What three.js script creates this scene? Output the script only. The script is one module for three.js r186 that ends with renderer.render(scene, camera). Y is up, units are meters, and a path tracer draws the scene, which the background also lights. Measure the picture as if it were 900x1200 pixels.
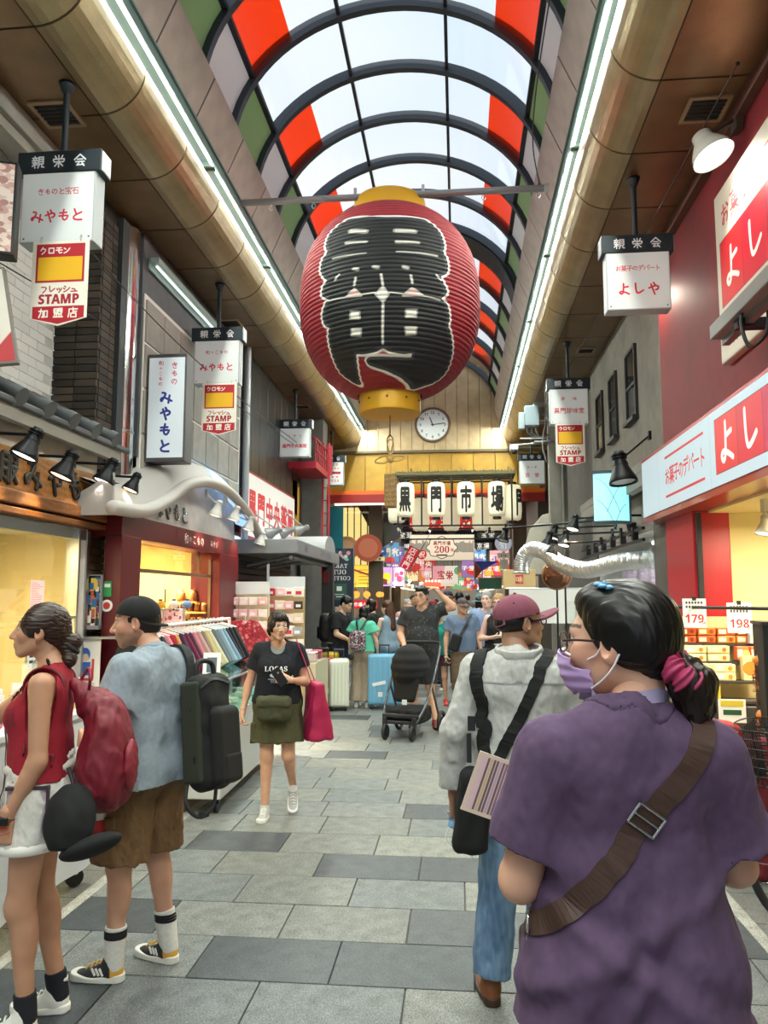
import * as THREE from 'three';
import { mergeGeometries } from 'three/addons/utils/BufferGeometryUtils.js';
import { RoundedBoxGeometry } from 'three/addons/geometries/RoundedBoxGeometry.js';
import { RectAreaLightUniformsLib } from 'three/addons/lights/RectAreaLightUniformsLib.js';
import { createNoise3D, createNoise4D } from 'simplex-noise';

// ---------------------------------------------------------------- camera, sky, exposure
const scene = new THREE.Scene();
const camera = new THREE.PerspectiveCamera(2 * Math.atan(600 / 903) * 180 / Math.PI, 900 / 1200, 0.05, 200);
camera.position.set(0, 1.65, 0);
camera.rotation.order = 'YXZ';
camera.rotation.set(6.32 * Math.PI / 180, 5.47 * Math.PI / 180, 0);
const renderer = new THREE.WebGLRenderer({ antialias: true });
renderer.toneMapping = THREE.LinearToneMapping;
renderer.toneMappingExposure = 1.7;
renderer.shadowMap.enabled = true;
RectAreaLightUniformsLib.init();
const TUBE_LIGHT = 82;          // fluorescent rows under the eaves of the arcade
const SPOT_LIGHT = 1;
const SKY = .66;
{ // bright hazy sky with soft pale-blue gaps between thin clouds
  const w = 256, h = 128, d = new Float32Array(w * h * 4), n = createNoise3D(mulberry(5));
  for (let j = 0; j < h; j++) for (let i = 0; i < w; i++) {
    const th = i / w * 2 * Math.PI, ph = (j / h - .5) * Math.PI, x = Math.cos(th) * Math.cos(ph), y = Math.sin(ph), z = Math.sin(th) * Math.cos(ph);
    let c = .5 + .5 * n(x * 1.6, y * 2.4, z * 1.6) + .3 * n(x * 4, y * 6, z * 4); c = Math.min(1, Math.max(0, c * 1.1));
    const o = (j * w + i) * 4;
    d[o] = .72 + .28 * c; d[o + 1] = .86 + .14 * c; d[o + 2] = 1; d[o + 3] = 1;
  }
  const t = new THREE.DataTexture(d, w, h, THREE.RGBAFormat, THREE.FloatType);
  t.mapping = THREE.EquirectangularReflectionMapping; t.magFilter = THREE.LinearFilter; t.needsUpdate = true;
  scene.background = t; scene.environment = t; scene.backgroundIntensity = SKY; scene.environmentIntensity = SKY;
}
// ---------------------------------------------------------------- helpers
function mulberry(seed) { return () => { seed = (seed + 0x6d2b79f5) | 0; let t = Math.imul(seed ^ (seed >>> 15), 1 | seed); t = (t + Math.imul(t ^ (t >>> 7), 61 | t)) ^ t; return ((t ^ (t >>> 14)) >>> 0) / 4294967296; }; }
const R = mulberry(11), rr = (a, b) => a + (b - a) * R(), pick = (a) => a[Math.floor(R() * a.length)];
const simplex = createNoise3D(mulberry(3));
const V = (x, y, z) => new THREE.Vector3(x, y, z), PI = Math.PI;
const lin = (c) => { const k = new THREE.Color(c); return [k.r, k.g, k.b]; };
const names = new Map();
function numbered(name) { const n = names.get(name) ?? 0; names.set(name, n + 1); return n ? name + '_' + String(n).padStart(3, '0') : name; }
function clean(g) {
  if (g.index) g = g.toNonIndexed();
  for (const k of Object.keys(g.attributes)) if (!['position', 'normal', 'uv', 'color'].includes(k)) g.deleteAttribute(k);
  return g;
}
function join(list) {
  list = list.flat().map(clean);
  if (list.length === 1) return list[0];
  if (!list.every((g) => g.attributes.color)) list.forEach((g) => g.deleteAttribute('color'));
  if (!list.every((g) => g.attributes.uv)) list.forEach((g) => g.deleteAttribute('uv'));
  return mergeGeometries(list);
}
// uv in metres from the dominant axis of the normal
function metreUV(g) {
  const p = g.attributes.position, n = g.attributes.normal, uv = new Float32Array(p.count * 2);
  for (let i = 0; i < p.count; i++) {
    const ax = Math.abs(n.getX(i)), ay = Math.abs(n.getY(i)), az = Math.abs(n.getZ(i));
    const [u, v] = ax > ay && ax > az ? [p.getZ(i), p.getY(i)] : ay > az ? [p.getX(i), p.getZ(i)] : [p.getX(i), p.getY(i)];
    uv[i * 2] = u; uv[i * 2 + 1] = v;
  }
  return g.setAttribute('uv', new THREE.BufferAttribute(uv, 2));
}
function obj(name, geo, m, parent) {
  const g = Array.isArray(geo) ? join(geo) : geo;
  if (m.userData.metre && !g.userData.metre) { metreUV(g); g.userData.metre = true; }
  const o = new THREE.Mesh(g, m); o.name = parent && parent !== scene ? name : numbered(name);
  o.castShadow = o.receiveShadow = true; (parent ?? scene).add(o); return o;
}
function tag(o, label, category, group) { o.userData.label = label; if (category) o.userData.category = category; if (group) o.userData.group = group; return o; }
function thing(name, label, category, pos = [0, 0, 0], turn = 0, group) {
  const o = new THREE.Group(); o.name = numbered(name); o.position.set(...pos); o.rotation.y = turn; scene.add(o); return tag(o, label, category, group);
}
function struct(name, geo, m) { const o = geo ? obj(name, geo, m) : new THREE.Group(); if (!geo) { o.name = numbered(name); scene.add(o); } o.userData.kind = 'structure'; return o; }
function put(o, pos, turn = 0) { o.position.set(...pos); o.rotation.y = turn; return o; }
function copy(o, pos, turn, label, group) { const c = o.clone(); c.name = numbered(o.name.replace(/_\d{3}$/, '')); c.userData = { ...o.userData }; if (label) c.userData.label = label; if (group) c.userData.group = group; scene.add(c); if (pos) put(c, pos, turn ?? 0); return c; }
const turned = (g, o = {}) => { if (o.rx) g.rotateX(o.rx); if (o.ry) g.rotateY(o.ry); if (o.rz) g.rotateZ(o.rz); return g; };
const B = (w, h, d, x = 0, y = 0, z = 0, o = {}) => turned(o.r ? new RoundedBoxGeometry(w, h, d, o.s ?? 2, o.r) : new THREE.BoxGeometry(w, h, d), o).translate(x, y, z);
const C = (r0, r1, h, x = 0, y = 0, z = 0, o = {}) => turned(new THREE.CylinderGeometry(r0, r1, h, o.s ?? 20, 1, !!o.open), o).translate(x, y, z);
const S = (r, x = 0, y = 0, z = 0, o = {}) => turned(new THREE.SphereGeometry(r, o.s ?? 16, o.t ?? 12).scale(o.sx ?? 1, o.sy ?? 1, o.sz ?? 1), o).translate(x, y, z);
const vec = (p) => (p.isVector3 ? p : V(...p));
function rod(a, b, r, s = 8) { a = vec(a); b = vec(b); const d = b.clone().sub(a), g = new THREE.CylinderGeometry(r, r, d.length(), s); g.applyQuaternion(new THREE.Quaternion().setFromUnitVectors(V(0, 1, 0), d.normalize())); return g.translate((a.x + b.x) / 2, (a.y + b.y) / 2, (a.z + b.z) / 2); }
const pipe = (pts, r, n = 24, s = 8, closed = false) => new THREE.TubeGeometry(new THREE.CatmullRomCurve3(pts.map(vec), closed, 'centripetal'), n, r, s, closed);
const L = (pts, s = 32) => new THREE.LatheGeometry(pts.map(([x, y]) => new THREE.Vector2(x, y)), s);
function poly(pts, depth, o = {}) { const s = new THREE.Shape(pts.map(([x, y]) => new THREE.Vector2(x, y))); return new THREE.ExtrudeGeometry(s, { depth, bevelEnabled: !!o.bevel, bevelSize: o.bevel ?? 0, bevelThickness: o.bevel ?? 0, bevelSegments: 2, steps: o.steps ?? 1 }); }
// ---- textures
let texCount = 0;
function canvas(w, h, draw) {
  const c = document.createElement('canvas'); c.width = w; c.height = h; const x = c.getContext('2d'); x.lineCap = x.lineJoin = 'round'; draw(x, w, h);
  const t = new THREE.CanvasTexture(c); t.colorSpace = THREE.SRGBColorSpace; t.anisotropy = 4; texCount++; return t;
}
function noiseTex(n, size, fn, srgb = true) { // size in metres
  const d = new Uint8Array(n * n * 4);
  for (let j = 0; j < n; j++) for (let i = 0; i < n; i++) { const c = fn(i / n, j / n), o = (j * n + i) * 4; d[o] = c[0] * 255; d[o + 1] = c[1] * 255; d[o + 2] = c[2] * 255; d[o + 3] = 255; }
  const t = new THREE.DataTexture(d, n, n); t.wrapS = t.wrapT = THREE.RepeatWrapping; t.magFilter = THREE.LinearFilter; if (srgb) t.colorSpace = THREE.SRGBColorSpace; t.repeat.set(1 / size, 1 / size); t.needsUpdate = true; texCount++; return t;
}
// noise that repeats over the unit square
const simplex4 = createNoise4D(mulberry(4));
function loop(u, v, f, s = 0) { const a = u * 2 * PI, b = v * 2 * PI, q = f / (2 * PI); return simplex4(Math.cos(a) * q + s * 7.1, Math.sin(a) * q, Math.cos(b) * q - s * 3.3, Math.sin(b) * q); }
const clamp = (x, a = 0, b = 1) => Math.min(b, Math.max(a, x)), mix = (a, b, t) => a + (b - a) * t, step = (a, b, x) => { const t = clamp((x - a) / (b - a)); return t * t * (3 - 2 * t); };
const grey = (g) => [clamp(g), clamp(g), clamp(g)];
const Rt = mulberry(77);
const T = {
  granite: (() => { const n = 256, a = Array.from({ length: n * n }, () => (Rt() - .5) * .5 + (Rt() < .08 ? -.3 : 0) + (Rt() < .06 ? .2 : 0)); return noiseTex(n, .62, (u, v) => grey(.8 + .09 * loop(u, v, 5) + a[Math.floor(u * n) + n * Math.floor(v * n)])); })(),
  soot: noiseTex(256, 2.2, (u, v) => grey(.9 + .07 * loop(u, v, 3, 1) + .05 * loop(u, v, 11, 2) + .04 * (Rt() - .5))),
  cloth: noiseTex(256, .12, (u, v) => grey(.9 + .06 * Math.sin(u * 2 * PI * 48) * Math.sin(v * 2 * PI * 48) + .05 * (Rt() - .5) + .04 * loop(u, v, 6, 4))),
  grain: noiseTex(256, .9, (u, v) => grey(.8 + .13 * Math.sin((v * 18 + .5 * loop(u, v, 3, 6)) * 2 * PI) * .5 + .12 * loop(u * 1, v, 26, 7) + .05 * (Rt() - .5))),
  fine: noiseTex(256, .3, (u, v) => grey(.5 + .3 * loop(u, v, 30, 9) + .3 * (Rt() - .5)), false),
};
const ORD = ['first', 'second', 'third', 'fourth', 'fifth', 'sixth', 'seventh', 'eighth', 'ninth', 'tenth', '11th', '12th'], ord = (i) => ORD[i] ?? i + 1 + 'th';
const memo = new Map();
function M(color, rough = .7, o = {}) {
  const key = JSON.stringify([color, rough, { ...o, map: o.map?.uuid, bumpMap: o.bumpMap?.uuid, emissiveMap: o.emissiveMap?.uuid, alphaMap: o.alphaMap?.uuid }]);
  if (memo.has(key)) return memo.get(key);
  const { t, metre, ...p } = o, phys = ['transmission', 'clearcoat', 'sheen', 'anisotropy', 'ior'].some((k) => k in p);
  const m = new (phys ? THREE.MeshPhysicalMaterial : THREE.MeshStandardMaterial)({ color, roughness: rough, ...p });
  if (t) { m.map = T[t]; m.userData.metre = true; }
  if (metre) m.userData.metre = true;
  memo.set(key, m); return m;
}
const glow = (color, k, o = {}) => M('#000000', .6, { emissive: color, emissiveIntensity: k, ...o });
const glass = (c = '#ffffff', o = {}) => M(c, .02, { transmission: 1, thickness: 0, ior: 1.45, ...o });
const steel = M('#b9bcbd', .28, { metalness: 1 }), black = M('#15161a', .5), blackMetal = M('#191a1d', .4, { metalness: .6 }), white = M('#e9e9e6', .5), chrome = M('#d5d8da', .12, { metalness: 1 });
// ---- a small stroke alphabet: grid 0-99, four digits a point (x y)
const GLYPHS = Object.fromEntries(`
き 2030 7822|1848 8240|4010 6868|2872 3888 6890 7086
も 5012 4060 5085 7280 7855|2235 6833|2055 6853
の 5222 4560 2878 1560 2030 5020 8035 8562 5590
と 3012 4245|7835 3552 2272 4088 8086
み 2520 5520 3060 2082 1262 3552 6062 9078|7540 6890
や 1848 5532 8035 8058 6262|5012 6030|3222 5592
お 1535 5832|3612 3860 3888 1878 2862 5848 8260 6886|6818 8535
し 3012 3065 4588 8062
よ 5012 5070 3588 2072 4262 8585|5038 8033
こ 2520 7518|2065 3085 8083
く 6510 2550 6892
す 1230 9027|5510 5550 3562 3042 5645 5870 3592
り 3015 2850|7012 7255 4592
び 1232 4530 2860 3088 6282 7030 8858|7812 8525|9008 9720
ク 4010 1548|3628 8228 6070 3092
ロ 2022 8022 8082 2082 2022
モ 2022 7822|1250 8850|4822 4875 6285 8580
ン 1828 3842|1888 5878 8530
フ 1822 8222 7060 3592
レ 2512 2585 6068 8842
ッ 2545 3262|4840 5558|8042 7270 4892
シ 2218 4030|1242 3054|1888 5878 8838
ュ 2552 6852 6482|1284 8884
デ 2218 6518|1040 8538|5040 4870 2592|7408 8022|8804 9418
パ 3530 1280|6025 8880|8010 9212 9224 8024 7814 8010
ー 1050 9050
ト 4010 4092|4045 7862
ョ 2552 6852 6486 2586|2869 6669
コ 2022 8022 8082 1882
チ 7010 3022|1044 8844|5020 5060 2892
親 1018 4818|2806 2818|1826 2234|3826 3434|0838 5038|1054 4854|2938 2994|2956 1080|3056 4872|5812 9212 9264 5864 5812|5828 9228|5846 9246|6664 5294|8264 8288 9890
栄 2210 3026|4806 5024|7808 7026|1048 1034 9034 9048|1656 8456|5042 5096|4858 2088|5258 8088
会 5006 0846|5006 9246|3044 7044|1862 8262|4862 2888 7884|6672 8294
宝 5004 5014|1032 1018 9018 9032|2840 7240|2060 8060|1290 8890|5040 5090|6868 7880
石 0816 9216|5016 1260|3448 8248 8292 3492 3448
和 4808 1620|0834 5234|3020 3094|3036 0866|3238 5256|6024 9424 9484 6084 6024
加 0828 5028 4890 3886|2808 2450 0890|6226 9226 9286 6286 6226
盟 1008 4408 4444 1044 1008|1026 4426|5606 5630 4850|5606 9006 9046 8244|5620 9020|5634 9034|1658 8458 8488|1658 1688|3858 3888|6258 6288|0690 9690
店 5002 5014|1216 9416|1216 1254 0494|5224 5256|5240 8640|3058 8258 8294 3094 3058
黒 2008 8008 8044 2044 2008|2026 8026|5008 5066|2056 8056|0868 9268|1878 1092|3678 3892|5878 6292|7878 9094
門 1208 4408 4444|1208 1296|1226 4426|1244 4444|5808 8808 8896 7694|5808 5844|5826 8826|5844 8844
市 5004 5018|0820 9220|2040 2084|2040 8040 8080 7082|5020 5098
場 2010 2076|0632 3632|0480 3868|4808 8808 8840 4840 4808|4824 8824|4052 9652|5252 3878|5062 9262 8894 7692|6464 4492|7864 5896
中 1226 8826 8862 1262 1226|5004 5098
央 2024 8024 8056|2024 2056|0656 9456|5004 5056 1096|5258 9096
薬 0812 9212|3204 3222|6804 6822|3830 6430 6456 3856 3830|3843 6443|5024 4030|1030 2242|1058 2248|9030 7842|7848 9260|0866 9266|5056 5098|4668 1092|5468 9092
局 1610 8410 8432 1632|1610 1652 0694|1646 8846 8492 7092|3260 6260 6284 3284 3260
菓 0812 9212|3204 3222|6804 6822|2428 7628 7658 2458 2428|2443 7643|5028 5098|0668 9468|4670 1294|5470 8894
子 1812 8012 5036|5036 5288 3684|0650 9450
呉 2806 7206 7230 2830 2806|2230 2246 8046 8066|0668 9468|3870 1294|6070 8894
服 1010 4010 4090 3086|1010 1060 0494|1034 4034|1058 4058|5210 8810 8834 7834|5210 5296|5246 8846 5494|5850 9292
珍 0814 4214|2514 2582|0846 4246|0486 4676|6806 4442|6806 9642|7236 5254|7850 5072|8666 4896
味 0624 3424 3470 0670 0624|4426 9026|3848 9648|6606 6698|6450 4086|6850 9684
堂 5004 5020|2608 3220|7408 6820|0840 0824 9224 9240|3034 7034 7054 3054 3034|1668 8468|5054 5092|0692 9492
京 5004 5018|0820 9220|2636 7436 7458 2658 2636|5058 5094 4090|2868 1288|7068 8888
祝 2006 2420|0826 4026 0866|2450 2496|3048 4260|5010 9010 9048 5048 5010|6248 4694|7848 7888 9690
年 3004 1030|2420 9020|2646 8646|2646 2670|0670 9670|5420 5498
円 1214 8814 8894 7892|1214 1296|5014 5050|1252 8852
人 5008 0894|5030 9294
歩 5004 5046|5024 8024|2420 2446|0848 9448|5048 5078|2858 1676|7456 8670|7876 1898
`.trim().split('\n').map((l) => [l[0], l.slice(2).split('|').map((s) => s.trim().split(' ').map((p) => [+p.slice(0, 2), +p.slice(2)]))]));
function glyph(x, ch, cx, cy, size, w) { // centred on cx, cy
  const st = GLYPHS[ch]; if (!st) return;
  const curved = /[\u3040-\u30ff]/.test(ch) && !/[ロモデトコー]/.test(ch), q = ([a, b]) => [cx + (a - 50) / 100 * size, cy + (b - 50) / 100 * size];
  x.lineWidth = size * w;
  for (const s of st) {
    const p = s.map(q); x.beginPath(); x.moveTo(...p[0]);
    if (curved && p.length > 2) { for (let i = 1; i < p.length - 1; i++) { const e = i === p.length - 2 ? p[i + 1] : [(p[i][0] + p[i + 1][0]) / 2, (p[i][1] + p[i + 1][1]) / 2]; x.quadraticCurveTo(...p[i], ...e); } }
    else for (const a of p.slice(1)) x.lineTo(...a);
    x.stroke();
  }
}
// the same strokes as raised rounded bars
function glyph3D(ch, size, r) { const out = [], curved = /[\u3040-\u30ff]/.test(ch), q = ([a, b]) => V((a - 50) / 100 * size, (50 - b) / 100 * size, 0); for (const s of GLYPHS[ch] ?? []) { const p = s.map(q); if (curved && p.length > 2) out.push(pipe(p, r, p.length * 4, 6), S(r, p[0].x, p[0].y, 0, { s: 8, t: 6 }), S(r, p.at(-1).x, p.at(-1).y, 0, { s: 8, t: 6 })); else for (let i = 1; i < p.length; i++) out.push(rod(p[i - 1], p[i], r, 6), S(r, p[i].x, p[i].y, 0, { s: 8, t: 6 })); } return join(out); }
// a line of Japanese text, centred; o.v = vertical, o.p = pitch
function jp(x, s, cx, cy, size, color, o = {}) {
  x.strokeStyle = color; const p = (o.p ?? 1.05) * size, n = [...s].length;
  [...s].forEach((ch, i) => { const k = (i - (n - 1) / 2) * p; glyph(x, ch, cx + (o.v ? 0 : k), cy + (o.v ? k : 0), size * (o.sizes?.[i] ?? 1), o.w ?? .11); });
}
function latin(x, s, cx, cy, size, color, font = 'sans-serif', o = {}) { x.font = (o.bold === false ? '' : 'bold ') + size + 'px ' + font; x.fillStyle = color; x.textAlign = 'center'; x.textBaseline = 'middle'; x.fillText(s, cx, cy); if (o.stroke) { x.strokeStyle = o.stroke; x.lineWidth = o.sw; x.strokeText(s, cx, cy); } }
const face = (w, h, t, o = {}) => [new THREE.PlaneGeometry(w, h), M('#ffffff', o.rough ?? .45, { map: t, ...(o.alpha ? { transparent: true, alphaTest: .5 } : {}), ...(o.lit ? { emissive: '#ffffff', emissiveMap: t, emissiveIntensity: o.lit } : {}) })];
// ---- smooth solids: fields of tapered capsules, ellipsoids and boxes, meshed with surface nets
const cap = (a, b, ra, rb = ra) => { a = vec(a); b = vec(b); const dx = b.x - a.x, dy = b.y - a.y, dz = b.z - a.z, l = dx * dx + dy * dy + dz * dz || 1e-9; return (x, y, z) => { const px = x - a.x, py = y - a.y, pz = z - a.z; let t = (px * dx + py * dy + pz * dz) / l; t = t < 0 ? 0 : t > 1 ? 1 : t; const qx = px - dx * t, qy = py - dy * t, qz = pz - dz * t; return Math.sqrt(qx * qx + qy * qy + qz * qz) - (ra + (rb - ra) * t); }; };
const cut = (a, b, ra, rb = ra) => { const f = cap(a, b, ra, rb); a = vec(a); b = vec(b); const d = b.clone().sub(a).normalize(); return (x, y, z) => Math.max(f(x, y, z), (x - b.x) * d.x + (y - b.y) * d.y + (z - b.z) * d.z); };
function ell(c, r, e) { c = vec(c); const [a, b, d] = r, m = e ? new THREE.Matrix4().makeRotationFromEuler(new THREE.Euler(...e)).transpose().elements : null; return (x, y, z) => { x -= c.x; y -= c.y; z -= c.z; if (m) [x, y, z] = [m[0] * x + m[4] * y + m[8] * z, m[1] * x + m[5] * y + m[9] * z, m[2] * x + m[6] * y + m[10] * z]; const k0 = Math.hypot(x / a, y / b, z / d), k1 = Math.hypot(x / a / a, y / b / b, z / d / d); return k1 < 1e-6 ? -Math.min(a, b, d) : k0 * (k0 - 1) / k1; }; }
function rbox(c, s, r, e) { c = vec(c); const [a, b, d] = s.map((q) => q / 2 - r), m = e ? new THREE.Matrix4().makeRotationFromEuler(new THREE.Euler(...e)).transpose().elements : null; return (x, y, z) => { x -= c.x; y -= c.y; z -= c.z; if (m) [x, y, z] = [m[0] * x + m[4] * y + m[8] * z, m[1] * x + m[5] * y + m[9] * z, m[2] * x + m[6] * y + m[10] * z]; const qx = Math.abs(x) - a, qy = Math.abs(y) - b, qz = Math.abs(z) - d; return Math.hypot(Math.max(qx, 0), Math.max(qy, 0), Math.max(qz, 0)) + Math.min(Math.max(qx, qy, qz), 0) - r; }; }
const smin = (a, b, k) => { const h = Math.max(k - Math.abs(a - b), 0) / k; return Math.min(a, b) - h * h * k * .25; };
const smax = (a, b, k) => -smin(-a, -b, k);
const union = (list, k = .03) => { const n = list.length; return (x, y, z) => { let d = list[0](x, y, z); for (let i = 1; i < n; i++) d = smin(d, list[i](x, y, z), k); return d; }; };
function surf(f, lo, hi, c, col) {
  const n = [0, 1, 2].map((i) => Math.ceil((hi[i] - lo[i]) / c) + 2), [nx, ny, nz] = n, val = new Float32Array(nx * ny * nz).fill(1), at = (i, j, k) => i + nx * (j + ny * k), Q = 5;
  for (let K = 0; K < nz; K += Q) for (let J = 0; J < ny; J += Q) for (let I = 0; I < nx; I += Q) {
    const m = f(lo[0] + (I + 2) * c, lo[1] + (J + 2) * c, lo[2] + (K + 2) * c), far = Math.abs(m) > Q * c * 1.7;
    for (let k = K; k < Math.min(nz, K + Q); k++) for (let j = J; j < Math.min(ny, J + Q); j++) for (let i = I; i < Math.min(nx, I + Q); i++) {
      const edge = !i || !j || !k || i === nx - 1 || j === ny - 1 || k === nz - 1;
      val[at(i, j, k)] = edge ? 1 : far ? m : f(lo[0] + i * c, lo[1] + j * c, lo[2] + k * c);
    }
  }
  const id = new Int32Array(nx * ny * nz).fill(-1), P = [], tri = [];
  for (let k = 0; k < nz - 1; k++) for (let j = 0; j < ny - 1; j++) for (let i = 0; i < nx - 1; i++) {
    let mask = 0; const v = [];
    for (let q = 0; q < 8; q++) { const w = val[at(i + (q & 1), j + (q >> 1 & 1), k + (q >> 2))]; v.push(w); if (w < 0) mask |= 1 << q; }
    if (mask === 0 || mask === 255) continue;
    let sx = 0, sy = 0, sz = 0, m = 0;
    for (let a = 0; a < 8; a++) for (const bit of [1, 2, 4]) if (!(a & bit)) { const b = a | bit; if ((v[a] < 0) !== (v[b] < 0)) { const t = v[a] / (v[a] - v[b]); sx += (a & 1) + (bit === 1 ? t : 0); sy += (a >> 1 & 1) + (bit === 2 ? t : 0); sz += (a >> 2) + (bit === 4 ? t : 0); m++; } }
    id[at(i, j, k)] = P.length / 3; P.push(lo[0] + (i + sx / m) * c, lo[1] + (j + sy / m) * c, lo[2] + (k + sz / m) * c);
  }
  const quad = (a, b, d, e, flip) => { if (a < 0 || b < 0 || d < 0 || e < 0) return; flip ? tri.push(a, d, b, a, e, d) : tri.push(a, b, d, a, d, e); };
  for (let k = 1; k < nz - 1; k++) for (let j = 1; j < ny - 1; j++) for (let i = 1; i < nx - 1; i++) {
    const s = val[at(i, j, k)] < 0;
    if (s !== val[at(i + 1, j, k)] < 0) quad(id[at(i, j - 1, k - 1)], id[at(i, j, k - 1)], id[at(i, j, k)], id[at(i, j - 1, k)], !s);
    if (s !== val[at(i, j + 1, k)] < 0) quad(id[at(i - 1, j, k - 1)], id[at(i - 1, j, k)], id[at(i, j, k)], id[at(i, j, k - 1)], !s);
    if (s !== val[at(i, j, k + 1)] < 0) quad(id[at(i - 1, j - 1, k)], id[at(i, j - 1, k)], id[at(i, j, k)], id[at(i - 1, j, k)], !s);
  }
  const N = new Float32Array(P.length), e = c * .6, K = col ? new Float32Array(P.length) : null;
  for (let q = 0; q < P.length; q += 3) {
    const x = P[q], y = P[q + 1], z = P[q + 2], a = f(x + e, y, z) - f(x - e, y, z), b = f(x, y + e, z) - f(x, y - e, z), d = f(x, y, z + e) - f(x, y, z - e), l = Math.hypot(a, b, d) || 1;
    N[q] = a / l; N[q + 1] = b / l; N[q + 2] = d / l;
    if (K) K.set(col(x, y, z), q);
  }
  const g = new THREE.BufferGeometry(); g.setAttribute('position', new THREE.BufferAttribute(new Float32Array(P), 3)); g.setAttribute('normal', new THREE.BufferAttribute(N, 3));
  if (K) g.setAttribute('color', new THREE.BufferAttribute(K, 3));
  g.setIndex(tri); return g;
}
const gradOf = (f, p, e = .004) => V(f(p.x + e, p.y, p.z) - f(p.x - e, p.y, p.z), f(p.x, p.y + e, p.z) - f(p.x, p.y - e, p.z), f(p.x, p.y, p.z + e) - f(p.x, p.y, p.z - e)).normalize();
function snap(f, p, off = 0) { p = vec(p).clone(); for (let i = 0; i < 14; i++) { const d = f(p.x, p.y, p.z) - off; if (Math.abs(d) < 3e-4) break; p.addScaledVector(gradOf(f, p), -d * .85); } return p; }
// a flat strap laid over a solid along a path
function ribbon(f, pts, w, t, o = {}) {
  const curve = new THREE.CatmullRomCurve3(pts.map(vec), !!o.closed, 'centripetal'), n = o.n ?? 40, P = [], I = [], off = o.off ?? .002;
  const mid = []; for (let i = 0; i <= n; i++) { const p = curve.getPoint(i / n); mid.push(f ? snap(f, p, off) : p); }
  for (let i = 0; i <= n; i++) {
    const p = mid[i], tan = mid[Math.min(n, i + 1)].clone().sub(mid[Math.max(0, i - 1)]).normalize(), nor = f ? gradOf(f, p, .012) : vec(o.normal).clone(), side = tan.clone().cross(nor).normalize();
    if (!f) nor.copy(side.clone().cross(tan)).normalize();
    for (const s of [-1, 1]) { let e = p.clone().addScaledVector(side, s * w / 2); if (f && !o.flat) { const d = f(e.x, e.y, e.z) - off; e.addScaledVector(nor, clamp(-d, -.02, .02)); } P.push(e.x, e.y, e.z); e = e.addScaledVector(nor, t); P.push(e.x, e.y, e.z); }
  }
  for (let i = 0; i < n; i++) { const a = i * 4, b = a + 4; for (const [p, q] of [[0, 1], [1, 3], [3, 2], [2, 0]]) I.push(a + p, a + q, b + q, a + p, b + q, b + p); }
  I.push(0, 2, 3, 0, 3, 1); const z = n * 4; I.push(z, z + 1, z + 3, z, z + 3, z + 2);
  const g = new THREE.BufferGeometry(); g.setAttribute('position', new THREE.BufferAttribute(new Float32Array(P), 3)); g.setIndex(I); const h = g.toNonIndexed(); h.computeVertexNormals(); return metreUV(h);
}
// print that lies on a solid: a grid dropped onto it along -n
function decal(f, o, u, v, w, h, nu = 16, nv = 16, off = .0015) {
  o = vec(o); u = vec(u).clone().normalize(); v = vec(v).clone().normalize(); const n = u.clone().cross(v), g = new THREE.PlaneGeometry(w, h, nu, nv), p = g.attributes.position;
  for (let i = 0; i < p.count; i++) { const q = o.clone().addScaledVector(u, p.getX(i)).addScaledVector(v, p.getY(i)); for (let k = 0; k < 40; k++) { const d = f(q.x, q.y, q.z) - off; if (d < 3e-4) break; q.addScaledVector(n, -Math.min(d * .8, .03)); } p.setXYZ(i, q.x, q.y, q.z); }
  g.computeVertexNormals(); return g;
}
// ================================================================ the setting
const XC = -.595, XL = -3.2, XR = 2.12, ZF = -18.3, ZB = 8, ZE = -58;   // arcade axis, wall faces, gable, rear, far end
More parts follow.
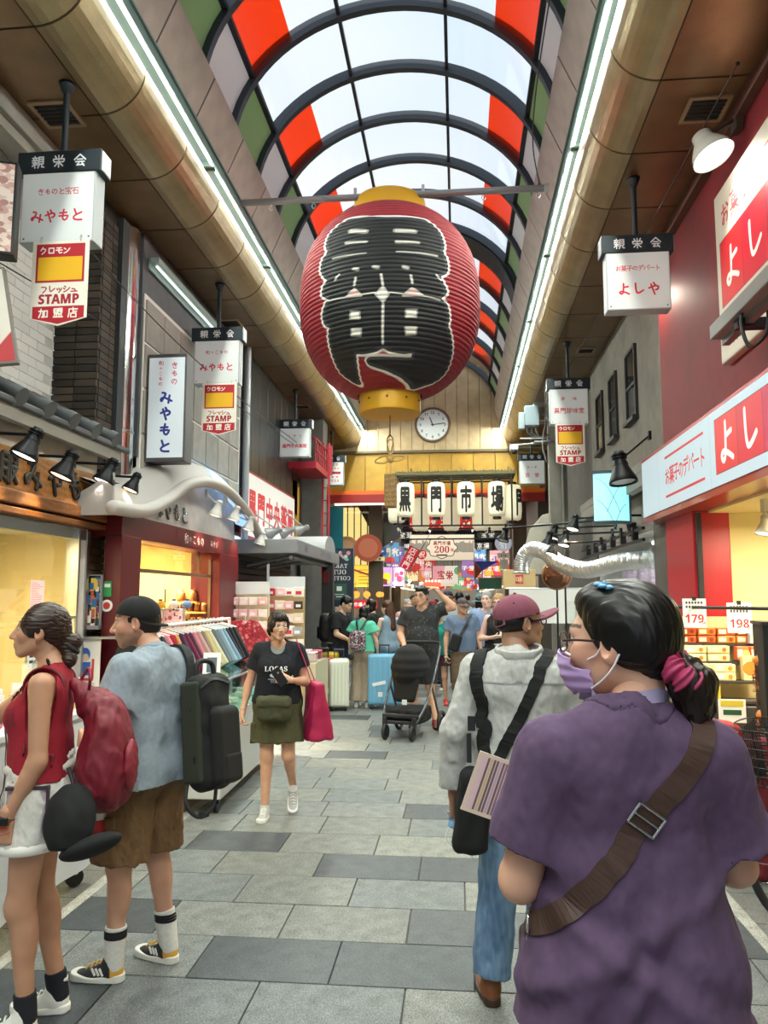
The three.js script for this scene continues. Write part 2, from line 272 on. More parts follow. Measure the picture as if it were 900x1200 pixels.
// ---- ground
{
  const floor = struct('floor', B(14, .2, 40 - ZE, -.5, -.112, (40 + ZE) / 2), M('#5d6061', .9));
  const tones = ['#8b8f8e', '#858a8a', '#90938f', '#7f8586', '#878a86', '#94968f'].map((c) => M(c, .55, { t: 'granite' }));
  const dark = ['#5b6165', '#545b60', '#4d5358'].map((c) => M(c, .5, { t: 'granite' }));
  const geoms = [0, 1, 2, 3].map((i) => metreUV(B(.624, .05, .414, i * .17, -.025, i * .23, { r: .004, s: 1 })).translate(-i * .17, 0, -i * .23)); geoms.forEach((g) => (g.userData.metre = true));
  const phase = { 0: .055, 1: -.267, 2: .02, 3: -.25, 4: -.56, '-1': -.24 };
  const darkAt = [[-1.53, -3.26], [-.88, -3.68], [-.25, -3.68], [.04, -4.1], [-.56, -4.93], [-.05, -4.93], [-1.45, -5.34], [-1.15, -8.3], [1.2, -3.9], [.75, -4.9], [-.9, -10.0], [-.2, -10.4], [-1.5, -10.8], [-.5, -9.5], [.3, -9.1], [.1, -6.2], [.2, -7.4], [-1.9, -4.1], [.5, -6.9], [-.6, -12], [.4, -12.6], [.9, -8.1], [1.1, -10.2], [-1.1, -12.6], [-1.7, -12.1], [-.4, -13.3]];
  const rest = [[], []]; let count = 0;
  for (let k = -5; k < 62; k++) {
    const z = -3.68 - .42 * k, ph = phase[k] ?? (R() * .63);
    for (let i = -7; i < 7; i++) {
      const x = ph + .315 + i * .63, x0 = Math.max(x - .312, -2.05), x1 = Math.min(x + .312, 1.42); if (x1 - x0 < .06) continue;
      const dk = darkAt.some(([a, b]) => Math.abs(a - x) < .32 && Math.abs(b - z) < .21) || (k > 24 && R() < .15), whole = x1 - x0 > .62, wear = (R() - .5) * .002;
      if (z > -2.4 || z < -16.5 || count >= 298) { rest[dk ? 1 : 0].push(B(x1 - x0, .05, .414, (x0 + x1) / 2, -.025 + wear, z)); continue; }
      const m = dk ? pick(dark) : pick(tones); count++;
      const g = whole ? pick(geoms) : (() => { const b = metreUV(B(x1 - x0, .05, .414, 0, -.025, 0, { r: .004, s: 1 })); b.userData.metre = true; return b; })();
      const o = obj('paving_tile', g, m, floor); o.position.set((x0 + x1) / 2, wear, z);
    }
  }
  const a = obj('distant_paving', rest[0], tones[0], floor), b = obj('distant_dark_paving', rest[1], dark[0], floor); a.userData.kind = b.userData.kind = 'stuff';
  for (const x of [-2.085, 1.455]) { const ks = []; for (let z = 6; z > -40; z -= .9) ks.push(B(.07, .05, .888, x, -.024, z - .45)); obj('kerb_line', ks, M('#b9bab4', .7, { t: 'granite' }), floor); }
  const sideL = [], sideR = []; for (let z = 6; z > -19; z -= .42) { for (let x = -2.435; x > -4.5; x -= .63) sideL.push(B(.624, .05, .414, x, -.026, z)); for (let x = 1.805; x < 4; x += .63) sideR.push(B(.624, .05, .414, x, -.026, z)); }
  obj('side_paving', [...sideL, ...sideR], M('#7d8180', .6, { t: 'granite' }), floor).userData.kind = 'stuff';
}
// ---- barrel vault of glass over the street
const ARCH = (th, k = 1) => [XC + 1.64 * k * Math.cos(th), 6.05 + 1.45 * k * Math.sin(th)], rad = PI / 180;
const ribs = []; for (let k = -14; k <= 5; k++) ribs.push(-7.0 - .905 * k); const gapZ = -12.1; for (let k = 0; k <= 6; k++) ribs.push(gapZ - 1.02 * k);
{
  const vault = struct('ceiling'), frame = M('#3c444d', .45, { metalness: .3 }), frameDark = M('#2c3239', .5, { metalness: .3 });
  const strip = (a0, a1, kIn, kOut, d, n) => { const p = []; for (let i = 0; i <= n; i++) p.push(ARCH(mix(a0, a1, i / n) * rad, kOut)); for (let i = n; i >= 0; i--) p.push(ARCH(mix(a0, a1, i / n) * rad, kIn)); return poly(p, d); };
  const rib = strip(2, 178, .955, 1.03, .075, 36);
  for (const z of ribs) obj('arch_rib', rib, frame, vault).position.z = z - .0375;
  obj('expansion_band', strip(2, 178, .93, 1.02, -gapZ - 11.525 - .02, 36), frameDark, vault).position.z = gapZ + .03;
  const bar = (th, k, w, h) => { const [x, y] = ARCH(th * rad, k); return B(w, h, ZB - ZF, x, y, (ZB + ZF) / 2, { rz: 0 }); };
  for (const th of [71, 109]) obj('purlin', bar(th, .99, .035, .05), frameDark, vault);
  for (const th of [31, 149]) obj('purlin', bar(th, .985, .05, .05), frameDark, vault);
  const orange = glass('#ff3a08', { roughness: .35 }), clear = glass('#fbfdff', { roughness: .08 }), milk = glass('#ffffff', { roughness: .3 });
  const green = M('#7c9a62', 1, { transmission: .45, thickness: 0 }), grey2 = M('#d2cdca', 1, { transmission: .45, thickness: 0 });
  const cache = new Map(), pane = (a0, a1, d) => { const key = [a0, a1, d.toFixed(3)].join(); if (!cache.has(key)) { const n = Math.max(3, Math.round((a1 - a0) / 6)), p = []; for (let i = 0; i <= n; i++) p.push(ARCH(mix(a0, a1, i / n) * rad, .995)); const g = new THREE.BufferGeometry(), P = [], N = [], I = []; p.forEach(([x, y], i) => { const t = mix(a0, a1, i / n) * rad; for (const z of [0, d]) { P.push(x, y, z); N.push(-Math.cos(t), -Math.sin(t), 0); } if (i < n) I.push(2 * i, 2 * i + 1, 2 * i + 2, 2 * i + 1, 2 * i + 3, 2 * i + 2); }); g.setAttribute('position', new THREE.Float32BufferAttribute(P, 3)); g.setAttribute('normal', new THREE.Float32BufferAttribute(N, 3)); g.setIndex(I); cache.set(key, g); } return cache.get(key); };
  for (let i = 0; i < ribs.length - 1; i++) {
    if (i === 19) continue;                                   // the expansion band
    const z = ribs[i + 1], d = ribs[i] - z, odd = i < 19 ? (i - 14) % 2 !== 0 : (i - 20) % 2 === 0;
    const add = (n, a0, a1, m) => { obj(n, pane(a0, a1, d), m, vault).position.z = z; };
    add('pane', 71, 109, milk);
    for (const s of [0, 1]) {
      const f = (a, b) => (s ? [180 - b, 180 - a] : [a, b]);
      if (odd) { add('orange_pane', ...f(31, 52), orange); add('pane', ...f(52, 71), milk); } else add('pane', ...f(31, 71), clear);
      add('vault_side_panel', ...f(2, 31), odd ? grey2 : green);
    }
  }
}
// ---- eaves: sloping fascia, fluorescent trough, cove and flat soffit, panel by panel
const soffitM = M('#8d7150', .34, { metalness: .55, t: 'soot' }), coveM = M('#a8956f', .3, { metalness: .5, t: 'soot' }), fasciaM = M('#b3a59b', .5, { metalness: .15, t: 'soot' });
for (const s of [-1, 1]) {
  const root = struct(s < 0 ? 'ceiling_left' : 'ceiling_right'), ex = s < 0 ? -1 : 1, outer = s < 0 ? 2.75 : 2.9, X = (r) => XC + ex * r;
  const prof = (pts, d) => poly(pts.map(([r, y]) => [X(r), y]), d);
  const cove = []; for (let i = 0; i <= 10; i++) { const a = PI + i / 10 * PI / 2; cove.push([2.04 + .34 * Math.cos(a), 5.59 + .34 * Math.sin(a)]); } for (let i = 10; i >= 0; i--) { const a = PI + i / 10 * PI / 2; cove.push([2.04 + .32 * Math.cos(a), 5.59 + .32 * Math.sin(a)]); }
  const coveG = prof(cove, .885), flatG = prof([[2.05, 5.25], [outer, 5.25], [outer, 5.27], [2.05, 5.27]], .885), fasG = prof([[1.655, 5.74], [1.47, 6.16], [1.49, 6.17], [1.675, 5.75]], .885);
  for (let z = -6.1 + .905 * 15; z > ZF + .3; z -= .905) { for (const [n, g, m] of [['cove_panel', coveG, coveM], ['soffit_panel', flatG, soffitM], ['fascia_panel', fasG, fasciaM]]) obj(n, g, m, root).position.z = z - .895; }
  const len = ZB - ZF, mid = (ZB + ZF) / 2;
  obj('joint_backing', [prof([[2.03, 5.262], [outer, 5.262], [outer, 5.29], [2.03, 5.29]], len).translate(0, 0, ZF), prof([[1.665, 5.745], [1.48, 6.165], [1.52, 6.18], [1.69, 5.77]], len).translate(0, 0, ZF), prof(cove.map(([r, y]) => [r + .012, y + .012]), len).translate(0, 0, ZF)], M('#2a211a', .8), root);
  obj('trough', [B(.24, .02, len, X(1.73), 5.765, mid), B(.02, .1, len, X(1.64), 5.72, mid)], M('#5d7570', .5), root);
  obj('roof_edge', [B(1.7, .08, len, X(2.4), 6.2, mid), B(.08, .95, len, X(outer + .35), 5.75, mid), B(.3, .06, len, X(1.8), 6.2, mid)], M('#4a4744', .8), root);
  // end of the eave towards the gable
}
const tubeM = glow('#f4fff6', 2.2), fixtureM = M('#93a8a3', .5);
{
  const proto = []; let first = null;
  for (const s of [-1, 1]) for (let i = 0; i < 11; i++) {
    const z = 4.3 - 2.2 * i, o = thing('fluorescent_light', `twin fluorescent batten under the ${s < 0 ? 'left' : 'right'} eave, ${ord(i)} from the near end`, 'light', [XC + s * 1.735, 5.7, z - 1.1], 0, `fluorescent battens under the ${s < 0 ? 'left' : 'right'} eave`);
    obj('batten', [B(.2, .03, 2.17, 0, .035, 0), B(.19, .07, .03, 0, .01, 1.06), B(.19, .07, .03, 0, .01, -1.06)], fixtureM, o);
    for (const q of [-1, 1]) obj('tube', C(.016, .016, 2.1, q * .068, -.005, 0, { rx: PI / 2, s: 10 }), tubeM, o);
    for (const [dir, k] of [[-s, 1], [s, .45]]) { const l = new THREE.RectAreaLight('#f6fff2', TUBE_LIGHT * k * 3.4, 2.1, .035); l.position.set(dir * .075, -.026, 0); l.lookAt(dir * 1.075, -1.03, 0); l.castShadow = true; o.add(l); }
  }
}
// ---- gable at the end of the arcade: upright cream boards, ochre boards below, orange and red edge
{
  const end = struct('wall_far'), cream = [M('#cdb28a', .5, { t: 'soot' }), M('#c8ad83', .5, { t: 'soot' }), M('#d0b68f', .5, { t: 'soot' })], ochre = [M('#c99a31', .5, { t: 'soot' }), M('#c2932c', .5, { t: 'soot' })];
  for (let x = -3.25, i = 0; x < 1.95; x += .272, i++) { const xc = x + .136, dx = (xc - XC) / 1.66, top = Math.abs(dx) < 1 ? 6.05 + 1.47 * Math.sqrt(1 - dx * dx) : 6.05; obj('gable_board', B(.262, top - 5.13 + .02, .03, xc, (top + 5.13) / 2 + .01, ZF, { r: .006, s: 1 }), cream[i % 3], end); }
  for (let x = -3.25, i = 0; x < 1.95; x += .52, i++) obj('ochre_board', B(.51, .92, .03, x + .26, 4.66, ZF + .01, { r: .006, s: 1 }), ochre[i % 2], end);
  obj('backing', [B(5.4, 1.95, .05, -.6, 5.12, ZF - .05), B(3.3, 1.5, .05, XC, 6.75, ZF - .05)], M('#7b6540', .8), end);
  obj('ledge', B(5.3, .06, .1, -.6, 5.13, ZF + .05), M('#5f5138', .6), end);
  obj('orange_edge', B(5.3, .09, .1, -.6, 4.15, ZF + .05), M('#e8681c', .5), end); obj('red_edge', B(5.3, .2, .2, -.6, 4.0, ZF + .02), M('#9c1f1c', .5), end);
  obj('strip_light', B(1.3, .04, .05, -2.3, 3.88, ZF), glow('#fff3d8', 1.6), end);
}
// ---- side walls (plain shell; the shopfronts stand in front of it)
const wallL = struct('wall_left', [B(.2, 6.6, 15, -4.35, 3.1, .5), B(.2, 3.6, 11.5, XL - .12, 4.4, -12.6), B(.2, 2.9, 5, XL - .12, 1.25, -16)], M('#6c6a68', .9, { t: 'soot' }));
const wallR = struct('wall_right', [B(.2, 6.6, 16, 3.6, 3.1, 0), B(.2, 6.2, 6.05, XR + .14, 3.1, -15.33), B(.2, 3.6, 4.3, XR + .26, 4.4, -10.2)], M('#77736e', .9, { t: 'soot' }));
struct('trim_1', [B(1.3, .1, 30, -3.9, 5.4, -5), B(1.6, .1, 30, 3.0, 5.4, -5)], M('#4f4438', .9));
// ================================================================ left side of the street
const wood = M('#b9792f', .5, { t: 'grain' }), woodDark = M('#8f5720', .5, { t: 'grain' }), plaster = M('#bdb8ae', .9, { t: 'soot' }), maroon = M('#5e0a16', .4), cloudGrey = M('#a9a6a2', .6);
function spotlight(label, group, pos, arm, aim, o = {}) { // arm: vector from the lamp to its fixing
  const t = thing('spotlight', label, 'spotlight', pos, 0, group), m = o.m ?? blackMetal, k = o.k ?? 1, a = vec(aim).clone().normalize(), q = new THREE.Quaternion().setFromUnitVectors(V(0, -1, 0), a);
  const dir = (g) => g.applyQuaternion(q);
  if (arm) { const f = vec(arm); obj('arm', [rod([0, .07 * k, 0], [f.x, f.y + .07 * k, f.z], .011, 8), B(.03, .09, .06, f.x, f.y + .07 * k, f.z), rod([0, 0, 0], [0, .08 * k, 0], .012, 8)], m, t); }
  const prof = [[.001, .13], [.035, .125], [.04, .06], [.048, .05], [.05, .02], [.085, -.055], [.092, -.075], [.092, -.09], [.08, -.085], [.055, -.02], [.001, -.01]].map(([r, y]) => [r * k, y * k]);
  obj('housing', [dir(L(prof, 24)), ...[.03, .08, .1].map((y) => dir(C(.05 * k, .05 * k, .008 * k, 0, y * k, 0)))], m, t);
  obj('lens', dir(L([[.001, -.06], [.05, -.066], [.074, -.074], [.074, -.08], [.001, -.08]].map(([r, y]) => [r * k, y * k]), 20)), o.off ? M('#cfd4d6', .3) : glow(o.c ?? '#fff1d0', o.g ?? 2.5), t);
  if (!o.off && o.w) { const l = new THREE.SpotLight(o.c ?? '#ffe6bd', o.w * SPOT_LIGHT, 0, .75, .6, 2); l.position.copy(a).multiplyScalar(.1 * k); l.target.position.copy(a); l.castShadow = true; t.add(l, l.target); }
  return t;
}
// ---- white brick wall, brick pier, chrome pillar
{
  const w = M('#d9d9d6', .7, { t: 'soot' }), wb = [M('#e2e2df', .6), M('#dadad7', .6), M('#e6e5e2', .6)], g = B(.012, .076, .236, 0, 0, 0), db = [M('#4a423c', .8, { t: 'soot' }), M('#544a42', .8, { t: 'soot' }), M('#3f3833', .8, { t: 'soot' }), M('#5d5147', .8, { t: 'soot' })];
  obj('white_wall', B(.3, 2.3, 10.3, -3.69, 4.0, -1.15), w, wallL);
  for (let r = 0; r < 22; r++) for (let i = 0; i < 8; i++) { const z = -4.45 - i * .242 - (r % 2) * .12; if (z > -6.2) obj('brick', g, pick(wb), wallL).position.set(-3.535, 2.95 + r * .082, z); }
  obj('pier_core', B(.38, 5.25, .3, -3.35, 2.62, -6.5), M('#2f2a26', .9), wallL);
  const f = metreUV(B(.203, .058, .03)), f2 = metreUV(B(.03, .058, .16)); f.userData.metre = f2.userData.metre = true;
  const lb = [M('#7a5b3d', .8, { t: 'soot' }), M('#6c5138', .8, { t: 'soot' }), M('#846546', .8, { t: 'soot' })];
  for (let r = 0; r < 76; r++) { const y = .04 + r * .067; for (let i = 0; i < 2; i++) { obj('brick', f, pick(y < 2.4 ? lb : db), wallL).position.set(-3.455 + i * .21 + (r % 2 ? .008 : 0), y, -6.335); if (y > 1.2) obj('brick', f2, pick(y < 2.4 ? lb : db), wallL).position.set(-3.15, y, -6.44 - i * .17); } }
  struct('trim_2', [B(.36, .16, 9.6, -3.35, 5.17, -2.1, { r: .01 }), B(.12, .1, 9.6, -3.28, 5.06, -2.12)], M('#a9a49b', .8, { t: 'soot' }));
  const pillar = thing('chrome_pillar', 'tall polished steel pillar beside the dark brick pier', 'pillar', [-3.2, 0, -6.9]);
  obj('shaft', C(.15, .15, 5.2, 0, 2.6, 0, { s: 32 }), M('#c9ccce', .16, { metalness: 1 }), pillar); obj('backing', B(.18, 5.2, .14, .02, 2.6, .2), M('#4b4e50', .5, { metalness: .5 }), pillar);
  for (const y of [1.6, 3.2]) obj('collar', C(.154, .154, .03, 0, y, 0, { s: 32 }), steel, pillar);
}
// ---- wooden-sign shop: tiled eave, plaster band, board with raised characters, lit window
{
  const eave = thing('tiled_eave', 'grey tiled pent eave with round tile ends above the wooden sign', 'roof', [0, 0, 0]), tile = M('#55585a', .6, { t: 'soot' });
  const slope = Math.atan2(.32, .62);
  for (let i = 0; i < 15; i++) { const z = -1.2 - i * .36; obj('round_tile', [C(.055, .055, .62, -3.2, 3.14, z, { rz: PI / 2 - slope, s: 14 }), C(.068, .068, .07, -2.93, 3.0, z, { rz: PI / 2 - slope, s: 18 })], tile, eave); obj('pan_tile', B(.62, .03, .3, -3.2, 3.08, z - .18, { r: .01, s: 1, rz: -slope }), tile, eave); obj('tile_lip', B(.05, .05, .3, -2.94, 2.95, z - .18, { r: .015, s: 1 }), tile, eave); }
  obj('eave_board', [B(.55, .04, 5.5, -3.22, 2.99, -3.7, { rz: -slope }), B(.06, .1, 5.5, -2.98, 2.88, -3.7)], M('#8c8982', .8), eave);
  struct('trim_3', B(.3, .34, 5.4, -3.24, 2.75, -3.6), plaster);
  const sign = thing('shop_sign', 'wooden shop board with raised black brush characters under the tiled eave', 'sign', [0, 0, 0]);
  obj('board', B(.1, .3, 4.9, -3.06, 2.52, -3.86, { r: .012 }), wood, sign); obj('moulding', [B(.14, .1, 4.9, -3.05, 2.33, -3.86, { r: .015 }), B(.12, .05, 4.9, -3.05, 2.24, -3.86, { r: .012 })], woodDark, sign); obj('end_cap', B(.12, .34, .14, -3.03, 2.48, -6.42), black, sign);
  [...'呉服みやもと'].forEach((ch, i) => { const g = glyph3D(ch, i < 2 ? .22 : .25, .018).scale(1, 1, .7).rotateY(PI / 2); obj('character', g, M('#17150f', .5), sign).position.set(-3.0, 2.52, [-4.62, -4.86, -5.16, -5.46, -5.76, -6.06][i]); });
  const spots = [[-2.78, 2.62, -4.2], [-2.78, 2.64, -4.72], [-2.78, 2.58, -5.2], [-2.78, 2.64, -5.86], [-2.76, 2.62, -6.3]];
  spots.forEach((p, i) => spotlight(['black arm spotlight at the left picture edge, over the wooden sign', 'black arm spotlight over the first characters of the wooden sign', 'black arm spotlight over the middle of the wooden sign', 'black arm spotlight at the right end of the wooden sign', 'small black spotlight beside the chrome pillar'][i], 'spotlights over the wooden sign', p, [-.3, .02, 0], [-.35, -1, .25], { k: i === 4 ? .8 : 1, w: 1.4, c: i % 2 ? '#fff4e6' : '#ffdfae' }));
  const win = struct('window_1'); // shop window with pale room behind
  obj('frame', [B(.06, .08, 5.2, -3.1, 2.16, -3.6), B(.07, 2.2, .05, -3.1, 1.1, -6.16), B(.1, 2.2, .03, -3.1, 1.1, -5.98), B(.06, .5, 5.2, -3.1, .25, -3.6)], steel, win);
  obj('jamb', B(.1, 2.15, .16, -3.13, 1.07, -6.07), M('#d8d6cf', .6), win); obj('pane', B(.008, 1.66, 4.8, -3.09, 1.33, -3.5), glass('#fffdf6'), win);
  obj('back_panel', [B(.05, 2.2, 5.2, -3.95, 1.1, -3.6), B(.9, 2.2, .05, -3.55, 1.1, -6.2)], M('#ead9a2', .8), win); obj('inner_ceiling', B(.9, .05, 5.2, -3.55, 2.2, -3.6), white, win);
  const lamp = thing('window_light', 'white strip lamp inside the pale shop window', 'light', [-3.5, 2.13, -4.4]); obj('tube', C(.018, .018, 1.2, 0, 0, 0, { rx: PI / 2 }), glow('#fffbe0', 2), lamp); obj('fitting', B(.08, .03, 1.25, 0, .035, 0), white, lamp);
  const l = new THREE.RectAreaLight('#fff0c8', 70, .12, 1.2); l.position.y = -.03; l.rotation.x = -PI / 2; lamp.add(l);
  const poster = (label, y, z, w, h, draw) => { const p = thing('notice', label, 'notice', [-3.075, y, z], PI / 2); obj('sheet', ...face(w, h, canvas(128, Math.round(128 * h / w), draw)), p); };
  poster('pink printed notice taped inside the pale window', 1.62, -5.42, .19, .31, (x, w, h) => { x.fillStyle = '#f4d8d6'; x.fillRect(0, 0, w, h); x.fillStyle = '#d98d90'; for (let i = 0; i < 14; i++) x.fillRect(10, 12 + i * 9, 40 + R() * 64, 3); x.fillStyle = '#c94a55'; x.fillRect(10, h - 60, w - 20, 34); x.fillStyle = '#f4d8d6'; for (let i = 0; i < 4; i++) x.fillRect(14, h - 55 + i * 8, w - 28, 2); });
  poster('white price notice with red lines below the pink one', 1.27, -5.42, .19, .27, (x, w, h) => { x.fillStyle = '#f3f1ec'; x.fillRect(0, 0, w, h); x.fillStyle = '#333'; for (let i = 0; i < 3; i++) x.fillRect(12, 14 + i * 14, w - 30, 6); x.fillStyle = '#c8323a'; x.fillRect(12, 62, w - 24, 8); x.fillStyle = '#444'; for (let i = 0; i < 6; i++) x.fillRect(20 + (i % 2) * 48, 84 + (i >> 1) * 28, 34, 14); });
}
// framed fish-scale sign boards at the left picture edge
{
  const a = thing('light_box', 'framed pink flower-patterned box sign at the left picture edge', 'sign', [-3.16, 4.1, -4.32], .35); // only its right edge is in view
  const t = canvas(256, 256, (x) => { x.fillStyle = '#dcc3b8'; x.fillRect(0, 0, 256, 256); for (let i = 0; i < 500; i++) { x.fillStyle = pick(['#e8d3c8', '#cfa79c', '#b98a80', '#efdfd4']); x.beginPath(); x.arc(R() * 256, R() * 256, 3 + R() * 9, 0, 7); x.fill(); } });
  obj('case', B(.8, .62, .12, 0, 0, 0, { r: .01 }), black, a); const f = obj('face', ...face(.76, .58, t, { lit: .1 }), a); f.position.z = .062;
  const b = thing('hanging_board', 'tilted red and cream board below the flower-patterned box sign', 'sign', [-3.06, 3.36, -4.35], .35); b.rotation.z = .18;
  obj('case', B(.6, .62, .06, 0, 0, 0), M('#77706a', .6), b); obj('face', ...face(.57, .59, canvas(128, 128, (x) => { x.fillStyle = '#d9d2c8'; x.fillRect(0, 0, 128, 128); x.fillStyle = '#b72b33'; x.beginPath(); x.arc(40, 50, 46, 0, 7); x.fill(); x.fillStyle = '#b72b33'; x.beginPath(); x.moveTo(128, 128); x.lineTo(128, 88); x.lineTo(88, 128); x.fill(); jp(x, '祝', 40, 50, 48, '#f2e9de'); })), b).position.z = .032;
}
// ---- upper wall past the pillar: dark board, pale joint-lined panels, black cladding, second light row
{
  obj('dark_board', B(.06, 2.3, 3.6, -3.1, 4.15, -8.85), M('#5a5a60', .6, { t: 'soot' }), wallL);
  const pm = [M('#b6b1a8', .7, { t: 'soot' }), M('#afaaa1', .7, { t: 'soot' })]; 
  for (let i = 0; i < 7; i++) for (let j = 0; j < 4; j++) obj('wall_panel', B(.04, .43, .45, -3.06, 2.78 + j * .46 + .22, -7.35 - i * .47, { r: .006, s: 1 }), pm[(i + j) % 2], wallL);
  obj('panel_joints', B(.03, 1.9, 3.4, -3.075, 3.7, -8.8), M('#e6e4df', .6), wallL);
  const clad = M('#2a2b2d', .35, { metalness: .4, t: 'soot' });
  for (let i = 0; i < 8; i++) obj('cladding_sheet', B(.05, 2.1, .47, -3.08, 4.25, -10.85 - i * .48, { r: .01, s: 1 }), clad, wallL);
  const strip = thing('wall_light', 'fluorescent strip along the dark wall above the pale panels', 'light', [-3.0, 4.98, -8.6]);
  obj('fitting', [B(.1, .06, 2.9, 0, .03, 0), B(.02, .12, 2.9, -.05, 0, 0)], fixtureM, strip); obj('tube', C(.014, .014, 2.8, .01, -.015, 0, { rx: PI / 2 }), glow('#eef6ee', .9), strip);
  obj('down_pipe', C(.05, .05, 3.0, -3.0, 3.9, -10.62), M('#a7abad', .4, { metalness: .6 }), wallL);
}
// ---- projecting vertical sign
{
  const s = thing('vertical_sign', 'upright white box sign with blue brush writing on steel brackets', 'sign', [-2.83, 3.5, -7.15], -.02);
  obj('case', B(.4, 1.08, .2, 0, 0, -.1, { r: .008 }), M('#4d4a4c', .5), s);
  const t = canvas(320, 880, (x, w, h) => { x.fillStyle = '#d3dbe3'; x.fillRect(0, 0, w, h); jp(x, 'きもの', 228, 142, 66, '#b9283c', { v: 1, p: 1.08, w: .1 }); jp(x, '和のこもの', 104, 140, 46, '#b9283c', { v: 1, p: 1, w: .1, sizes: [1, .6, .8, .9, .95] }); jp(x, 'みやもと', 158, 565, 128, '#1c2a78', { v: 1, p: 1.12, w: .15 }); });
  obj('face', ...face(.365, 1.0, t, { lit: .12 }), s).position.z = .002;
  for (const y of [.32, -.36]) obj('bracket', [rod([-.2, y, -.1], [-.36, y, .02], .012), rod([-.2, y, -.1], [-.36, y - .08, .02], .008)], blackMetal, s);
}
// ---- maroon-framed shop with arched canopy
{
  const shop = struct('wall_shopfront');
  obj('post', B(.15, 2.18, .4, -2.915, 1.09, -6.5, { r: .006 }), maroon, shop); obj('post', B(.36, 2.18, .78, -3.02, 1.09, -9.42, { r: .006 }), maroon, shop); obj('header', B(.3, .2, 3.5, -3.0, 2.27, -8.06, { r: .006 }), maroon, shop);
  const warm = M('#f0dfb0', .8); obj('room', [B(.05, 2.5, 3.2, -4.6, 1.25, -8.1), B(1.6, 2.5, .05, -3.8, 1.25, -9.15), B(1.6, 2.5, .05, -3.8, 1.25, -6.62), B(1.6, .05, 3, -3.8, 2.5, -8.0)], warm, shop); obj('room_floor', B(1.6, .04, 2.6, -3.7, .02, -7.9), M('#b79a6a', .5), shop);
  obj('glazing_bar', [B(.03, .035, 2.3, -2.96, 1.9, -7.85), B(.03, 2.1, .03, -2.96, 1.05, -9.02), B(.02, .26, .02, -2.96, 2.04, -8.6)], M('#6d5438', .5), shop);
  obj('transom_pane', B(.006, .24, 2.2, -2.96, 2.04, -7.85), glass('#fff4d8'), shop);
  const letters = thing('header_lettering', 'small white shop name painted on the maroon header', 'lettering', [-2.846, 2.27, -8.35], PI / 2); obj('print', ...face(1.5, .16, canvas(768, 82, (x, w, h) => { x.fillStyle = '#5e0a16'; x.fillRect(0, 0, w, h); jp(x, '和のこもの', 270, 42, 62, '#f4e9e4', { w: .1, sizes: [1, .6, .9, .95, .95] }); jp(x, 'みやび', 620, 42, 46, '#f4e9e4', { w: .1 }); })), letters);
  // tympanum and canopy
  const A = [[-5.85, 2.36], [-6.45, 2.4], [-6.95, 2.55], [-7.5, 2.78], [-8.1, 2.9], [-8.7, 2.92], [-9.3, 2.85], [-9.9, 2.7], [-10.35, 2.5], [-10.6, 2.36]], curve = new THREE.CatmullRomCurve3(A.map(([z, y]) => V(0, y, z))).getPoints(48);
  const ty = poly([[6.3, 2.36], ...curve.filter((p) => p.z < -6.4 && p.z > -9.95).map((p) => [-p.z, p.y + .1]), [9.95, 2.36]], .05).rotateY(PI / 2); obj('tympanum', ty.translate(-2.99, 0, 0), M('#d6d1cf', .8, { t: 'soot' }), shop);
  const can = thing('canopy', 'grey arched canopy with a thick rounded edge over the maroon shopfront', 'canopy', [0, 0, 0]);
  obj('rim', [pipe(curve.map((p) => [-2.72, p.y, p.z]), .06, 60, 12), S(.06, -2.72, curve[0].y, curve[0].z), S(.06, -2.72, curve[48].y, curve[48].z)], M('#aba6a2', .5), can); obj('end_plate', poly([[2.72, 2.3], [2.72, 2.42], [3.1, 2.64], [3.1, 2.3]], .03).translate(-5.82, 0, -5.86).scale(1, 1, 1), M('#a19d99', .6), can);
  const sheet = (i0, i1, dy) => { const P = [], I = []; for (let i = i0; i <= i1; i++) { const p = curve[i]; for (const [x, e] of [[-2.74, .0], [-2.84, .16], [-3.1, .26]]) for (const q of [0, .03]) P.push(x, p.y + e + q + dy, p.z); if (i > i0) { const b = (i - i0) * 6, a = b - 6; for (const [m, n] of [[0, 2], [2, 4]]) I.push(a + m, b + m, b + n, a + m, b + n, a + n, a + m + 1, b + n + 1, b + m + 1, a + m + 1, a + n + 1, b + n + 1); } } const g = new THREE.BufferGeometry(); g.setAttribute('position', new THREE.Float32BufferAttribute(P, 3)); g.setIndex(I); g.computeVertexNormals(); return g; };
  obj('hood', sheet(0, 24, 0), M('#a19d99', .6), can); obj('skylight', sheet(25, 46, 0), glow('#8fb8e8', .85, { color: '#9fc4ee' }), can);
  for (const i of [30, 38]) { const p = curve[i]; obj('rail', rod([-2.72, p.y - .03, p.z], [-3.12, p.y + .12, p.z], .012), white, can); }
  [...'みやもと'].forEach((ch, i) => obj('letter', glyph3D(ch, .2, .014).rotateY(PI / 2), M('#8f9394', .25, { metalness: .9 }), shop).position.set(-2.925, 2.53, -7.3 - i * .24));
  [[-2.66, 2.62, -8.3], [-2.66, 2.64, -9.0], [-2.66, 2.58, -9.65], [-2.66, 2.44, -10.25]].forEach((p, i) => spotlight(['white lamp nearest the peak of the arched canopy', 'second white lamp along the arched canopy', 'third white lamp along the arched canopy', 'white lamp at the low far end of the arched canopy'][i], 'lamps under the arched canopy', p, [-.12, .12, 0], [-.3, -1, .1], { m: M('#d5d2cc', .4), k: .85, w: .9 }));
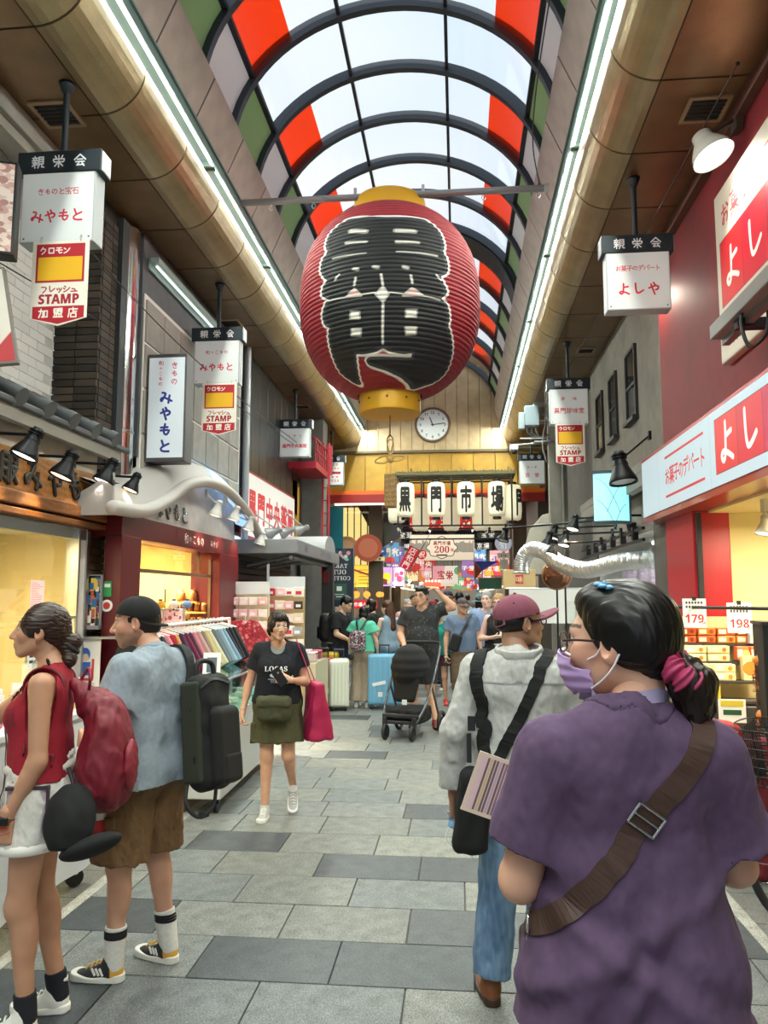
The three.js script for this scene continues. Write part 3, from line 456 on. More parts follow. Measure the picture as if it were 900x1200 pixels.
  // room lamps
  [[-3.7, 2.35, -8.85], [-3.45, 2.35, -8.85], [-3.1, 2.33, -8.8], [-3.05, 2.3, -8.3]].forEach((p, i) => spotlight(['cream ceiling spot deepest inside the maroon shop', 'second cream ceiling spot inside the maroon shop', 'cream ceiling spot close to the maroon right post', 'large cream ceiling spot nearest the maroon shop glass'][i], 'ceiling spots in the maroon shop', p, [0, .06, 0], [.2, -1, .35], { m: M('#e8d9a8', .4), k: .7, w: 55, c: '#fff0d2', g: 2.5 }));
  { const l = thing('shop_light', 'warm strip lamp on the ceiling of the maroon shop', 'light', [-3.7, 2.4, -7.9]); obj('tube', C(.018, .018, 1.3, 0, 0, 0, { rx: PI / 2 }), glow('#ffedc4', 2), l); obj('fitting', B(.1, .04, 1.35, 0, .04, 0), white, l); const r = new THREE.RectAreaLight('#ffeac0', 75, .14, 1.3); r.position.y = -.035; r.rotation.x = -PI / 2; l.add(r); }
  const shelf = thing('shelf', 'two-tier wooden shelf on the warm wall inside the maroon shop', 'shelf', [-3.25, 0, -9.0]); for (const y of [1.3, 1.47]) obj('board', B(.56, .02, .16, 0, y, 0), M('#a7762f', .5), shelf); obj('upright', [rod([.25, 1.15, -.06], [.25, 1.75, -.06], .008), rod([-.27, 1.15, -.06], [-.27, 1.75, -.06], .008)], blackMetal, shelf);
  const jar = thing('jar', 'small brown jar, first on the upper tier of the warm shop shelf', 'jar', [-3.44, 1.482, -9], 0, 'jars on the warm shop shelf'); obj('body', L([[0, 0], [.03, 0], [.036, .02], [.036, .07], [.028, .085], [0, .085]], 16), M('#6e3d1c', .3), jar); obj('lid', C(.03, .03, .02, 0, .093, 0), M('#c9a24a', .4), jar);
  for (let i = 1; i < 6; i++) copy(jar, [-3.44 + i * .085, 1.482, -9], 0, `small brown jar, ${ord(i)} on the upper tier of the warm shop shelf`); for (let i = 0; i < 5; i++) copy(jar, [-3.42 + i * .09, 1.312, -9], 0, `small brown jar, ${ord(i)} on the lower tier of the warm shop shelf`);
  const pots = [-3.3, -3.16].map((x, i) => { const k = thing('caddy', i ? 'right one of two larger brown pots on the upper shop shelf' : 'left one of two larger brown pots on the upper shop shelf', 'pot', [x, 1.6, -9]); obj('body', L([[0, 0], [.045, 0], [.055, .03], [.052, .1], [.035, .12], [0, .12]], 18), M('#7d4a20', .35), k); obj('lid', C(.036, .036, .02, 0, .13, 0), M('#d0a95a', .4), k); return k; });
  const top = obj('shelf_top', B(.3, .016, .14, .02, 1.592, 0), M('#a7762f', .5), shelf);
  // cloth display and the bits beside it
  const floral = canvas(256, 256, (x) => { x.fillStyle = '#e9c9cf'; x.fillRect(0, 0, 256, 256); for (let i = 0; i < 260; i++) { x.fillStyle = pick(['#c9556e', '#f3e6e6', '#d98aa0', '#b03a58', '#f0d5da']); x.beginPath(); x.arc(R() * 256, R() * 256, 4 + R() * 10, 0, 7); x.fill(); } });
  [['pink flowered cloth hanging nearest the maroon left post', -3.06, -7.0], ['pink flowered cloth hanging second in the maroon shop', -3.02, -7.2], ['wide pink flowered cloth on the stand in front of the shelf', -2.93, -7.5]].forEach(([label, x, z], i) => { const c = thing('display_cloth', label, 'cloth', [x, 0, z], .25, 'flowered cloths'); const g = new THREE.PlaneGeometry(i === 2 ? .42 : .2, .5, 16, 4), p = g.attributes.position; for (let k = 0; k < p.count; k++) p.setZ(k, .012 * Math.sin(p.getX(k) * 45)); g.computeVertexNormals(); obj('cloth', g.translate(0, 1.28, 0), M('#ffffff', .8, { map: floral, side: THREE.DoubleSide }), c); obj('rod', rod([-.22, 1.53, 0], [.22, 1.53, 0], .01), steel, c); obj('stand', [rod([-.2, 0, 0], [-.2, 1.53, 0], .012), rod([.2, 0, 0], [.2, 1.53, 0], .012)], steel, c); });
  const trinkets = [['#e84a1a', 'red'], ['#f0b52a', 'yellow'], ['#e8e2da', 'white'], ['#6f8fb5', 'blue']]; trinkets.forEach(([c, n], i) => { const k = thing('paper_toy', `${n} round paper toy above the flowered cloth`, 'toy', [-2.98 + i * .09, 1.58, -7.2 - i * .12]); obj('ball', S(.05, 0, 0, 0, { sy: .8 }), M(c, .6), k); obj('cap', C(.018, .018, .02, 0, .042, 0), black, k); obj('stem', rod([0, -.04, 0], [0, -.06, 0], .006), black, k); });
  const badge = (label, y, c, r) => { const b = thing('sticker', label, 'sticker', [-2.95, y, -6.292]); obj('disc', r ? C(.05, .05, .006, 0, 0, 0, { rx: PI / 2 }) : B(.07, .13, .006), M(c, .5), b); obj('print', r ? C(.03, .03, .002, 0, 0, .004, { rx: PI / 2 }) : B(.05, .03, .002, 0, .03, .004), M(r ? '#c33a3a' : '#e9f4ec', .5), b); };
  badge('green upright sticker on the maroon left post', 1.72, '#2f9a55', 0); badge('white round sticker under the green one on the maroon post', 1.58, '#f0f0ee', 1);
}
// ---- magazine stand and posters between the brick pier and the maroon post
{
  const st = thing('poster_stand', 'narrow stand of posters against the brick pier', 'stand', [-2.95, 0, -6.18], .12);
  obj('frame', [B(.5, .02, .1, 0, 1.32, 0), rod([-.24, 0, 0], [-.24, 1.32, 0], .012), rod([.24, 0, 0], [.24, 1.32, 0], .012), B(.5, .02, .25, 0, .3, 0)], steel, st);
  const t1 = canvas(128, 256, (x, w, h) => { x.fillStyle = '#f2f0ec'; x.fillRect(0, 0, w, h); x.fillStyle = '#2d62b8'; x.beginPath(); x.ellipse(62, 70, 22, 30, 0, 0, 7); x.fill(); x.fillStyle = '#e9c9b4'; x.beginPath(); x.ellipse(64, 84, 14, 18, 0, 0, 7); x.fill(); x.fillStyle = '#3a6fc4'; x.fillRect(42, 104, 44, 60); x.fillStyle = '#d23c3c'; x.fillRect(92, 90, 10, 90); x.fillRect(30, 176, 70, 12); x.fillStyle = '#8aa'; for (let i = 0; i < 5; i++) x.fillRect(22, 200 + i * 9, 84, 3); });
  const a = obj('poster', ...face(.24, .46, t1), st); a.position.set(-.1, 1.08, .02); const t2 = canvas(128, 192, (x, w, h) => { for (let i = 0; i < 60; i++) { x.fillStyle = pick(['#c9683a', '#3b6ea8', '#e2c34a', '#7a3b5c', '#e8e2da', '#2c3c3a']); x.fillRect(R() * w, R() * h, 20 + R() * 30, 10 + R() * 26); } });
  const p2 = thing('magazine_rack', 'wall rack of colourful leaflets right of the brick pier', 'rack', [-3.05, 1.62, -6.26], .1); obj('leaflets', ...face(.11, .42, t2), p2).position.z = .022; obj('tray', [B(.13, .44, .03, 0, 0, 0), B(.13, .03, .06, 0, -.22, .03)], M('#8f9296', .5), p2);
  const p3 = thing('glass_lantern', 'pale glass box standing behind the dark-haired woman', 'display case', [-3.02, 0, -5.55], .1); obj('case', [B(.26, .02, .3, 0, 1.5, 0), B(.26, .02, .3, 0, 1.18, 0), ...[[-.12, -.14], [.12, -.14], [-.12, .14], [.12, .14]].map(([x, z]) => rod([x, 1.18, z], [x, 1.5, z], .008))], steel, p3); obj('pane', B(.25, .3, .004, 0, 1.34, .145), glass(), p3); obj('plinth', B(.28, 1.17, .3, 0, .585, 0), M('#c9c7c0', .6), p3);
}
// ---- rail of garments
{
  const rail = thing('clothes_rail', 'white clothes rail packed with colourful garments', 'clothes rail', [-2.42, 0, -6.9], .05);
  obj('bar', rod([0, 1.42, 1.25], [0, 1.42, -1.4], .016), white, rail); for (const z of [1.25, -1.4]) { obj('upright', rod([0, .06, z], [0, 1.42, z], .016), white, rail); obj('foot', [rod([-.22, .06, z], [.22, .06, z], .014), S(.035, -.2, .035, z), S(.035, .2, .035, z)], white, rail); }
  const shirt = (w, l) => { const p = [[-.05, 0], [-.13, -.02], [-w - .09, -.3], [-w + .0, -.36], [-w, -.26], [-w - .01, -l], [w + .01, -l], [w, -.26], [w, -.36], [w + .09, -.3], [.13, -.02], [.05, 0], [0, -.05]]; return poly(p, .03, { bevel: .012 }).translate(0, 0, -.015); };
  const cols = [['#1f2226', 'black'], ['#2a2420', 'dark brown'], ['#d98f9b', 'pink'], ['#c22a38', 'red'], ['#e2a860', 'amber'], ['#4b2442', 'plum'], ['#7a1f4a', 'magenta'], ['#5a2a3a', 'wine'], ['#d8808f', 'rose'], ['#c9a39a', 'dusty pink'], ['#8f7a70', 'taupe'], ['#dcc98a', 'straw'], ['#e6dcb8', 'cream'], ['#6f8088', 'slate'], ['#7e929c', 'grey blue'], ['#9fbcd0', 'light blue'], ['#8aa8c2', 'sky blue'], ['#20232a', 'ink'], ['#181a20', 'jet black'], ['#1d1f26', 'charcoal'], ['#23252a', 'coal']];
  cols.forEach(([c, n], i) => { const g = thing('garment', `${n} garment hanging on the white rail${i ? '' : ', nearest the man in the cap'}`, 'garment', [-2.42 + rr(-.01, .01), 1.36, -5.75 - i * .105], .05 + rr(-.1, .1), 'garments on the white rail'); obj('cloth', shirt(rr(.17, .21), i > 15 ? .75 : rr(.6, .7)), M(c, .85, { t: 'cloth' }), g); obj('hanger', [rod([-.15, -.01, 0], [0, .03, 0], .006, 6), rod([.15, -.01, 0], [0, .03, 0], .006, 6), pipe([[0, .03, 0], [0, .06, 0], [.012, .075, 0], [0, .09, 0], [-.014, .078, 0]], .003, 10, 5)], white, g); });
  const red = thing('patterned_robe', 'long red patterned robe at the far end of the white rail', 'robe', [-2.3, 1.4, -8.25], .2); const tx = canvas(128, 128, (x) => { x.fillStyle = '#9c2230'; x.fillRect(0, 0, 128, 128); for (let i = 0; i < 90; i++) { x.fillStyle = pick(['#c2505a', '#7a1522', '#b53a46', '#d07a80']); x.beginPath(); x.arc(R() * 128, R() * 128, 2 + R() * 6, 0, 7); x.fill(); } }); tx.wrapS = tx.wrapT = THREE.RepeatWrapping; tx.repeat.set(3, 3);
  obj('cloth', shirt(.24, 1.05), M('#ffffff', .8, { map: tx, metre: true }), red); obj('hanger', pipe([[0, .0, 0], [0, .05, 0], [.012, .065, 0], [0, .08, 0]], .004, 8, 5), white, red);
}
// ---- glass showcase on castors
{
  const s = thing('showcase', 'low glass-topped showcase of white souvenirs beside the white rail', 'showcase', [-2.12, 0, -6.85], .03);
  obj('cabinet', B(.56, .6, 1.9, 0, .42, 0, { r: .01 }), M('#b9bcb9', .5), s); const fr = []; for (const x of [-.27, .27]) for (const z of [-.94, .94]) fr.push(rod([x, .72, z], [x, 1.0, z], .012)); fr.push(rod([-.27, 1, -.94], [-.27, 1, .94], .01), rod([.27, 1, -.94], [.27, 1, .94], .01), rod([-.27, 1, .94], [.27, 1, .94], .01), rod([-.27, 1, -.94], [.27, 1, -.94], .01)); obj('frame', fr, steel, s);
  obj('glass', [B(.006, .27, 1.86, .27, .86, 0), B(.53, .27, .006, 0, .86, .94), B(.53, .006, 1.86, 0, 1.0, 0)], glass('#eafcf2'), s);
  for (const [x, z] of [[-.22, .85], [.22, .85], [-.22, -.85], [.22, -.85]]) obj('castor', [C(.05, .05, .03, x, .05, z, { rz: PI / 2 }), B(.05, .06, .05, x, .1, z)], blackMetal, s);
  for (let i = 0; i < 26; i++) { const p = thing('souvenir', 'white wrapped souvenir inside the glass showcase', 'souvenir', [-2.12 + rr(-.18, .18), .725, -6.05 - i * .062], rr(0, 3), 'souvenirs in the glass showcase'); obj('packet', B(rr(.07, .12), rr(.03, .06), rr(.06, .1), 0, .03, 0, { r: .012 }), M(pick(['#eef0ee', '#dfe4e4', '#f3eee6', '#e7dada']), .5), p); obj('label', B(.04, .002, .03, 0, .061, 0), M(pick(['#c95a66', '#7a8fa8', '#d0b060']), .5), p); }
  const tagc = thing('price_card', 'white price card leaning on the showcase top', 'price card', [-2.0, 1.005, -6.2], .2); obj('card', B(.14, .2, .006, 0, .1, 0, { rx: -.3 }), white, tagc); obj('print', B(.08, .12, .002, 0, .1, .005, { rx: -.3 }), M('#56606a', .6), tagc);
}
// ---- boards of small packs in front of the dark shutter, gutter-grey awning, pharmacy sign
{
  const board = (label, x, z, w, h, y, turn, c) => { const b = thing('pegboard', label, 'display board', [x, 0, z], turn); obj('panel', B(w, h, .03, 0, y, 0, { r: .008 }), M(c, .7), b); obj('header', B(w, .16, .02, 0, y + h / 2 - .08, .03), M('#d9e3e6', .5), b); obj('legs', [B(.03, y * 2, .03, -w / 2 + .03, y - h / 4, -.03), B(.03, y * 2, .03, w / 2 - .03, y - h / 4, -.03)], steel, b); return b; };
  board('cream display board of pink packs, left of the walking woman', -2.72, -9.75, .62, 1.3, 1.2, .1, '#d9cfae'); board('tan display board of dark and pink packs behind the walking woman', -2.28, -10.15, .5, 1.55, 1.15, .12, '#d1b987');
  const back = new THREE.PlaneGeometry(.1, .11); let n = 0; const cs = ['#efe3e0', '#e9b9c2', '#d96a82', '#f3f0ea', '#2a2c30', '#c8324a', '#e7d5c0', '#f0c9d0', '#9fa8b5'];
  const pack = (x, y, z, s, c, where, r, i) => { const p = thing('pack', `${c === '#2a2c30' ? 'black' : c === '#c8324a' || c === '#d96a82' ? 'red' : 'pale'} pack, ${ord(i)} from the left in the ${ord(r)} row of the ${where}`, 'pack', [x, y, z], .1, `packs on the ${where}`); obj('packet', B(.11 * s, .1 * s, .03, 0, 0, 0, { r: .01 }), M(c, .4), p); obj('label', B(.06 * s, .035 * s, .004, 0, -.01, .017), M(c === '#f3f0ea' ? '#c8324a' : '#f4ece8', .5), p); obj('hook', rod([0, .05 * s, -.08], [0, .05 * s, .02], .004, 5), steel, p); };
  for (let r = 0; r < 7; r++) for (let i = 0; i < 5; i++) pack(-2.97 + i * .125, 1.6 - r * .15, -9.65, 1, r < 3 ? pick(['#efe3e0', '#e9b9c2', '#f0c9d0']) : pick(cs), 'cream board', r, i); for (let r = 0; r < 7; r++) for (let i = 0; i < 4; i++) pack(-2.45 + i * .12, 1.72 - r * .17, -10.03 + rr(-.02, .05), rr(1, 1.4), pick(cs), 'tan board', r, i);
  const yel = thing('price_strip', 'yellow price strip on the tan display board', 'price tag', [-2.3, .98, -9.95], .1); obj('card', B(.2, .07, .006), M('#e9d23a', .5), yel); obj('print', B(.14, .03, .002, 0, 0, .005), M('#7a6a20', .5), yel);
  const cab = thing('low_cabinet', 'low white cabinet of packets beside the tan display board', 'cabinet', [-2.1, 0, -10.75]); obj('body', B(.42, .72, 1.0, 0, .42, 0, { r: .01 }), M('#cfc8a8', .6), cab); obj('top_tray', [B(.44, .12, 1.0, 0, .84, 0)], glass('#f2f4f2'), cab); for (const z of [-.42, .42]) obj('castor', C(.05, .05, .04, .15, .05, z, { rz: PI / 2 }), blackMetal, cab);
  for (let i = 0; i < 9; i++) { const p = thing('sweet_box', `small box, ${ord(i)} back on the low white cabinet`, 'box', [-2.1 + (i % 2) * .16 - .06, .79, -10.35 - i * .09], 0, 'boxes on the low cabinet'); obj('carton', B(.13, .12, .07, 0, .06, 0, { r: .01 }), M(pick(['#d9667e', '#efd5da', '#e8e4dc', '#b5404f']), .5), p); obj('label', B(.08, .05, .004, 0, .06, .036), white, p); }
  const sh = struct('door_1'); for (let i = 0; i < 24; i++) obj('slat', B(.03, .085, 3.9, -3.04, .1 + i * .092, -11.9, { r: .012, s: 1 }), M('#26282a', .45, { metalness: .4 }), sh); obj('shutter_back', B(.02, 2.3, 4, -3.08, 1.15, -11.9), black, sh);
  const aw = thing('awning', 'grey box awning with faded writing on its street edge', 'awning', [0, 0, 0]), am = M('#8b8e90', .5);
  obj('canopy_box', [B(.95, .2, 3.8, -2.67, 2.35, -12.3, { r: .015 })], am, aw); obj('hump', (() => { const p = []; for (let i = 0; i <= 12; i++) p.push([.55 * Math.cos(PI - i / 12 * PI), .26 * Math.sin(i / 12 * PI)]); return poly(p, .92).rotateY(PI / 2).translate(-3.12, 2.44, -13.2); })(), M('#9b9d9e', .5), aw);
  obj('lettering', face(3.4, .14, canvas(1024, 42, (x, w, h) => { x.fillStyle = '#84878a'; x.fillRect(0, 0, w, h); jp(x, '薬局', 130, 21, 34, '#4a4d50', { w: .12 }); jp(x, '黒門中央薬局', 640, 21, 34, '#4a4d50', { w: .12, p: 1.5 }); }))[0].rotateY(PI / 2).translate(-2.19, 2.35, -12.3), face(1, 1, canvas(1024, 42, (x, w, h) => { x.fillStyle = '#84878a'; x.fillRect(0, 0, w, h); jp(x, '薬局', 130, 21, 34, '#4a4d50', { w: .12 }); jp(x, '黒門中央薬局', 640, 21, 34, '#4a4d50', { w: .12, p: 1.5 }); }))[1], aw);
  for (const z of [-10.9, -11.5, -12.1]) obj('arm', rod([-2.35, 2.24, z], [-3.05, 2.1, z], .02), am, aw); obj('front_bar', rod([-2.3, 2.2, -10.5], [-2.3, 2.2, -14.1], .03), am, aw);
  const col = thing('awning_post', 'dark square post at the far end of the grey awning', 'post', [-2.3, 0, -13.6]); obj('shaft', B(.2, 2.25, .2, 0, 1.12, 0, { r: .01 }), M('#3a3a3c', .5), col); obj('foot', B(.26, .06, .26, 0, .03, 0), black, col); obj('red_tag', B(.1, .2, .02, -.02, 2.0, .11), M('#7d1f28', .5), col);
  const ps = thing('pharmacy_sign', 'large white sign with bold red characters above the grey awning', 'sign', [-3.02, 3.0, -12.38], PI / 2);
  obj('case', B(3.36, 1.0, .08, 0, 0, -.04, { r: .01 }), M('#a3202c', .4), ps); obj('face', ...face(3.26, .92, canvas(1024, 290, (x, w, h) => { x.fillStyle = '#eceae6'; x.fillRect(0, 0, w, h); jp(x, '黒門中央薬局', 512, 146, 148, '#c9202c', { w: .155, p: 1.1 }); }), { lit: .1 }), ps).position.z = .003;
  [[-2.75, 2.7, -12.2], [-2.75, 2.85, -13.4], [-2.75, 2.62, -11.3]].forEach((p, i) => spotlight(['grey lamp on a bent arm in front of the pharmacy sign', 'grey lamp high at the far end of the pharmacy sign', 'grey lamp low at the near end of the pharmacy sign'][i], 'pharmacy sign lamps', p, [-.28, .2, 0], [-.8, -.3, 0], { m: M('#8d8f90', .4, { metalness: .4 }), k: 1.1, off: 1 }));
}
// ---- red balcony and ladder, grey column at the end of the arcade
{
  obj('grey_column', B(.42, 6, .5, -2.9, 3.0, -15.4), M('#7f7d79', .7, { t: 'soot' }), wallL); obj('ochre_panel', B(.05, 1.1, .7, -3.08, 3.3, -14.3), M('#b98a2a', .6), wallL);
  const b = thing('balcony', 'small red steel balcony on the grey column', 'balcony', [-2.82, 4.05, -14.3]), red = M('#a01c2c', .45); obj('floor_plate', B(.55, .12, 1.3, 0, 0, 0), red, b); for (let i = 0; i < 7; i++) obj('baluster', rod([.25, .05, -.6 + i * .2], [.25, .5, -.6 + i * .2], .012, 6), red, b); obj('handrail', [rod([.25, .5, -.63], [.25, .5, .63], .02), rod([-.25, .5, .63], [.25, .5, .63], .02), rod([.25, .3, -.63], [.25, .3, .63], .012)], red, b); obj('panel', B(.12, .6, .03, .3, .3, -.62), red, b);
  const l = thing('ladder', 'tall red ladder fixed to the grey column', 'ladder', [-2.58, 0, -14.9]); for (const x of [-.06, .06]) obj('rail', B(.035, 2.6, .05, x, 3.4, 0), red, l); for (let i = 0; i < 10; i++) obj('rung', rod([-.06, 2.3 + i * .25, 0], [.06, 2.3 + i * .25, 0], .01, 6), red, l);
}
// ================================================================ right side of the street
const redPaint = M('#86091c', .6, { t: 'soot' }), concrete = M('#8c8880', .9, { t: 'soot' }), cream2 = M('#e3d39a', .7);
{
  obj('red_wall', B(.2, 2.25, 8, 2.22, 4.15, -4.05, { r: .01 }), redPaint, wallR); obj('red_wall_side', B(.25, 2.2, .05, 2.3, 4.1, -8.07), M('#7d6f6b', .7), wallR);
  obj('wall_cap', B(.3, .12, 8.1, 2.2, 5.2, -4.05), M('#5b3a2e', .6), wallR);
  // concrete upper wall with three narrow windows
  obj('concrete_wall', B(.2, 2.9, 4.3, 2.25, 4.05, -10.22), concrete, wallR);
  [[-9.45, .5], [-10.55, .46], [-11.55, .46]].forEach(([z, w], i) => { const k = struct('window_' + (i + 2)); obj('frame', [B(.05, .9, .04, 2.14, 4.22, z - w / 2), B(.05, .9, .04, 2.14, 4.22, z + w / 2), B(.05, .04, w, 2.14, 4.66, z), B(.09, .05, w + .06, 2.12, 3.78, z), B(.04, .03, w, 2.14, 4.22, z)], M('#2b2a29', .5), k); obj('pane', B(.02, .86, w, 2.142, 4.22, z), M('#1b1e20', .15), k); });
  obj('ledge', [B(.28, .1, 4.1, 2.06, 3.02, -10.2), B(.1, .16, 4.1, 1.98, 2.9, -10.2)], M('#8f8a82', .7), wallR); obj('pale_band', B(.06, .45, 4.2, 2.14, 2.6, -10.2), M('#a7a39b', .7, { t: 'soot' }), wallR);
  // board of the sweet shop on the red wall
  const up = thing('wall_sign', 'big cream board with red characters on the upper red wall', 'sign', [2.06, 4.12, -4.3], -PI / 2); obj('panel', B(3.5, 1.36, .08, 0, 0, -.04, { r: .008 }), M('#c9c2b6', .5), up);
  const sq = (x, i, x0, y0, s, h, ch, w) => { x.fillStyle = ['#d8232c', '#cf1230', '#b8104a'][i]; x.fillRect(x0 + i * s, y0, s, h); x.strokeStyle = '#5a0f18'; x.lineWidth = 2; x.strokeRect(x0 + i * s, y0, s, h); jp(x, ch, x0 + i * s + s / 2, y0 + h / 2, s * .82, '#f4f1ee', { w }); };
  obj('face', ...face(3.48, 1.34, canvas(1280, 493, (x, w, h) => { x.fillStyle = '#d6cdbf'; x.fillRect(0, 0, w, h); jp(x, 'お菓子のデパート', 345, 82, 74, '#bd2b34', { w: .1, p: 1.02 }); [...'よしや'].forEach((c, i) => sq(x, i, 28, 150, 165, 190, c, .11)); jp(x, '黒門', 190, 420, 92, '#5f5a58', { w: .1, p: 1.15 }); jp(x, '市場店', 480, 420, 92, '#5f5a58', { w: .1, p: 1.15 }); })), up).position.z = .003;
  const low = thing('shop_sign_box', 'long white lit shop sign with red square characters and a red frame', 'sign', [1.86, 2.715, -5.2], -PI / 2); obj('frame', [B(5.5, .63, .36, 0, 0, -.19, { r: .01 })], M('#a81420', .35), low);
  obj('face', ...face(5.4, .55, canvas(2048, 208, (x, w, h) => { const c = (m) => m / 5.4 * 2048; x.fillStyle = '#bcd0e0'; x.fillRect(0, 0, w, h); x.fillStyle = '#c9202f'; x.fillRect(c(.86), 34, c(1.1), 8); x.fillRect(c(.86), 166, c(1.1), 8); jp(x, 'お菓子のデパート', c(1.42), 104, 62, '#c9202f', { w: .1, p: .86 }); x.strokeStyle = '#9fb0bd'; x.lineWidth = 2; for (const m of [.62, 2.1]) { x.beginPath(); x.moveTo(c(m), 0); x.lineTo(c(m), h); x.stroke(); } [...'よしや'].forEach((g, i) => sq(x, i, c(2.22), 26, c(.44), 150, g, .12)); jp(x, '黒門市場店', c(4.4), 100, 90, '#333', { w: .1 }); }), { lit: .12 }), low).position.z = .002;
  obj('sign_soffit', [B(.5, .05, 5.5, 2.1, 2.4, -5.2)], M('#9c3a24', .3, { clearcoat: .5 }), wallR); obj('fascia_back', B(.2, .66, 5.5, 2.25, 2.72, -5.2), redPaint, wallR);
  obj('red_pier', B(.3, 2.4, .85, 2.12, 1.2, -7.1, { r: .01 }), M('#b30f22', .4), wallR); obj('grey_pier', B(.2, 2.9, .5, 2.12, 1.45, -7.95, { r: .01 }), M('#6b6661', .6, { t: 'soot' }), wallR);
  // sweet shop interior
  obj('shop_back', [B(.05, 2.5, 6, 3.3, 1.25, -4.0), B(1.4, 2.5, .05, 2.75, 1.25, -6.72), B(1.3, .05, 6, 2.75, 2.38, -4.0)], cream2, wallR); obj('window_bar', B(.04, 2.3, .04, 2.0, 1.2, -6.62), black, wallR);
  const l1 = thing('shop_light', 'white tube lamp under the ceiling of the sweet shop', 'light', [2.55, 2.28, -5.4]); obj('tube', C(.018, .018, 1.4, 0, 0, 0, { rx: PI / 2 }), glow('#fffbe8', 2), l1); obj('fitting', B(.1, .04, 1.45, 0, .04, 0), white, l1); const rl = new THREE.RectAreaLight('#fff4d0', 65, .14, 1.4); rl.position.y = -.035; rl.rotation.x = -PI / 2; l1.add(rl);
  [[2.2, 2.16, -5.75], [2.35, 2.14, -5.6], [2.5, 2.12, -5.45]].forEach((p, i) => spotlight(`pale track spot under the red sign soffit, ${['leftmost', 'middle', 'rightmost'][i]} of three`, 'track spots of the sweet shop', p, [0, .1, 0], [-.2, -1, .1], { m: M('#cfc9b8', .4), k: .7, w: 2 }));
  // floodlights on the red wall
  [[1.88, 4.92, -5.55, 'bright dome floodlight at the upper right, over the cream board', 3.5], [1.88, 4.9, -7.9, 'dome floodlight half hidden behind the hanging sweet-shop sign', 1.5]].forEach(([x, y, z, label, w]) => { const t = thing('floodlight', label, 'floodlight', [x, y, z], 0, 'floodlights on the red wall'), q = new THREE.Quaternion().setFromUnitVectors(V(0, -1, 0), V(.35, -1, .25).normalize()), d = (g) => g.applyQuaternion(q);
    obj('shade', d(L([[.02, .16], [.07, .15], [.075, .1], [.1, .06], [.14, -.01], [.155, -.06], [.15, -.06], [.135, -.01], [.09, .05], [.02, .09]], 28)), M('#d8d6d0', .25, { transmission: .2 }), t); obj('bulb', d(L([[.001, -.05], [.09, -.055], [.14, -.05], [.14, -.045], [.001, -.02]], 24)), glow('#fffdf0', 4), t); obj('arm', [rod([0, .14, 0], [.2, .24, 0], .016), B(.05, .16, .12, .2, .22, 0)], M('#3b2d26', .6), t);
    const s = new THREE.SpotLight('#fff3dc', w * SPOT_LIGHT, 0, 1.05, .5, 2); s.position.set(.04, -.12, .03); s.target.position.set(.4, -1, .3); t.add(s, s.target); });
  const track = thing('lamp_bracket', 'grey metal lamp channel sticking out at the right picture edge', 'bracket', [1.93, 3.46, -5.3]); obj('channel', [B(.09, .1, 1.7, -.12, .02, .75, { r: .008 }), B(.05, .04, 1.7, -.06, -.05, .75)], M('#8a8a88', .4, { metalness: .5 }), track); obj('stay', [B(.34, .06, .08, .04, -.06, .3), B(.34, .06, .08, .04, -.06, 1.0)], black, track); obj('cable', pipe([[-.1, .08, .4], [-.14, -.1, .42], [-.1, -.26, .45], [-.03, -.2, .5], [-.02, .02, .55]], .012, 24, 6), black, track);
}
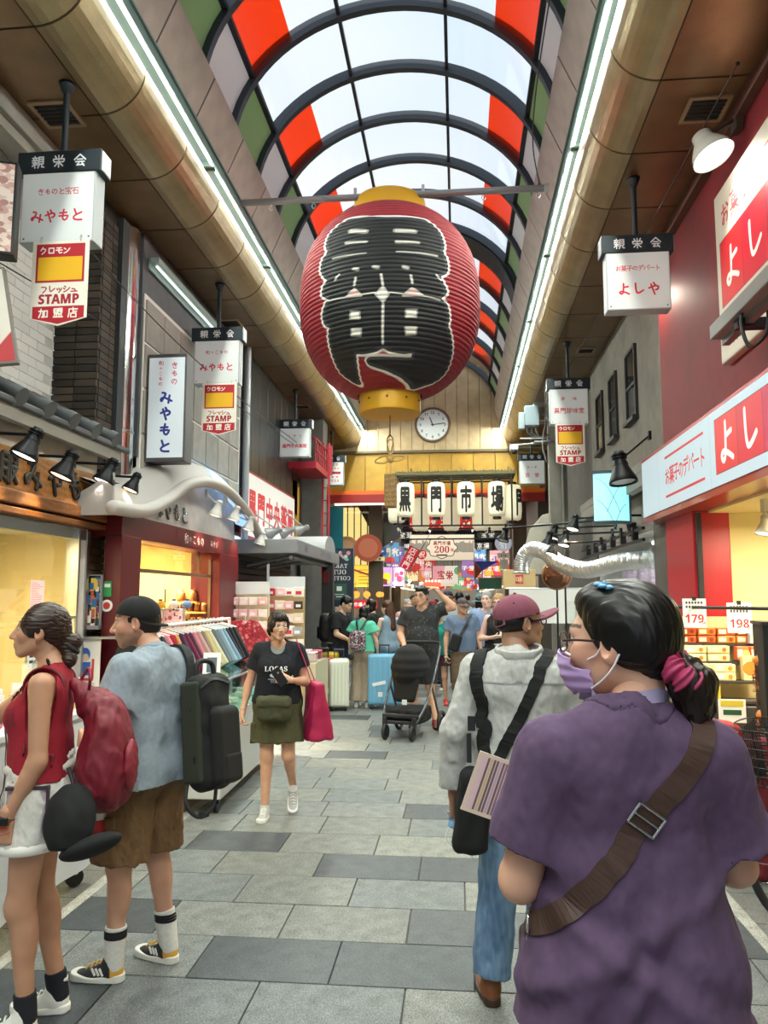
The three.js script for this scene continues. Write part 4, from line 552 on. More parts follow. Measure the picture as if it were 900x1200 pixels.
// ---- lit box sign, lamps and duct of the grilled-food stall
{
  const s = thing('light_box', 'pale blue curved-front box sign on the concrete wall', 'sign', [1.76, 2.79, -9.0], .1);
  const prof = [[.2, -.12], [.2, .1], ...Array.from({ length: 9 }, (_, i) => [.2 - .4 * (i / 8), .1 + .1 * Math.sin(i / 8 * PI)]), [-.2, -.12]]; const body = poly(prof, .56).rotateX(-PI / 2).translate(0, -.28, 0).scale(1, 1, -1);
  obj('body', (() => { const p = [[.2, 0], ...Array.from({ length: 11 }, (_, i) => [.2 - .4 * (i / 10), .07 * Math.sin(i / 10 * PI) + .02]), [-.2, 0]]; const g = poly(p, .54); g.rotateX(PI / 2); return g.translate(0, .27, 0); })(), glow('#7fd0d8', .75, { color: '#a9dfe4', roughness: .3 }), s);
  obj('trim', [.29, -.29].map((y) => { const p = [[.22, -.03], ...Array.from({ length: 11 }, (_, i) => [.22 - .44 * (i / 10), .07 * Math.sin(i / 10 * PI) + .035]), [-.22, -.03]]; const g = poly(p, .03); g.rotateX(PI / 2); return g.translate(0, y + .015, 0); }), M('#3f4a50', .5), s);
  obj('side', B(.03, .56, .1, .21, 0, -.03), M('#3c5a66', .5), s);
  const arc = []; for (const [a, b, c] of [[-.18, .2, .25], [.18, .2, -.25], [-.18, -.05, .22], [.16, -.1, -.2]]) arc.push(pipe(Array.from({ length: 7 }, (_, i) => { const u = a + (c - a * .2) * i / 6 * .9; const xx = clamp(u, -.19, .19); return [xx, b - .4 * (i / 6) ** 1.6 + .02, .024 + .07 * Math.sin((.2 - xx) / .4 * PI)]; }), .003, 18, 5)); obj('drawn_line', arc, M('#4c7f8c', .6), s);
  obj('bracket', [rod([.2, .2, -.05], [.38, .2, -.05], .014), rod([.2, -.2, -.05], [.38, -.2, -.05], .014)], blackMetal, s);
  spotlight('large matt black bell lamp in front of the pale blue box sign', undefined, [1.72, 2.98, -8.2], [.3, .25, 0], [.1, -1, .15], { k: 1.6, off: 1 });
  const rails = [[1.38, 2.52, -9.3, 1], [1.28, 2.34, -9.4, 1], [1.1, 2.34, -9.5, 1], [1.12, 2.22, -9.25, 1], [.66, 2.52, -11.0, 0], [1.2, 2.45, -9.8, 1]];
  rails.forEach(([x, y, z, on], i) => spotlight(['black clip lamp just left of the pale blue box sign', 'black clip lamp below and left of the pale blue sign, second in line', 'black clip lamp above the bend of the silver duct', 'lowest black clip lamp, right over the silver duct', 'lone black lamp at the tip of the long horizontal rod', 'black clip lamp highest in the cluster over the duct'][i], 'black lamps of the grilled-food stall', [x, y, z], i === 4 ? [.02, .06, 0] : [.55 + .1 * i % .3, .02, .05], [-.3, -1, .2], { k: .9, w: on ? 2.5 : 0, off: !on }));
  const rod1 = thing('lamp_rod', 'long black rod carrying lamps across the right shopfronts', 'rod', [0, 0, 0]); obj('rod', [rod([.64, 2.62, -11.0], [1.9, 2.58, -9.4], .014), pipe([[1.9, 2.58, -9.4], [1.98, 2.56, -9.3], [2.0, 2.45, -9.25]], .016, 8)], blackMetal, rod1); obj('mount', B(.08, .16, .1, 2.04, 2.44, -9.25), blackMetal, rod1);
  const rail2 = thing('lamp_rail', 'dark sloping rail with small clamps under the concrete ledge', 'rail', [0, 0, 0]); obj('rail', [B(.03, .03, 4.0, 1.9, 2.36, -10.1), B(.03, .03, 4.0, 1.9, 2.24, -10.1)], blackMetal, rail2); for (let i = 0; i < 6; i++) obj('clamp', B(.06, .14, .08, 1.9, 2.33, -8.5 - i * .6), blackMetal, rail2);
  const duct = thing('duct', 'ribbed silver flexible duct bending down over the stall', 'duct', [0, 0, 0]); const path = new THREE.CatmullRomCurve3([[2.08, 2.06, -8.55], [1.8, 2.04, -8.7], [1.45, 1.96, -8.95], [1.2, 2.04, -9.2], [1.02, 2.2, -9.4], [.88, 2.22, -9.5], [.79, 2.1, -9.55], [.77, 1.94, -9.55]].map(vec)); const dg = new THREE.TubeGeometry(path, 220, .095, 20), dp = dg.attributes.position, dn = dg.attributes.normal; for (let i = 0; i < dp.count; i++) { const k = Math.floor(i / 21), a = .003 * Math.sin(k * 1.9) + .004 * simplex(k * .2, (i % 21) * .4, 1); dp.setXYZ(i, dp.getX(i) + dn.getX(i) * a, dp.getY(i) + dn.getY(i) * a, dp.getZ(i) + dn.getZ(i) * a); } dg.computeVertexNormals();
  obj('hose', dg, M('#c9ccce', .3, { metalness: .9, side: THREE.DoubleSide }), duct); obj('clamp_ring', new THREE.TorusGeometry(.1, .008, 8, 24).rotateX(PI / 2).translate(.77, 1.95, -9.55), steel, duct);
  const strip = thing('stall_light', 'white strip lamp inside the stall beside the grey pier', 'light', [2.35, 2.3, -9.0], 0); obj('tube', C(.02, .02, 1.1, 0, 0, 0, { rx: PI / 2 }), glow('#f8fff8', 2.2), strip); obj('fitting', B(.08, .04, 1.15, 0, .04, 0), white, strip); const l = new THREE.RectAreaLight('#f6fff2', 110, .12, 1.1); l.position.y = -.035; l.rotation.x = -PI / 2; strip.add(l);
  obj('stall_back', [B(.05, 2.7, 3.8, 3.2, 1.35, -10.1), B(1.1, 2.7, .05, 2.7, 1.35, -8.25), B(1.1, 2.7, .05, 2.7, 1.35, -12.0), B(1.1, .05, 3.8, 2.7, 2.5, -10.1)], M('#c9c9c6', .7), wallR);
  const cur = thing('curtain', 'mauve marbled curtain at the back of the stall', 'curtain', [2.55, 1.62, -10.6], -PI / 2 + .6); const ct = canvas(128, 128, (x) => { x.fillStyle = '#aa9fb4'; x.fillRect(0, 0, 128, 128); for (let i = 0; i < 240; i++) { x.fillStyle = pick(['#b9aec2', '#9a8fa6', '#c4bccb']); x.fillRect(R() * 128, R() * 128, 3 + R() * 10, 2 + R() * 6); } }); const cg = new THREE.PlaneGeometry(1.0, 1.1, 40, 6), cp = cg.attributes.position; for (let i = 0; i < cp.count; i++) cp.setZ(i, .02 * Math.sin(cp.getX(i) * 30)); cg.computeVertexNormals(); obj('cloth', cg, M('#ffffff', .9, { map: ct, side: THREE.DoubleSide }), cur); obj('rail', rod([-.55, .56, 0], [.55, .56, 0], .012), steel, cur);
  const post = thing('utility_post', 'grey square utility post rising to the right eave', 'post', [1.63, 0, -13]); obj('shaft', [B(.2, 5.2, .18, 0, 2.6, 0, { r: .01 }), B(.08, 5.2, .1, .17, 2.6, -.05)], M('#8d8a80', .6, { t: 'soot' }), post); for (const y of [4.25, 4.6, 4.9]) obj('clamp', B(.5, .03, .22, -.08, y, 0), steel, post); obj('conduit', [pipe([[-.13, 5.2, .08], [-.14, 4.6, .1], [-.2, 4.2, .1], [-.14, 3.9, .1]], .014, 16), C(.025, .025, 5.2, .12, 2.6, .12)], M('#77756f', .5), post);
  const box = thing('junction_box', 'pale grey electrical boxes clamped beside the utility post', 'electrical box', [1.26, 4.62, -12.9]); obj('case', B(.24, .34, .16, 0, .06, 0, { r: .012 }), M('#8fa0a6', .5, { metalness: .3 }), box); obj('small_case', B(.1, .28, .12, -.17, -.02, 0, { r: .012 }), M('#98a6ab', .5, { metalness: .3 }), box); obj('cable', [0, 1, 2].map((i) => pipe([[-.06 + i * .06, -.1, 0], [-.08 + i * .08, -.22, .02], [.06 + i * .04, -.3, 0], [.27, -.26, 0]], .012, 14, 6)), M('#4b4f50', .6), box); obj('bracket', [rod([-.2, -.32, 0], [.28, -.32, 0], .016), rod([.1, .1, -.05], [.3, .1, -.05], .016)], steel, box);
  const cam = thing('security_camera', 'small white camera on a bar under the electrical boxes', 'camera', [.98, 4.2, -13.2]); obj('body', [B(.14, .09, .2, 0, 0, 0, { r: .02 })], white, cam); obj('lens', S(.05, 0, -.07, .05), black, cam); obj('bar', rod([0, .05, 0], [.6, .07, .1], .015), steel, cam);
}
// ---- stall equipment under the duct
{
  const stall = thing('counter', 'white stall counter with shelves under the silver duct', 'counter', [1.88, 0, -10.6]); obj('body', B(.8, 1.0, 1.4, 0, .5, 0, { r: .01 }), M('#d8d6cf', .5), stall); obj('worktop', B(.86, .04, 1.46, 0, 1.02, 0, { r: .008 }), steel, stall); obj('screen', [B(.8, .55, .02, 0, 1.33, .5), B(.02, .55, .9, -.39, 1.33, .1)], glass('#f2f6f4'), stall);
  const sheet = thing('menu_sheet', 'white sheets hung across the back of the stall', 'sheet', [1.5, 1.52, -11.6]); obj('sheet', B(1.5, .5, .02), M('#dcdad4', .7), sheet); obj('rail', rod([-.8, .26, 0], [.8, .26, 0], .012), steel, sheet);
  const mir = thing('convex_mirror', 'round bronze-backed mirror on a thin stand under the duct', 'mirror', [1.2, 1.92, -9.6]); obj('bowl', S(.17, 0, 0, 0, { sz: .5, sy: .95 }), M('#6d4a38', .15, { metalness: .8 }), mir); obj('rim', new THREE.TorusGeometry(.17, .014, 8, 32), M('#8a6a50', .3, { metalness: .6 }), mir); obj('stand', [rod([0, -.16, 0], [0, -1.92, 0], .012), rod([.1, -.14, 0], [.1, -1.92, 0], .012)], blackMetal, mir);
  const tan = thing('seal_sign', 'tan board with a red square seal above the stall', 'sign', [.95, 1.93, -12.2]); obj('board', B(.5, .3, .03, 0, 0, 0, { r: .008 }), M('#cdb07c', .6), tan); obj('seal', ...face(.14, .16, canvas(96, 110, (x, w, h) => { x.fillStyle = '#cdb07c'; x.fillRect(0, 0, w, h); x.fillStyle = '#c0322e'; x.fillRect(6, 6, w - 12, h - 12); jp(x, '味', 48, 55, 74, '#e6d3a8', { w: .1 }); })), tan); tan.children[1].position.z = .022; obj('post', rod([.22, -.14, -.03], [.22, -1.93, -.03], .015), steel, tan);
  const flow = [['#e04a7c', 'deep pink'], ['#f2c3d3', 'pale pink'], ['#e98aa8', 'rose'], ['#f5e6ea', 'white'], ['#d84a5a', 'red']]; for (let i = 0; i < 14; i++) { const [c, n] = flow[i % 5], p = thing('sweet_packet', `${n} wrapped sweet packet on the stall counter`, 'packet', [1.52 + (i % 7) * .11, 1.04, -10.1 - Math.floor(i / 7) * .16], rr(0, 3), 'packets on the stall counter'); obj('wrap', S(.06, 0, .05, 0, { sy: .8, s: 10, t: 8 }), M(c, .35), p); obj('twist', [C(.001, .03, .05, .07, .05, 0, { rz: PI / 2, s: 8 }), C(.001, .03, .05, -.07, .05, 0, { rz: -PI / 2, s: 8 })], M(c, .35), p); }
  const tent = thing('tent_sheet', 'tall cream canvas sheet hanging behind the duct', 'sheet', [1.36, 2.55, -13.4]); const tp = [[-.2, -.5], [-.22, -.1], [-.12, .25], [.1, .5], [.3, .55], [.32, -.5]]; obj('canvas', poly(tp, .03, { bevel: .01 }), M('#cfc9b8', .8, { t: 'soot' }), tent); obj('pole', rod([.3, -2.5, -.02], [.3, .56, -.02], .02), steel, tent);
}
// ---- sweets on tiered shelves, price cards, notices, dark box, bicycle
{
  const sh = thing('display_shelf', 'tiered black shelf of packaged sweets in front of the sweet shop', 'shelf', [1.98, 0, -6.0]); for (let i = 0; i < 4; i++) obj('tier', B(.62, .02, .16, 0, .9 + i * .13, .08 - i * .12), M('#35302c', .6), sh); obj('cabinet', B(.66, .86, .5, 0, .45, -.05, { r: .01 }), M('#3a3836', .6), sh); obj('back', B(.66, .8, .02, 0, 1.1, -.34), M('#c9b48a', .7), sh);
  const snack = (label, x, y, z, w, h, d, c, c2, grp) => { const b = thing('snack_box', label, 'snack', [x, y, z], rr(-.05, .05), grp); obj('carton', B(w, h, d, 0, h / 2, 0, { r: .006, s: 1 }), M(c, .4), b); obj('panel', B(w * .4, h * .6, .003, -w * .22, h * .5, d / 2), M('#f4ead0', .5), b); obj('picture', C(h * .28, h * .28, .003, w * .25, h * .5, d / 2 + .001, { rx: PI / 2, s: 14 }), M(c2, .5), b); return b; };
  for (let i = 0; i < 4; i++) for (let k = 0; k < 2; k++) snack('amber bag of cakes on the top tier of sweets', 1.76 + i * .145, 1.3 + k * .06, -6.27, .135, .055, .1, pick(['#d9762a', '#e08a35', '#cf5a2a']), '#8c3a1a', 'amber bags on the top tier');
  for (let i = 0; i < 2; i++) for (let k = 0; k < 2; k++) snack('cream box of round cakes on the third tier', 1.78 + i * .17, 1.17 + k * .06, -6.15, .16, .055, .1, '#ead9a8', '#c9752f', 'cream boxes on the third tier');
  for (let i = 0; i < 2; i++) snack('orange pouch right of the cream boxes', 2.13 + i * .1, 1.18, -6.15, .09, .1, .08, '#dd6f4a', '#f0c060', 'orange pouches');
  for (let i = 0; i < 2; i++) for (let k = 0; k < 2; k++) snack('yellow-lidded box of cakes on the lower tiers', 1.78 + i * .17, 1.04 + k * .06 - .0, -6.04, .16, .058, .1, '#efdf9a', '#d48a3a', 'yellow boxes on the lower tiers');
  for (let i = 0; i < 3; i++) snack('upright pale box with an orange cake picture', 2.12 + i * .07, 1.04, -6.04, .062, .18, .08, '#e8d49a', '#d9822f', 'upright pale boxes');
  snack('bright yellow box at the lower left of the sweets', 1.77, .92, -5.9, .2, .09, .1, '#f0c93a', '#5a62b0'); snack('pale blue pouch at the right of the sweets', 2.25, 1.3, -6.2, .09, .14, .06, '#bcd6e6', '#e88aa0');
  const card = (label, x, y, z, num, w = .17, h = .22) => { const c = thing('price_card', label, 'price card', [x, y, z], -.1); obj('card', B(w, h, .006), M('#f2efe8', .5), c); obj('print', ...face(w * .96, h * .96, canvas(128, 160, (t, a, b) => { t.fillStyle = '#f2efe8'; t.fillRect(0, 0, a, b); t.fillStyle = '#4a4844'; for (let i = 0; i < 2; i++) for (let k = 0; k < 6; k++) t.fillRect(14 + k * 17, 12 + i * 24, 12, 15); latin(t, num, 62, 112, 66, '#c8202c'); jp(t, '円', 116, 138, 20, '#c8202c', { w: .12 }); })), c).position.z = .004; obj('clip', B(.03, .03, .012, 0, h / 2, 0), black, c); };
  card('left white card with the red price 179 over the amber bags', 1.8, 1.53, -6.15, '179'); card('right white card with the red price 198 beside the black case', 2.06, 1.5, -5.95, '198');
  { const c = thing('price_card', 'white price card cut off by the right picture edge', 'price card', [2.22, 1.5, -5.45], -.1); obj('card', B(.2, .2, .006), M('#f2efe8', .5), c); obj('print', B(.14, .05, .002, 0, .04, .004), M('#4a4844', .5), c); }
  { const c = thing('price_card', 'yellow-topped card low on the sweets shelf', 'price card', [1.9, .86, -5.72], -.1); obj('card', B(.18, .16, .006), M('#f4f1ea', .5), c); obj('print', [B(.15, .04, .002, 0, .05, .004)], M('#d9c23a', .5), c); obj('letters', B(.12, .035, .002, 0, -.01, .004), M('#2c5a36', .5), c); }
  const bar = thing('display_bar', 'black hanging bar over the sweets with a metal post', 'rack', [0, 0, 0]); obj('bar', [rod([1.62, 1.57, -7.0], [2.1, 1.58, -4.6], .012)], black, bar); obj('frame', [rod([1.52, 1.54, -7.0], [1.78, 1.52, -6.55], .012), rod([1.74, 0, -6.6], [1.74, 1.53, -6.6], .012)], steel, bar);
  const nb = thing('notice_rack', 'wire rack of clear notices left of the sweets', 'rack', [1.62, 0, -6.9], .25); obj('frame', [rod([-.16, 0, 0], [-.16, 1.5, 0], .01), rod([.16, 0, 0], [.16, 1.5, 0], .01), rod([-.16, 1.5, 0], [.16, 1.5, 0], .01), rod([-.16, .8, 0], [.16, .8, 0], .01)], steel, nb);
  for (let i = 0; i < 6; i++) { const p = obj('notice', B(.13, .2, .004, -.08 + (i % 2) * .15, 1.36 - Math.floor(i / 2) * .23, .01 + i * .004, { rz: rr(-.08, .08) }), M(pick(['#e3e6e6', '#f0e4e2', '#dde4ea']), .4), nb); obj('print', B(.1, .03, .002, p.position.x - .08 + (i % 2) * .15, 1.4 - Math.floor(i / 2) * .23, .018 + i * .004), M('#b56a6e', .5), nb); }
  const bx = thing('black_case', 'large black panel case in front of the sweet shop', 'case', [2.1, 1.16, -5.1], -.15); obj('shell', B(.44, .66, .3, 0, 0, 0, { r: .01 }), M('#151515', .6), bx); obj('pole', C(.012, .012, 1.5, -.16, -.4, .17), steel, bx); obj('rim', [B(.46, .02, .32, 0, .33, 0), B(.46, .02, .32, 0, -.33, 0)], M('#222', .5), bx);
  const tins = thing('garland', 'brown and orange tinsel garland hanging beside the black case', 'garland', [1.9, 1.05, -5.2]); const bits = []; for (let i = 0; i < 260; i++) { const a = R() * 6.28, r = R() * .03; bits.push(B(.03, .003, .006, r * Math.cos(a) + .012 * Math.sin(i * .05), .3 - i * .0024, r * Math.sin(a), { ry: a, rz: rr(-1, 1) })); } obj('tinsel', bits, M('#8a3a1c', .3, { metalness: .5 }), tins); for (let i = 0; i < 4; i++) obj('bauble', S(.035, .02 * (i % 2), .2 - i * .17, .02, { s: 12, t: 8 }), M('#d9822f', .3), tins); obj('cord', rod([0, .45, 0], [0, -.34, 0], .004, 5), black, tins);
  const sack = (label, x, z, c, h) => { const s = thing('cloth_sack', label, 'bag', [x, 0, z]); const g = surf((x, y, z) => rbox([0, h / 2, 0], [.3, h, .26], .06)(x, y, z) + .008 * simplex(x * 12, y * 9, z * 12), [-.2, -.05, -.2], [.2, h + .05, .2], .02); obj('cloth', g, M(c, .8, { t: 'cloth' }), s); obj('band', B(.3, .025, .27, 0, h * .8, 0, { r: .01 }), M('#4a0f18', .7), s); };
  sack('bright red upright bag behind the purple-shirted woman', 1.62, -5.25, '#b31224', .86); sack('wine-red quilted bag between the red bag and the bicycle', 1.86, -4.95, '#6d1020', .82);
  const bin = thing('magenta_bag', 'magenta plush bag at the right picture edge by the street line', 'bag', [1.86, 0, -3.75]); obj('cloth', surf((x, y, z) => union([ell([0, .45, 0], [.16, .12, .2]), ell([.05, .25, .05], [.18, .2, .2])], .1)(x, y, z) + .01 * simplex(x * 9, y * 9, z * 9), [-.3, -.02, -.3], [.3, .7, .3], .02), M('#8a1238', .8, { t: 'cloth' }), bin); obj('handle', pipe([[-.12, .5, 0], [-.1, .66, 0], [.06, .68, 0], [.12, .52, 0]], .02, 16), M('#d9cfc4', .6), bin);
  // bicycle: only its front half is in the picture
  const bk = thing('bicycle', 'black city bicycle with a wire basket at the right edge', 'bicycle', [1.72, 0, -4.05], -.5), bm = M('#17181a', .35, { metalness: .5 });
  obj('front_wheel', [new THREE.TorusGeometry(.31, .022, 10, 40).translate(0, .33, 0)], black, bk); const spk = []; for (let i = 0; i < 18; i++) { const a = i / 18 * 2 * PI; spk.push(rod([0, .33, 0], [.3 * Math.cos(a), .33 + .3 * Math.sin(a), 0], .0018, 4)); } obj('spokes', [...spk, C(.02, .02, .09, 0, .33, 0, { rx: PI / 2 })], chrome, bk);
  obj('rear_wheel', new THREE.TorusGeometry(.31, .022, 10, 40).translate(1.05, .33, 0), black, bk); obj('frame', [rod([0, .33, .05], [.14, .8, .03], .014), rod([0, .33, -.05], [.14, .8, -.03], .014), rod([.14, .76, 0], [.2, .95, 0], .018), rod([.17, .82, 0], [.5, .35, 0], .02), rod([.5, .35, 0], [.62, .85, 0], .018), rod([.5, .35, 0], [1.05, .33, .05], .012), rod([.6, .72, 0], [1.05, .33, -.05], .01)], bm, bk);
  obj('handlebar', [pipe([[.3, 1.04, .27], [.2, 1.06, .22], [.15, 1.02, .1], [.17, .99, 0], [.15, 1.02, -.1], [.2, 1.06, -.22], [.3, 1.04, -.27]], .012, 40)], chrome, bk); for (const s of [-1, 1]) { obj('grip', rod([.27, 1.045, s * .255], [.4, 1.03, s * .3], .019), black, bk); obj('brake_lever', pipe([[.2, 1.05, s * .23], [.22, 1.0, s * .26], [.32, .98, s * .3]], .007, 10, 6), steel, bk); }
  obj('saddle', surf(union([ell([.66, .92, 0], [.13, .04, .1]), ell([.54, .93, 0], [.1, .03, .03])], .05), [.4, .84, -.14], [.84, 1.0, .14], .015), black, bk); const bas = []; for (let i = 0; i <= 6; i++) { const y = .68 + i * .045, w = .15 + i * .012; bas.push(pipe([[-w * .9, y, -w], [w * .7, y, -w], [w * .7, y, w], [-w * .9, y, w]], .004, 28, 5, true)); } for (let i = 0; i < 10; i++) { const t = -.14 + i * .031; bas.push(rod([-.14, .68, t], [-.19, .95, t * 1.35], .003, 5), rod([t * .8, .68, .15], [t, .95, .21], .003, 5), rod([t * .8, .68, -.15], [t, .95, -.21], .003, 5)); } obj('basket', join(bas).translate(-.1, .06, 0), M('#2a2c2e', .35, { metalness: .7 }), bk);
}
// ================================================================ what hangs over the street
function hangingSign(label, x, z, draw) {
  const t = thing('hanging_sign', label, 'sign', [x, 0, z], 0); const bl = M('#17222b', .4);
  obj('pole', [C(.022, .022, .54, 0, 4.98, -.06), L([[.001, 0], [.03, 0], [.05, .05], [.06, .07], [.001, .07]], 20).translate(0, 5.18, -.06)], bl, t);
  obj('name_bar', B(.6, .16, .16, 0, 4.64, -.08, { r: .006 }), bl, t); obj('bar_end', B(.01, .14, .12, .303, 4.64, -.08), M('#c9ccce', .4), t);
  obj('bar_lettering', ...face(.58, .14, barTex), t).position.set(0, 4.64, .002);
  obj('box', B(.53, .53, .14, 0, 4.325, -.08, { r: .006 }), M('#a9aeb0', .4), t); obj('face', ...face(.51, .51, canvas(320, 320, (c, w, h) => { c.fillStyle = '#d9dcdd'; c.fillRect(0, 0, w, h); draw(c, w, h); c.fillStyle = '#55595b'; for (const [a, b] of [[14, 306], [306, 306]]) { c.beginPath(); c.arc(a, b, 4, 0, 7); c.fill(); } }), { lit: .06, rough: .25 }), t).position.set(0, 4.325, -.008);
  return t;
}
const barTex = canvas(512, 124, (x, w, h) => { x.fillStyle = '#17222b'; x.fillRect(0, 0, w, h); jp(x, '親栄会', 256, 62, 84, '#e9eaec', { w: .11, p: 1.6 }); });
const RED = '#c4515c';
hangingSign('hanging white sign nearest on the left, over the white brick wall', -2.71, -4.78, (x) => { jp(x, 'きものと宝石', 160, 96, 34, RED, { w: .1, p: .92 }); jp(x, 'みやもと', 160, 206, 66, '#c93a48', { w: .12, p: .92 }); });
hangingSign('hanging white sign beside the upright blue-lettered sign', -2.71, -8.3, (x) => { jp(x, '和のこもの', 160, 96, 32, RED, { w: .1, p: 1.05, sizes: [1, .6, 1, 1, 1] }); jp(x, 'みやもと', 160, 204, 66, '#c93a48', { w: .12, p: .95 }); });
hangingSign('hanging pharmacy sign in front of the red balcony', -2.79, -12.9, (x) => { jp(x, 'くすり', 160, 96, 40, RED, { w: .1, p: 1.5 }); jp(x, '黒門中央薬局', 160, 206, 46, '#c93a48', { w: .12, p: .98 }); });
hangingSign('far left hanging sign with five red lines against the ochre boards', -2.71, -16.3, (x) => { x.fillStyle = '#e4e1df'; x.fillRect(0, 0, 320, 320); x.fillStyle = '#b5424e'; x.fillRect(90, 142, 200, 34); for (const [y, n, s] of [[46, 4, 34], [98, 6, 24], [216, 4, 26], [270, 6, 34]]) for (let i = 0; i < n; i++) { x.fillStyle = '#c95a66'; x.fillRect(40 + i * (240 / n), y - s / 2, 240 / n * .62, s * .3); x.fillRect(40 + i * (240 / n) + 6, y, 240 / n * .45, s * .35); } });
hangingSign('hanging sweet-shop sign nearest on the right', 1.545, -6.43, (x) => { jp(x, 'お菓子のデパート', 160, 98, 34, RED, { w: .1, p: .86 }); jp(x, 'よしや', 160, 212, 78, '#c9303e', { w: .12, p: 1 }); });
hangingSign('hanging delicacy-shop sign before the concrete wall', 1.575, -10.77, (x) => { jp(x, '珍味', 160, 98, 34, RED, { w: .1, p: 3 }); jp(x, '黒門珍味堂', 160, 206, 52, RED, { w: .11, p: 1.02 }); });
hangingSign('far right hanging sign with two big red characters', 1.6, -16.5, (x) => { jp(x, '店人薬', 160, 100, 30, RED, { w: .1, p: 1.6 }); jp(x, '京栄', 160, 208, 66, RED, { w: .11, p: 1.9 }); });
const stampTex = canvas(320, 480, (x, w, h) => {
  x.fillStyle = '#ece6da'; x.fillRect(0, 0, w, h); x.fillStyle = '#b31a28'; x.fillRect(22, 18, 276, 218); x.fillStyle = '#e8b21a'; x.fillRect(34, 92, 252, 132);
  x.strokeStyle = '#e8b21a'; x.lineWidth = 3; jp(x, 'クロモン', 128, 54, 46, '#f4efe6', { w: .15, p: .95 });
  jp(x, 'フレッシュ', 160, 274, 46, '#a3182a', { w: .14, p: .92 }); latin(x, 'STAMP', 160, 330, 72, '#a3182a', 'sans-serif', { stroke: '#a3182a', sw: 3 });
  x.fillStyle = '#b31a28'; x.beginPath(); x.moveTo(14, 370); x.lineTo(306, 370); x.lineTo(306, 436); x.lineTo(160, 470); x.lineTo(14, 436); x.fill(); jp(x, '加盟店', 160, 408, 56, '#f2ece2', { w: .14, p: 1.5 });
});
for (const [x, z, label] of [[-2.665, -4.78, 'red and yellow stamp-shop flag below the nearest left hanging sign'], [-2.665, -8.3, 'red and yellow stamp-shop flag left of the black cladding'], [1.578, -10.77, 'red and yellow stamp-shop flag on the right, before the utility post']]) {
  const t = thing('pennant', label, 'flag', [x, 3.765, z + .0], 0), p = [[-.2, .3], [.2, .3], [.2, -.245], [0, -.3], [-.2, -.245]], sh = new THREE.ShapeGeometry(new THREE.Shape(p.map(([a, b]) => new THREE.Vector2(a, b)))), uv = sh.attributes.uv; for (let i = 0; i < uv.count; i++) uv.setXY(i, (sh.attributes.position.getX(i) + .2) / .4, (sh.attributes.position.getY(i) + .3) / .6);
  obj('cloth', poly(p, .006).translate(0, 0, -.007), M('#e6e0d4', .7), t); obj('print', sh, M('#ffffff', .6, { map: stampTex }), t); obj('hook', [-.14, .14].map((k) => pipe([[k, .29, 0], [k, .31, .012], [k, .335, 0], [k, .31, -.012]], .003, 10, 5, true)), steel, t);
}
